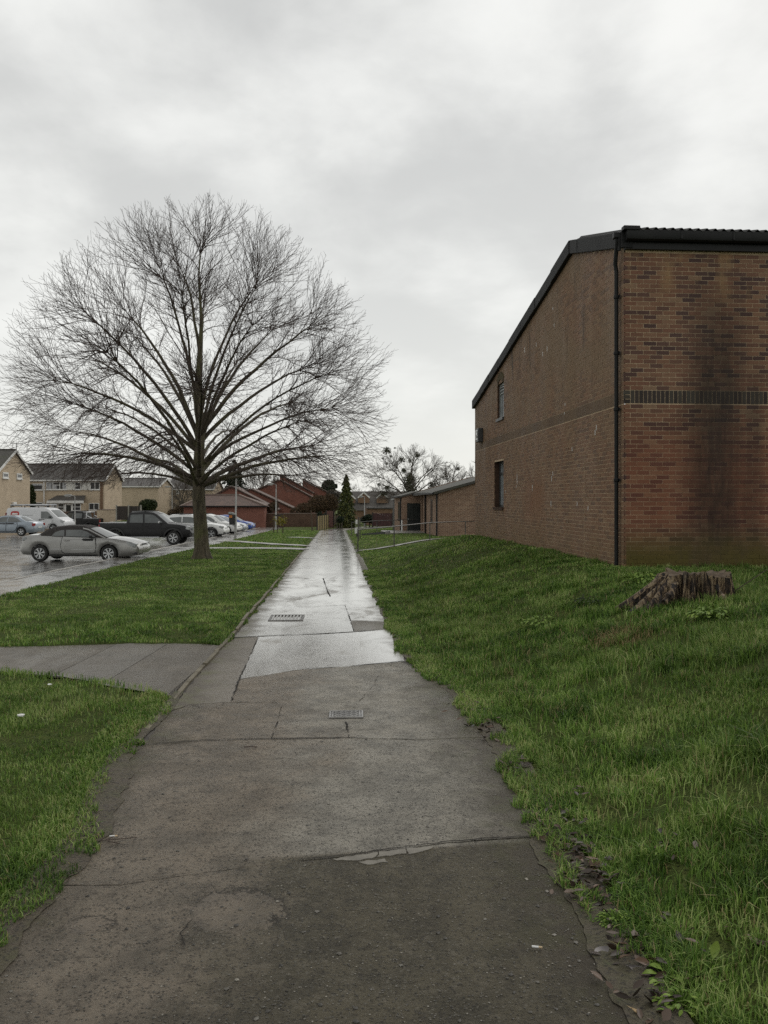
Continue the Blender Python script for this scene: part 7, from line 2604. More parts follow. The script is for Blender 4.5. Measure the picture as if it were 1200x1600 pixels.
# grass bank below the dark fence
bk = MB()
def bxz(px, py, d):
    return P(px, py, d)
xA, xB = (160 - 600) / F * 66, (262 - 600) / F * 66
bk.add([(xA, 63.5, -1.0), (xB, 63.5, -1.0), (xB, 66.0, -0.12), (xA, 66.0, -0.05), (xB, 73.0, 0.06), (xA, 73.0, 0.08), (xB, 80, -1.2), (xA, 80, -1.2)], [(0, 1, 2, 3), (3, 2, 4, 5), (5, 4, 6, 7)])
tag(bk.build('grass_bank', MAT['turf'], smooth=60), kind='structure')

# ------------------------------------------------------------------ posts and lamps
def lamp_post(label, px, d, top_py, head=1.0, lean=0.0, pole_r=0.055, zb=None, dbl=0.12):
    x = (px - 600) / F * d
    z0 = Gf(x, d) if zb is None else zb
    H = EYE + (HOR - top_py) / F * d - z0
    r = empty('lamp_post', (x, d, z0), 0, label, 'lamp post', 'street lamps round the green')
    r.rotation_euler = (0, lean, 0)
    MB().tube([(0, 0, -.3), (0, 0, H * .28), (0, 0, H * .29), (0, 0, H - .05)], [pole_r * 1.5, pole_r * 1.5, pole_r, pole_r * .8], 10).build('pole', MAT['lamp_pole'], r, smooth=40)
    MB().box((0, -pole_r * 1.5, H * .13), (.1, .02, .45)).build('access_door', MAT['lamp_pole'], r)
    ar = MB().tube([(0, 0, H - .12), (0, 0, H), (-.25 * head, 0, H + .04), (-.5 * head, 0, H + .06)], pole_r * .55, 8)
    ar.build('arm', MAT['lamp_pole'], r, smooth=40)
    hd = MB().prism([(-.95, 0.0), (-.9, .1), (-.6, .16), (-.3, .12), (-.28, .02), (-.6, -.05)], (0, -.12, H), (head, 0, 0), (0, 0, 1), (0, 1, 0), .24).build('lamp_head', MAT['lamp_pole'], r, bevel=.02)
    MB().box((-.6 * head, 0, H - .045), (.45 * head, .18, .06)).build('lamp_lens', MAT['lamp_clear'], hd, bevel=.015)
    return r


lp1 = lamp_post('leaning lamp post with dog waste bin beside parked cars', 367.8, 54.0, 727, 0.55, R(0.9))
lamp_post('lamp post behind the staked sapling', 431, 78.0, 757, 0.9, R(0.4))
lamp_post('far lamp post beyond the handrails', 569.5, 92.0, 776.5, 0.6, pole_r=.05)
lamp_post('thin lamp post in front of the white porch', 117, 74.0, 775, 1.0, zb=-0.8, pole_r=.05)
lamp_post('distant lamp post in front of the small tan house', 269, 105.0, 761, 1.0, zb=-1.3)
# dog waste bin strapped to the lamp post
bx_, by_ = (362.5 - 600) / F * 53.9, 53.9
zb_ = Gf(bx_, by_)
bn = empty('waste_bin', (bx_, by_, zb_ + 0.86), R(8), 'black post mounted waste bin with orange sticker and pale lid', 'bin')
MB().prism([(-.17, 0), (.17, 0), (.2, .62), (-.2, .72)], (0, -.16, 0), (1, 0, 0), (0, 0, 1), (0, 1, 0), .32).build('bin_body', MAT['black_plastic'], bn, bevel=.02)
MB().prism([(-.24, .68), (.22, .60), (.22, .66), (.05, .78), (-.18, .80), (-.24, .74)], (0, -.19, 0), (1, 0, 0), (0, 0, 1), (0, 1, 0), .38).build('lid', MAT['galv'], bn, bevel=.02)
MB().box((-.08, -.172, .52), (.2, .012, .16)).build('sticker', simple('orange_sticker', (0.5, 0.17, 0.03), (0.42, 0.14, 0.03), 4, .5), bn)
MB().bar((.17, 0, .3), (.27, 0, .3), .06, .06).build('bracket', MAT['galv'], bn)

# staked sapling with yellow leaves
sx_, sy_ = (433.5 - 600) / F * 66, 66.0
sz_ = Gf(sx_, sy_)
sp = empty('staked_sapling', (sx_, sy_, sz_), 0, 'young staked sapling with a few yellow leaves', 'tree')
MB().tube([(0, 0, -.1), (0.02, 0, 1.0), (0, 0.02, 2.3), (.05, 0, 3.4)], [.03, .025, .018, .008], 6).build('trunk', MAT['twig'], sp)
for k, (a, h, l) in enumerate(((.3, 2.0, .9), (2.2, 2.3, 1.0), (4.0, 2.6, .8), (5.2, 1.9, .7), (1.2, 2.9, .6), (3.1, 1.6, .8))):
    MB().tube([(0, 0, h), (math.cos(a) * l * .5, math.sin(a) * l * .5, h + .28 * l), (math.cos(a) * l, math.sin(a) * l, h + .75 * l)], [.012, .009, .005], 5).build('branch', MAT['twig'], sp)
rng = np.random.default_rng(9)
V, Q, t = leaf_cloud(330, lambda n: np.concatenate([np.stack([rng.normal(0.12, .26, n // 2), rng.normal(0, .2, n // 2), rng.normal(.95, .16, n // 2)], 1), np.stack([rng.normal(.42, .15, n - n // 2), rng.normal(0, .15, n - n // 2), rng.normal(.9, .17, n - n // 2)], 1)]), .06, rng)
link('leaves', np_mesh('leaves', V, [Q], MAT['yellow_leaf'], t), sp)
for k, dx in enumerate((-.3, .42)):
    MB().tube([(dx, 0, -.2), (dx, 0, 1.55 if k else 1.25)], .04, 8).build('stake', MAT['fence_wood'], sp)
MB().bar((-.3, 0, 1.35), (.42, 0, 1.4), .03, .1).build('tie', MAT['black_plastic'], sp)
# leaning wooden pole by the lichened fence
ppx = (487 - 600) / F * 73
wp = MB().tube([(0.06, 0, -.2), (-.06, 0, 1.75)], [.055, .05], 10).build('wooden_pole', MAT['fence_wood'], None, loc=(ppx, 73.0, Gf(ppx, 73)))
tag(wp, 'leaning pale wooden pole at the grass edge before the lichened fence', 'pole')
# sign post seen edge on
qx = (560 - 600) / F * 52
sg = empty('sign_post', (qx, 52.0, Gf(qx, 52)), 0, 'grey sign post with two white plates seen nearly edge on', 'sign')
MB().tube([(0, 0, -.3), (0, 0, 1.36)], .036, 10).build('post', MAT['rail'], sg, smooth=40)
MB().tube([(.09, .3, -.3), (.09, .3, 1.30)], .028, 8).build('post', MAT['rail'], sg, smooth=40)
for z_, h_, w_ in ((1.05, .26, .12), (.50, .34, .17)):
    MB().box((-.05 - w_ / 2, 0, z_), (w_, .02, h_), rz=R(20)).build('sign_plate', MAT['white'], sg)
MB().box((-.08, 0, .25), (.1, .06, .2)).build('dark_plate', MAT['black_plastic'], sg)
# small white bollard by the hall
bw = MB().lathe([(.055, -.1), (.055, .8), (.045, .86), (0, .88)], (0, 0, 0), n=12).build('white_bollard', MAT['white'], None, smooth=40, loc=(1.28, 61.0, Gf(1.28, 61)))
tag(bw, 'slim white bollard beside the hall doorway', 'bollard')


# ------------------------------------------------------------------ covers in the path
gx, gy = gp(448, 966.8)
ga = empty('drain_grate', (gx, gy, float(base(gy)) + 0.009), R(3), 'slotted iron drain grate set in the wet path', 'drain cover')
MAT['iron'] = simple('worn_cast_iron', (0.16, 0.15, 0.14), (0.09, 0.085, 0.08), 8, 0.3, 0.6, 0.5, bump=.2, bscale=80)
MAT['iron_bright'] = simple('polished_wet_iron', (0.42, 0.41, 0.39), (0.28, 0.27, 0.26), 8, 0.22, 0.6, 0.5)
gw, gd = 0.54, 0.62
mb = MB()
for sx_, sy2, cx, cy in ((gw, .035, 0, gd / 2), (gw, .035, 0, -gd / 2), (.035, gd - .036, gw / 2 - .017, 0), (.035, gd - .036, -gw / 2 + .017, 0)):
    mb.box((cx, cy, 0.004), (sx_, sy2, .02))
mb.build('grate_frame', MAT['iron'], ga, bevel=.003)
MB().box((0, 0, -.012), (gw - .04, gd - .04, .01)).build('gully', MAT['crack'], ga)
bar_me = MB().box((0, 0, 0), (.03, gd - .06, .016)).mesh('grate_bar', MAT['iron_bright'])
for k in range(9):
    link('grate_bar', bar_me, ga, (-gw / 2 + .055 + k * (gw - .11) / 8, 0, .004))
sx0, sy0 = gp(541, 1119)
sc_ = empty('stopcock_cover', (sx0, sy0, float(base(sy0)) + 0.011), R(2), 'small patterned metal cover let into the grey asphalt', 'drain cover')
MB().box((0, 0, 0), (.285, .235, .012)).build('cover_plate', MAT['iron'], sc_, bevel=.003)
mb = MB()
for s_ in (-1, 1):
    mb.box((0, s_ * .108, .008), (.28, .012, .006))
    mb.box((s_ * .134, 0, .008), (.012, .2, .006))
    mb.box((s_ * .112, 0, .008), (.008, .19, .006))
mb.build('cover_rim', MAT['iron_bright'], sc_)
rr = random.Random(5)
tread = MB().box((0, 0, 0), (.034, .011, .005)).mesh('tread', MAT['iron_bright'])
for iy in range(6):
    for ix in range(5):
        o = link('tread', tread, sc_, (-.084 + ix * .042, -.075 + iy * .03, .0085), R(35) if (ix + iy) % 2 else R(-35))

# ------------------------------------------------------------------ the tree stump
sxp, syp = 3.60, 9.85
szp = Gf(sxp, syp) - 0.02


def stump():
    root = empty('tree_stump', (sxp, syp, szp), 0, 'rotting sawn tree stump with one long spreading root in the grass', 'tree stump')
    n, K = 160, 16
    H = 0.31
    V, Fq = [], []
    rg = np.random.default_rng(8)
    th = np.arange(n) * 2 * PI / n
    ridg = 0.035 * np.sin(th * 9 + 1) + 0.026 * np.sin(th * 17 + 2.2) + 0.018 * np.sin(th * 31) + rg.normal(0, .010, n)
    lobes = [(PI * 0.98, .17, .58), (PI * 1.10, .10, .42), (PI * 1.19, .12, .36), (PI * 1.5, .2, .07), (1.82 * PI, .25, .10), (0.1, .35, .07), (PI * .6, .3, .12)]
    topn = np.interp(np.arange(n), np.linspace(0, n, 41), np.append(rg.uniform(-.045, .02, 40), 0.0))
    for k in range(K):
        t = k / (K - 1)              # 0 ground, 1 top
        fl = (1 - t) ** 1.8
        for i in range(n):
            a = th[i]
            r = 0.355 + 0.02 * math.sin(2 * a + 1)
            for la, lw, lr in lobes:
                da = (a - la + PI) % (2 * PI) - PI
                r += lr * math.exp(-(da / lw) ** 2) * ((1 - t) ** 1.05 if lr > .3 else fl)
            r += fl * 0.05
            r += ridg[i] * (0.8 + .5 * (1 - t)) * (1 + 1.6 * math.exp(-((a - PI * 1.05) / .5) ** 2) * (1 - t)) * (1.4 if math.cos(a + PI / 2) > 0 else 1)
            z = -0.1 + (H + .1) * t + (0.020 * math.sin(a * 3 + 1) + 0.016 * math.sin(a * 11) + .014 * math.sin(a * 23 + 1) + topn[i] * .6) * max(0, t - .55) / .45
            V.append((r * math.cos(a), r * math.sin(a) * .82, z))
    for k in range(K - 1):
        for i in range(n):
            j = (i + 1) % n
            Fq.append((k * n + i, k * n + j, (k + 1) * n + j, (k + 1) * n + i))
    m = NT('rotten_stump_bark')
    n1 = m.noise(8, 7, 0.72, 0.8, stretch=(1.8, 1.8, 0.32))
    n2 = m.noise(22, 5, 0.7, 0.5, stretch=(1.5, 1.5, 0.4))
    n3 = m.noise(3.5, 4, 0.6)
    col = m.ramp(n1, [(0.38, (0.007, 0.005, 0.004)), (0.47, (0.022, 0.014, 0.009)), (0.51, (0.13, 0.085, 0.050)), (0.56, (0.33, 0.245, 0.145)), (0.66, (0.20, 0.165, 0.125)), (0.75, (0.03, 0.02, 0.015))])
    col = m.mix(m.maprange(n2, 0.5, 0.72), col, (0.018, 0.013, 0.010))
    col = m.mix(m.maprange(n3, 0.55, 0.7, 0, .6), col, (0.13, 0.12, 0.115))
    mt = m.set(col, m.maprange(n3, .3, .7, .4, .8), 0.35, normal=m.bump(m.math('ADD', n1, m.math('MULTIPLY', n2, .5)), 1.0, .05))
    MB().add(V, Fq).build('stump_bark', mt, root, smooth=60)
    top = V[-n:]
    tv = [(0, 0, H - .05)] + [(x * .62, y * .62, H - .02 + .015 * math.sin(i * .9)) for i, (x, y, z) in enumerate(top)] + top
    tf = [(0, 1 + i, 1 + (i + 1) % n) for i in range(n)] + [(1 + i, 1 + n + i, 1 + n + (i + 1) % n, 1 + (i + 1) % n) for i in range(n)]
    MB().add(tv, tf).build('sawn_top', simple('sawn_stump_wood', (0.13, 0.095, 0.06), (0.07, 0.05, 0.034), 14, .7, .3, bump=.6, bscale=40), root, smooth=50)
    # flakes of loose bark and a root ending
    fb = random.Random(4)
    for k in range(0):
        a = fb.uniform(PI * 1.02, PI * 1.98)
        r = 0.40 + fb.uniform(0, .05)
        z = fb.uniform(.05, .3)
        MB().box((r * math.cos(a), r * math.sin(a) * .84, z), (fb.uniform(.03, .06), .022, fb.uniform(.1, .22)), a + PI / 2, tilt=(fb.uniform(-.2, .2), fb.uniform(-.15, .15))).build('bark_flake', mt, root, bevel=.006)
    for pts_, rd in (
                     ([(-.30, -.24, .22), (-.42, -.34, .08), (-.52, -.42, -.03)], [.03, .045, .03]),
                     ([(.1, -.33, .2), (.14, -.40, .06), (.18, -.46, -.05)], [.025, .04, .03])):
        pj = []
        for i in range(len(pts_) - 1):
            for q in range(3):
                p_ = Vector(pts_[i]).lerp(Vector(pts_[i + 1]), q / 3)
                pj.append((p_ + Vector((fb.uniform(-.012, .012), fb.uniform(-.012, .012), fb.uniform(-.012, .012))), lerp(rd[i], rd[i + 1], q / 3) * fb.uniform(.75, 1.25)))
        MB().tube([p_ for p_, r_ in pj], [r_ for p_, r_ in pj], 7).build('root', mt, root, smooth=35)
    return root


stump()

# ------------------------------------------------------------------ grass
MAT['grass'] = None
m = NT('grass_blade')
t = m.attr()
col = m.ramp(t, [(0.0, (0.026, 0.060, 0.009)), (0.35, (0.098, 0.190, 0.030)), (0.68, (0.232, 0.360, 0.072)), (0.87, (0.44, 0.52, 0.19)), (0.92, (0.42, 0.36, 0.18)), (1.0, (0.24, 0.18, 0.09))])
big = m.noise(0.5, 4, 0.6)
col = m.mix(m.maprange(big, 0.35, 0.65, 0, 0.35), col, (0.066, 0.10, 0.02))
MAT['grass'] = m.set(col, 0.5, 0.25)
tr = m.n('ShaderNodeBsdfTranslucent')
m.l(col, tr.inputs[0])
mx = m.n('ShaderNodeMixShader')
mx.inputs[0].default_value = 0.35
m.l(m.b.outputs[0], mx.inputs[1])
m.l(tr.outputs[0], mx.inputs[2])
m.l(mx.outputs[0], m.out.inputs[0])

vn_rng = np.random.default_rng(2)
_g = vn_rng.uniform(0, 1, (64, 64))


def vnoise(x, y, s):
    x, y = x * s, y * s
    i, j = np.floor(x).astype(int), np.floor(y).astype(int)
    u, v = x - i, y - j
    u, v = u * u * (3 - 2 * u), v * v * (3 - 2 * v)
    g = lambda a, b: _g[a % 64, b % 64]
    return (g(i, j) * (1 - u) + g(i + 1, j) * u) * (1 - v) + (g(i, j + 1) * (1 - u) + g(i + 1, j + 1) * u) * v


def near_poly(x, y, pts, w):
    dmin = np.full(x.shape, 1e9)
    for (ax, ay), (bx, by) in zip(pts[:-1], pts[1:]):
        abx, aby = bx - ax, by - ay
        tt = np.clip(((x - ax) * abx + (y - ay) * aby) / (abx * abx + aby * aby), 0, 1)
        dmin = np.minimum(dmin, np.hypot(ax + abx * tt - x, ay + aby * tt - y))
    return dmin < w


HEAPS = [(0.95, 3.86, .075), (0.93, 4.12, .06), (0.92, 3.55, .06), (0.93, 3.1, .07), (0.97, 2.85, .06), (0.98, 2.68, .09), (1.28, 3.25, .05), (1.35, 3.95, .05), (1.02, 4.6, .05), (0.83, 6.6, .10), (0.95, 5.6, .07)]


def grass_ok(x, y):
    ragged = (vnoise(x, y, 2.3) - 0.5) * 0.16 + (vnoise(x, y, 9.0) - 0.5) * 0.14 + (vnoise(x, y, 27.0) - 0.5) * 0.07
    right = x > edge_r(y) - 0.01 + ragged * .9 + 0.10 * ss((4.6 - y) / .8) * vnoise(x * 0, y, 1.7)
    left = (x < edge_l(y) - 0.005 + ragged * 0.8 - 0.06 * (y < 4.2) * vnoise(x * 0, y, 2.2)) & (x > foot_x(y) + 0.05 + ragged)
    ok = right | left
    # branch path
    xsn = [p[0] for p in prow]
    ya = np.interp(x, xsn, [p[1] for p in prow])
    yb = np.interp(x, xsn, [p[2] for p in prow])
    ok &= ~(left & (y > ya + ragged * .5) & (y < yb + ragged * .5) & (x > -9.4))
    ok &= ~near_poly(x, y, [(-8.0, 38.3), (-5.6, 38.2), (-3.4, 37.5)], 0.62)
    ok &= ~near_poly(x, y, [(-9.2, 48.5), (-7.0, 45.2), (-5.2, 42.6), (-3.6, 41.2)], 0.45)
    ok &= ~near_poly(x, y, [(a + .35, b + 1.1) for a, b in RAMP], 0.62)
    ul = (x - BC[0]) * BL[0] + (y - BC[1]) * BL[1]
    uf = (x - BC[0]) * BF[0] + (y - BC[1]) * BF[1]
    ok &= ~((ul > -0.03) & (uf > -0.03) & (ul < LLEN))
    ok &= (((x - sxp) / .44) ** 2 + ((y - syp) / .38) ** 2 > 1) & ~near_poly(x, y, [(sxp - .4, syp - .08), (sxp - .95, syp - .16)], .11)
    for hx_, hy_, hr_ in HEAPS:
        ok &= ((x - hx_) / hr_) ** 2 + ((y - hy_) / (hr_ * 1.7)) ** 2 > 0.7 + 1.1 * vnoise(x, y, 13.0)
    ok &= np.hypot(x - TX, y - TY) > 0.42
    ok &= ~((x > 0.0) & (x < 5) & (y > 57.4) & (y < 62.5))
    ok &= ~((x > 1.2 - .085 * (y - 62)) & (y > 52) & (x > 3.2 - .085 * (y - 52)))
    return ok


def blades(x, y, h, w, rng, bend=0.5, dry=0.05, tuft=None):
    n = len(x)
    az = rng.uniform(0, 2 * PI, n)
    lean = rng.uniform(0.1, 1.0, n) * bend
    if tuft is not None:
        away = np.arctan2(y - tuft[1], x - tuft[0])
        az = np.where(rng.uniform(size=n) < 0.7, away + rng.normal(0, .6, n), az)
    z = G(x, y) - 0.005
    dx, dy = np.cos(az), np.sin(az)
    px, py = -dy, dx
    tw = rng.uniform(-.8, .8, n)
    px, py = px * np.cos(tw) - py * np.sin(tw), px * np.sin(tw) + py * np.cos(tw)
    hw = w / 2
    m1 = 0.5
    bx_, by_ = x + dx * h * lean * .28, y + dy * h * lean * .28
    bz = z + h * (0.58 - 0.06 * lean)
    tx, ty = x + dx * h * lean * 1.0, y + dy * h * lean * 1.0
    tz = z + h * (1.0 - 0.42 * lean ** 1.5)
    V = np.stack([np.stack([x - px * hw, y - py * hw, z], 1), np.stack([x + px * hw, y + py * hw, z], 1),
                  np.stack([bx_ + px * hw * .8, by_ + py * hw * .8, bz], 1), np.stack([bx_ - px * hw * .8, by_ - py * hw * .8, bz], 1),
                  np.stack([tx, ty, tz], 1)], 1)
    tint = np.clip(0.10 + 0.74 * rng.uniform(0, 1, n) ** 1.1 + (vnoise(x, y, 1.3) - .5) * .35 + (vnoise(x, y, 4.1) - .5) * .5, 0, .88)
    tint = np.where(rng.uniform(size=n) < dry * (0.4 + 1.4 * vnoise(x, y, 0.9)), rng.uniform(.9, 1, n), tint)
    return V, np.repeat(tint, 5)


def sow(n, x0, x1, y0, y1, rng, power=1.0):
    y = y0 + (y1 - y0) * rng.uniform(0, 1, n)
    x = x0 + (x1 - x0) * rng.uniform(0, 1, n)
    ok = grass_ok(x, y) & (np.abs(x) < 0.50 * y + 1.3)
    return x[ok], y[ok]


grng = np.random.default_rng(42)
Vs, Ts = [], []


def put(x, y, hbase, wbase, bend, dry, tuft=None):
    hn = 0.55 + 0.9 * vnoise(x, y, 0.8) * (0.5 + vnoise(x, y, 2.7))
    dens = vnoise(x, y, 1.9) * .6 + vnoise(x, y, 5.0) * .4
    keep = grng.uniform(size=len(x)) < np.clip((dens - 0.27) * 3.2, 0.10, 1)
    x, y, hn = x[keep], y[keep], hn[keep]
    tf = None if tuft is None else (tuft[0][keep], tuft[1][keep])
    # worn short turf beside the path
    ed = np.clip(np.minimum(np.abs(x - edge_r(y)), np.abs(x - edge_l(y))) / 0.35, 0.35, 1)
    h = hbase * hn * ed * grng.uniform(.55, 1.25, len(x))
    V, t = blades(x, y, h, wbase * grng.uniform(.7, 1.3, len(x)), grng, bend, dry, tf)
    Vs.append(V)
    Ts.append(t)


# right hand bank: long, tufted and unmown
for (y0, y1, n, hb, wb) in ((2.2, 5.0, 70000, .075, .0050), (5.0, 8.5, 115000, .075, .0062), (8.5, 12.5, 115000, .07, .0080), (12.5, 19, 95000, .065, .011), (19, 38, 80000, .06, .018), (36, 75, 36000, .07, .03)):
    x, y = sow(n, float(edge_r(y1)) - .1, min(0.5 * y1 + 1.4, 9.0), y0, y1, grng)
    put(x, y, hb, wb, .85, .05)
# tufts on the bank
nt = 1150
tx_ = grng.uniform(0.3, 7.2, nt)
ty_ = 2.4 + 15 * grng.uniform(0, 1, nt) ** 1.3
ok = grass_ok(tx_, ty_) & (tx_ < 0.5 * ty_ + 1.2)
tx_, ty_ = tx_[ok], ty_[ok]
per = 70
r_ = np.abs(grng.normal(0, .06, (len(tx_), per)))
a_ = grng.uniform(0, 2 * PI, (len(tx_), per))
x = (tx_[:, None] + r_ * np.cos(a_)).ravel()
y = (ty_[:, None] + r_ * np.sin(a_)).ravel()
ok = grass_ok(x, y)
tcx, tcy = np.repeat(tx_, per), np.repeat(ty_, per)
put(x[ok], y[ok], .125, .0066, 1.15, .07, (tcx[ok], tcy[ok]))
# short dense turf knitting the edges of the path
for side in ('r', 'l'):
    n = 60000
    y = 2.2 + 22 * grng.uniform(0, 1, n) ** 1.8
    e = edge_r(y) if side == 'r' else edge_l(y)
    x = e + (1 if side == 'r' else -1) * grng.uniform(-.08, .32, n)
    ok = grass_ok(x, y)
    V, t = blades(x[ok], y[ok], grng.uniform(.025, .07, ok.sum()) * (1.2 if side == 'r' else .9), .0035 + .0006 * y[ok], grng, 1.0, .06)
    Vs.append(V)
    Ts.append(t)
# left hand lawns: shorter
for (y0, y1, n, hb, wb) in ((2.6, 5.2, 40000, .055, .0042), (5.2, 9.4, 95000, .055, .0055), (10.0, 16, 100000, .05, .0085), (16, 26, 95000, .05, .013), (26, 37.5, 70000, .05, .02), (37, 75, 50000, .06, .034)):
    x, y = sow(n, max(-0.5 * y1 - 1.4, -12.5), float(edge_l(y0)) + .1, y0, y1, grng)
    put(x, y, hb, wb, .9, .035)
V = np.concatenate(Vs).reshape(-1, 3)
T = np.concatenate(Ts)
nb = len(V) // 5
bi = np.arange(nb)[:, None] * 5
me = np_mesh('grass', V, [bi + np.array([[0, 1, 2, 3]]), bi + np.array([[3, 2, 4]])], MAT['grass'], T)
o = link('grass', me)
o['kind'] = 'stuff'
print('grass blades', nb)

# ------------------------------------------------------------------ soil, fallen leaves, weeds and litter beside the path
def edge_soil(side, y0, y1, w0, w1, k, step=0.035):
    """a thin ragged skin of soil and moss over the edge of the asphalt"""
    ysn = np.arange(y0, y1, step)
    e = edge_r(ysn) if side == 'r' else edge_l(ysn)
    sg = 1 if side == 'r' else -1
    q0 = ysn * 0 + k * 3.7
    fade = np.clip(np.minimum(ysn - y0, y1 - ysn) / .5, 0, 1)
    a = e - sg * (w0 * (0.25 + 1.5 * vnoise(q0, ysn, 1.9) ** 1.5 + .7 * (vnoise(q0, ysn, 8.0) - .5) + .6 * (vnoise(q0, ysn, 21.0) - .5)) * fade)
    b = e + sg * w1
    V, Fq = [], []
    for i, y in enumerate(ysn):
        for q in range(4):
            x = lerp(a[i], b[i], q / 3)
            V.append((x, y, float(base(y)) + (0.0085, 0.015, 0.018, 0.015)[q] + max(0, Gf(x, y) - float(base(y))) * (q / 3) + .006 * (float(vnoise(np.array([x]), np.array([y]), 14.0)[0]) - .5) * (q > 0)))
    for i in range(len(ysn) - 1):
        for q in range(3):
            c = i * 4 + q
            Fq.append((c, c + 1, c + 5, c + 4))
    MB().add(V, Fq).build('soil_margin', MAT['soil'], path, smooth=60)


edge_soil('r', 2.0, 9.4, .05, .16, 1)
edge_soil('l', 2.0, 6.2, .07, .14, 2)
edge_soil('r', 9.4, 34, .035, .10, 3, .1)
edge_soil('l', 6.2, 8.0, .03, .08, 4)

MAT['leaf_dark'] = leaf_mat('wet_dark_leaf', (0.022, 0.016, 0.013), (0.05, 0.034, 0.024), (0.10, 0.058, 0.034), .4)


def dead_leaf(name, label, x, y, L, W, col, rz, curl=.25, group=None, z=None, tilt=.15, lobes=0):
    n = 9
    V, Fq = [], []
    for i in range(n):
        t = i / (n - 1)
        w = W * math.sin(PI * min(1, t * .96 + .02)) ** .8 * (1 + .25 * lobes * math.cos(t * 14))
        for s_ in (-1, -.5, 0, .5, 1):
            V.append(((t - .5) * L, s_ * w / 2, curl * L * ((t - .5) ** 2) + abs(s_) * curl * W * .35 * (1 - t)))
    for i in range(n - 1):
        for k in range(4):
            a = i * 5 + k
            Fq.append((a, a + 5, a + 6, a + 1))
    b = len(V)
    V += [(-.5 * L, -.0025, curl * L * .25), (-.5 * L, .0025, curl * L * .25), (-.72 * L, 0, curl * L * .25 + .004)]
    Fq.append((b, b + 1, b + 2))
    o = MB().add(V, Fq).build(name, col, None, smooth=60)
    o.location = (x, y, (Gf(x, y) + .012) if z is None else z)
    o.rotation_euler = (rnd.uniform(-tilt, tilt), rnd.uniform(-tilt, tilt), rz)
    return tag(o, label, 'leaf', group)


def gpr(px, py):
    """photograph pixel -> point on the bank (iterated)"""
    d = F * EYE / (py - 799.06)
    for _ in range(40):
        x = (px - 600) / F * d
        z = Gf(x, d)
        d2 = F * (EYE - z) / (py - HOR)
        d = d * .6 + d2 * .4
    return (px - 600) / F * d, d


# heap of rotting leaves where path meets bank: uncountable
rl = np.random.default_rng(15)
cl = []
for px, py, n, s in ((903, 1345, 50, .05), (915, 1372, 45, .045), (930, 1400, 40, .05), (890, 1322, 30, .05), (880, 1290, 26, .05), (1000, 1520, 26, .06), (975, 1490, 14, .05), (1065, 1475, 16, .05), (1040, 1330, 14, .05), (900, 1250, 10, .04), (760, 1145, 40, .07), (735, 1110, 30, .08), (800, 1200, 30, .06), (125, 921, 60, .16), (90, 918, 30, .12), (1010, 1590, 24, .06), (1185, 1480, 8, .05)):
    x0, y0 = gpr(px, py)
    cl.append(np.stack([rl.normal(x0, s * 1.3, n), rl.normal(y0, s * 2.2, n)], 1))
cl = np.concatenate(cl)
lz = G(cl[:, 0], cl[:, 1]) + rl.uniform(.012, .045, len(cl))
C = np.stack([cl[:, 0], cl[:, 1], lz], 1)
nl = len(C)
aa = rl.normal(size=(nl, 3))
aa[:, 2] *= .25
aa /= np.linalg.norm(aa, axis=1, keepdims=True)
uu = np.array([0, 0, 1.0]) + rl.normal(0, .35, (nl, 3))
bb_ = np.cross(uu, aa)
bb_ /= np.linalg.norm(bb_, axis=1, keepdims=True)
uu = np.cross(aa, bb_)
ls = (rl.uniform(.55, 1.25, nl) * .027)[:, None]
wd = ls * rl.uniform(.3, .55, nl)[:, None]
cu = ls * rl.uniform(-.1, .35, nl)[:, None]
V = np.stack([C - aa * ls, C - aa * ls * .45 + bb_ * wd * .8 + uu * cu, C + aa * ls * .25 + bb_ * wd + uu * cu, C + aa * ls + uu * cu * .5,
              C + aa * ls * .25 - bb_ * wd + uu * cu, C - aa * ls * .45 - bb_ * wd * .8 + uu * cu], 1).reshape(-1, 3)
li = np.arange(nl)[:, None] * 6
Q = np.concatenate([li + np.array([[0, 1, 2, 3]]), li + np.array([[0, 3, 4, 5]])])
t = np.repeat(rl.uniform(0, 1, nl), 6)
o = link('fallen_leaves', np_mesh('fallen_leaves', V, [Q], MAT['leaf_dark'], t))
o['kind'] = 'stuff'
FL = 'fallen leaves on the path edge and bank'
mt_dark = simple('dead_leaf_dark', (0.045, 0.034, 0.03), (0.025, 0.02, 0.018), 30, .45, .45)
mt_grey = simple('dead_leaf_grey', (0.085, 0.07, 0.065), (0.05, 0.042, 0.04), 30, .4, .45)
mt_brown = simple('dead_leaf_brown', (0.13, 0.07, 0.04), (0.08, 0.045, 0.03), 30, .5, .4)
mt_tan = simple('dead_leaf_tan', (0.36, 0.25, 0.10), (0.26, 0.17, 0.07), 30, .5, .4)
mt_orange = simple('dead_leaf_orange', (0.28, 0.065, 0.03), (0.2, 0.05, 0.02), 30, .5, .4)
mt_lime = simple('leaf_lime', (0.20, 0.27, 0.05), (0.15, 0.21, 0.035), 30, .45, .4)
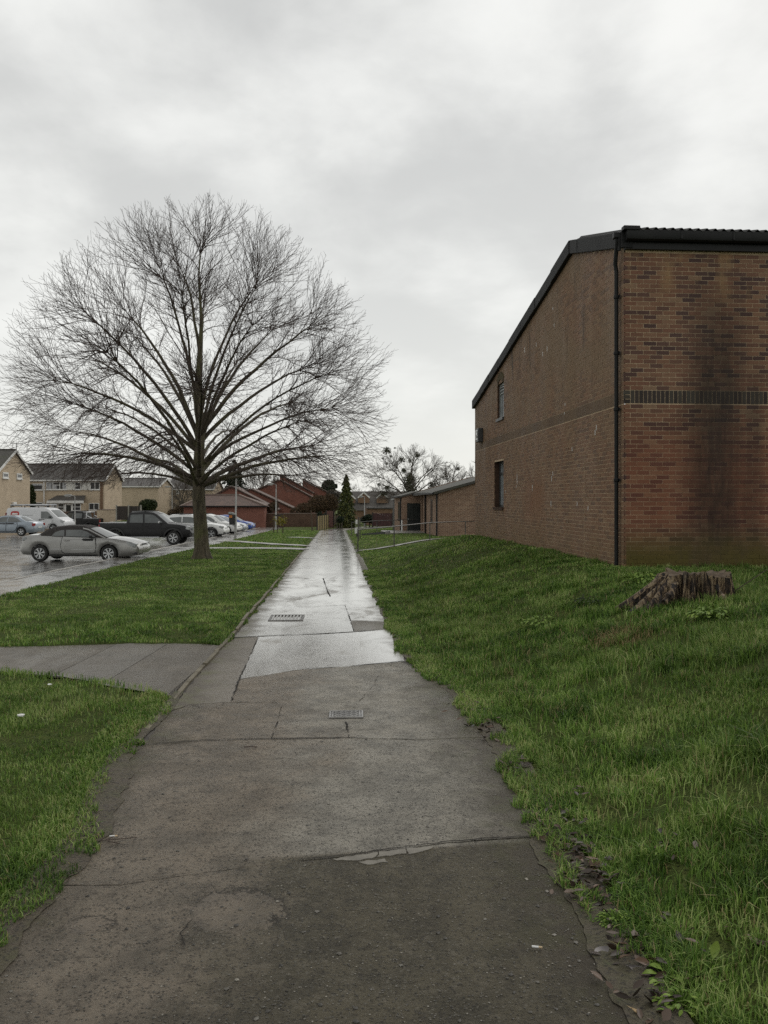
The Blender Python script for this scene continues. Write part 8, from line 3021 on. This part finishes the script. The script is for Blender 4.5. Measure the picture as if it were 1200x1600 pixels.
for lab, px, py, L, W, mt, rz, lob in (
        ('pale green upright leaf standing in the grass near the bottom corner', 1117, 1518, .062, .034, mt_lime, 1.35, 0),
        ('long tan leaf lying at the very bottom edge of the bank', 1003, 1590, .075, .026, mt_tan, -.5, 0),
        ('orange red leaf under the pale green leaf', 1103, 1577, .06, .036, mt_orange, .2, 1),
        ('grey brown oval leaf on the asphalt edge, nearest the clover', 940, 1491, .07, .048, mt_grey, .5, 0),
        ('long dark leaf below the grey brown oval one', 1002, 1523, .095, .045, mt_dark, -.45, 0),
        ('reddish brown lobed leaf beside the dark leaf heap', 927, 1404, .08, .055, mt_brown, .35, 1),
        ('brown leaf at the top of the dark leaf heap', 889, 1334, .07, .05, mt_brown, -.3, 1),
        ('dark shiny leaf in the middle of the leaf heap', 908, 1362, .09, .06, mt_dark, .9, 1),
        ('dark leaf half sunk in grass above the lime leaf', 1062, 1468, .09, .05, mt_dark, 1.4, 0),
        ('brown leaf tip at the frame edge beside tall grass', 1182, 1476, .08, .045, mt_brown, 2.1, 0),
        ('dead brown leaf deep in the grass beyond the clover', 1052, 1322, .08, .05, mt_dark, .2, 1),
        ('small russet leaf in the middle of the bank', 1045, 1107, .09, .06, mt_orange, .1, 1)):
    x, y = gpr(px, py)
    o = dead_leaf('fallen_leaf', lab, x, y, L, W, mt, rz, .25, FL, None, .2, lob)
    if mt is mt_lime:
        o.rotation_euler = (R(62), R(-70), .4)
        o.location.z += .07


def weed(name, label, px, py, n, L, hgt, seed, mat=None, spread=.2, group=None):
    """a leafy clump: stems carrying leaves with real outline"""
    x, y = gpr(px, py)
    root = empty(name, (x, y, Gf(x, y)), 0, label, 'weed', group)
    rng = np.random.default_rng(seed)
    st = MB()
    lf = MB()
    for i in range(n):
        a = rng.uniform(0, 2 * PI)
        r = spread * rng.uniform(.1, 1) ** .6
        h = hgt * (1 - .6 * (r / spread) ** 2) * rng.uniform(.6, 1.1)
        tip = Vector((math.cos(a) * r, math.sin(a) * r, h))
        st.tube([(tip.x * .3, tip.y * .3, 0), (tip.x * .6, tip.y * .6, h * .6), tip], .0022, 4)
        l, w = L * rng.uniform(.7, 1.2), L * .5 * rng.uniform(.8, 1.2)
        d = Vector((math.cos(a + rng.normal() * .6), math.sin(a + rng.normal() * .6), rng.uniform(-.5, .3))).normalized()
        s_ = d.cross(UZ).normalized()
        u_ = s_.cross(d)
        pts = [tip, tip + d * l * .3 + s_ * w * .45 + u_ * .1 * w, tip + d * l * .65 + s_ * w * .4, tip + d * l - u_ * l * .2, tip + d * l * .65 - s_ * w * .4, tip + d * l * .3 - s_ * w * .45 + u_ * .1 * w, tip + d * l * .5 - u_ * .12 * w]
        lf.add(pts, [(0, 1, 6), (1, 2, 6), (2, 3, 6), (3, 4, 6), (4, 5, 6), (5, 0, 6)], float(rng.uniform(.05, 1)))
    st.build('stem', MAT['weed'], root)
    o = lf.build('foliage', mat or MAT['weed'], root)
    return root


weed('nettle_clump', 'bright green leafy weed clump in front of the stump', 1112, 966, 170, .06, .12, 1, None, .24)
weed('nettle_clump', 'green leafy weed clump behind the stump root', 1008, 912, 120, .08, .15, 2, None, .32)
weed('nettle_clump', 'low green leafy weeds on the bank towards the path', 848, 975, 90, .07, .08, 3, None, .3)
weed('nettle_clump', 'dark low weed patch beside the stump root tip', 925, 942, 60, .07, .06, 4, MAT['hedge'], .22)
weed('clover_clump', 'small clover like clump at the asphalt edge', 962, 1445, 120, .017, .05, 5, None, .075)
weed('clover_clump', 'light green small leaved plant at the bottom edge', 1062, 1575, 70, .03, .05, 6, None, .07)
weed('dandelion_clump', 'pale flat dandelion leaves on the lower bank', 1040, 1530, 22, .075, .03, 7, None, .05)
# straw coloured dead grass tuft
x0, y0 = gpr(965, 1000)
n = 700
xx, yy_ = grng.normal(x0, .16, n), grng.normal(y0, .2, n)
V, t = blades(xx, yy_, np.full(n, .11) * grng.uniform(.5, 1.2, n), np.full(n, .007), grng, 1.0, 0)
bi = np.arange(n)[:, None] * 5
tag(link('dead_grass', np_mesh('dead_grass', V.reshape(-1, 3), [bi + np.array([[0, 1, 2, 3]]), bi + np.array([[3, 2, 4]])], simple('straw', (0.26, 0.20, 0.09), (0.17, 0.12, 0.05), 6, .7), np.full(5 * n, .5))), kind='stuff')

# grit and loose stones
gr = np.random.default_rng(31)
n = 9000
y = 2.4 + 4.0 * gr.uniform(0, 1, n) ** 1.7
x = edge_l(y) + (edge_r(y) - edge_l(y)) * gr.uniform(0.02, .98, n)
sz = gr.uniform(.0014, .0040, n) * (1 + 1.5 * (gr.uniform(size=n) > .975))
oct_ = np.array([(1, 0, 0), (0, 1, 0), (-1, 0, 0), (0, -1, 0), (0, 0, .7), (.7, .7, .35), (-.7, .7, .3), (-.7, -.7, .35), (.7, -.7, .3)])
fc = np.array([(0, 5, 4), (5, 1, 4), (1, 6, 4), (6, 2, 4), (2, 7, 4), (7, 3, 4), (3, 8, 4), (8, 0, 4)])
jit = 1 + gr.normal(0, .22, (n, 9, 3))
V = (oct_[None] * jit) * sz[:, None, None] + np.stack([x, y, base(y) + .0055], 1)[:, None, :]
m = NT('grit_stone')
mt = m.set(m.ramp(m.attr(), [(0, (0.03, 0.027, 0.022)), (.45, (0.075, 0.068, 0.055)), (.8, (0.13, 0.12, 0.10)), (1, (0.24, 0.22, 0.18))]), .55, .4)
o = link('gravel', np_mesh('gravel', V.reshape(-1, 3), [(np.arange(n)[:, None, None] * 9 + fc[None]).reshape(-1, 3)], mt, np.repeat(gr.uniform(0, 1, n) ** 1.9, 9)))
o['kind'] = 'stuff'


def litter(name, label, px, py, builder, cat, group=None):
    x, y = gp(px, py) if gp(px, py)[0] < eR(gp(px, py)[1]) and gp(px, py)[0] > eL(gp(px, py)[1]) else gpr(px, py)
    o = builder((x, y, Gf(x, y) + .012))
    return tag(o, label, cat, group)


def butt(rz):
    def f(c):
        o = MB().tube([(-.022, 0, .004), (.004, 0, .004)], .0042, 8).build('cigarette_end', MAT['white'], None, smooth=40)
        MB().tube([(.0042, 0, .004), (.018, 0, .004)], .0041, 8).build('filter_tip', simple('filter_paper', (0.55, 0.42, 0.26), None, 40, .6), o, smooth=40)
        o.location = c
        o.rotation_euler = (0, 0, rz)
        return o
    return f


CG = 'cigarette ends dropped on the path'
litter('cigarette_end', 'white cigarette end on the dark asphalt near the bank', 840, 1486, butt(-.2), 'cigarette end', CG)
litter('cigarette_end', 'white cigarette end by the muddy edge of the lawn', 178, 1311, butt(.1), 'cigarette end', CG)


def scrap(s):
    def f(c):
        v = [(rnd.uniform(.7, 1.1) * s * math.cos(a), rnd.uniform(.5, .9) * s * math.sin(a), .004 + rnd.uniform(0, .6) * s * .5) for a in np.arange(7) * .9]
        mb_ = MB().add([(0, 0, s * .5)] + v + [(x * .9, y * .9, 0) for x, y, z in v], [(0, 1 + i, 1 + (i + 1) % 7) for i in range(7)] + [(1 + i, 8 + i, 8 + (i + 1) % 7, 1 + (i + 1) % 7) for i in range(7)])
        o = mb_.build('paper_scrap', MAT['white'])
        o.location = (c[0], c[1], c[2] + .03)
        return o
    return f


litter('paper_scrap', 'crumpled white paper scrap on the near lawn', 33, 1127, scrap(.035), 'litter')
litter('paper_scrap', 'small white scrap on the lawn by the branch path', 78, 1077, scrap(.025), 'litter')
mb_tw = MB()
x0, y0 = gp(235, 1336)
for k, (a, L) in enumerate(((.2, .2), (.9, .1), (-.5, .08))):
    mb_tw.tube([(0.03 * k, 0, .004), (0.03 * k + math.cos(a) * L * .5, math.sin(a) * L * .5, .006), (.03 * k + math.cos(a) * L, math.sin(a) * L + .01, .004)], .0022, 5)
o = mb_tw.build('fallen_twig', MAT['twig'])
o.location = (gp(150, 1318)[0], gp(150, 1318)[1], Gf(*gp(150, 1318)) + .008)
tag(o, 'thin forked twig on the path beside the near lawn', 'twig')
o = MB().tube([(-.05, 0, .004), (0, .006, .005), (.045, .002, .004)], .004, 5).build('fallen_twig', MAT['twig'])
o.location = (gp(392, 1171)[0], gp(392, 1171)[1], float(base(6)) + .012)
tag(o, 'short dark twig lying below the patched asphalt seam', 'twig')
# loose twig leaning on the stump
o = MB().tube([(.42, -.1, .12), (.62, -.12, .26), (.78, -.1, .36)], [.006, .005, .003], 5).build('fallen_twig', MAT['twig'])
o.location = (sxp, syp, szp)
tag(o, 'bare stick slanting up beside the stump', 'twig')
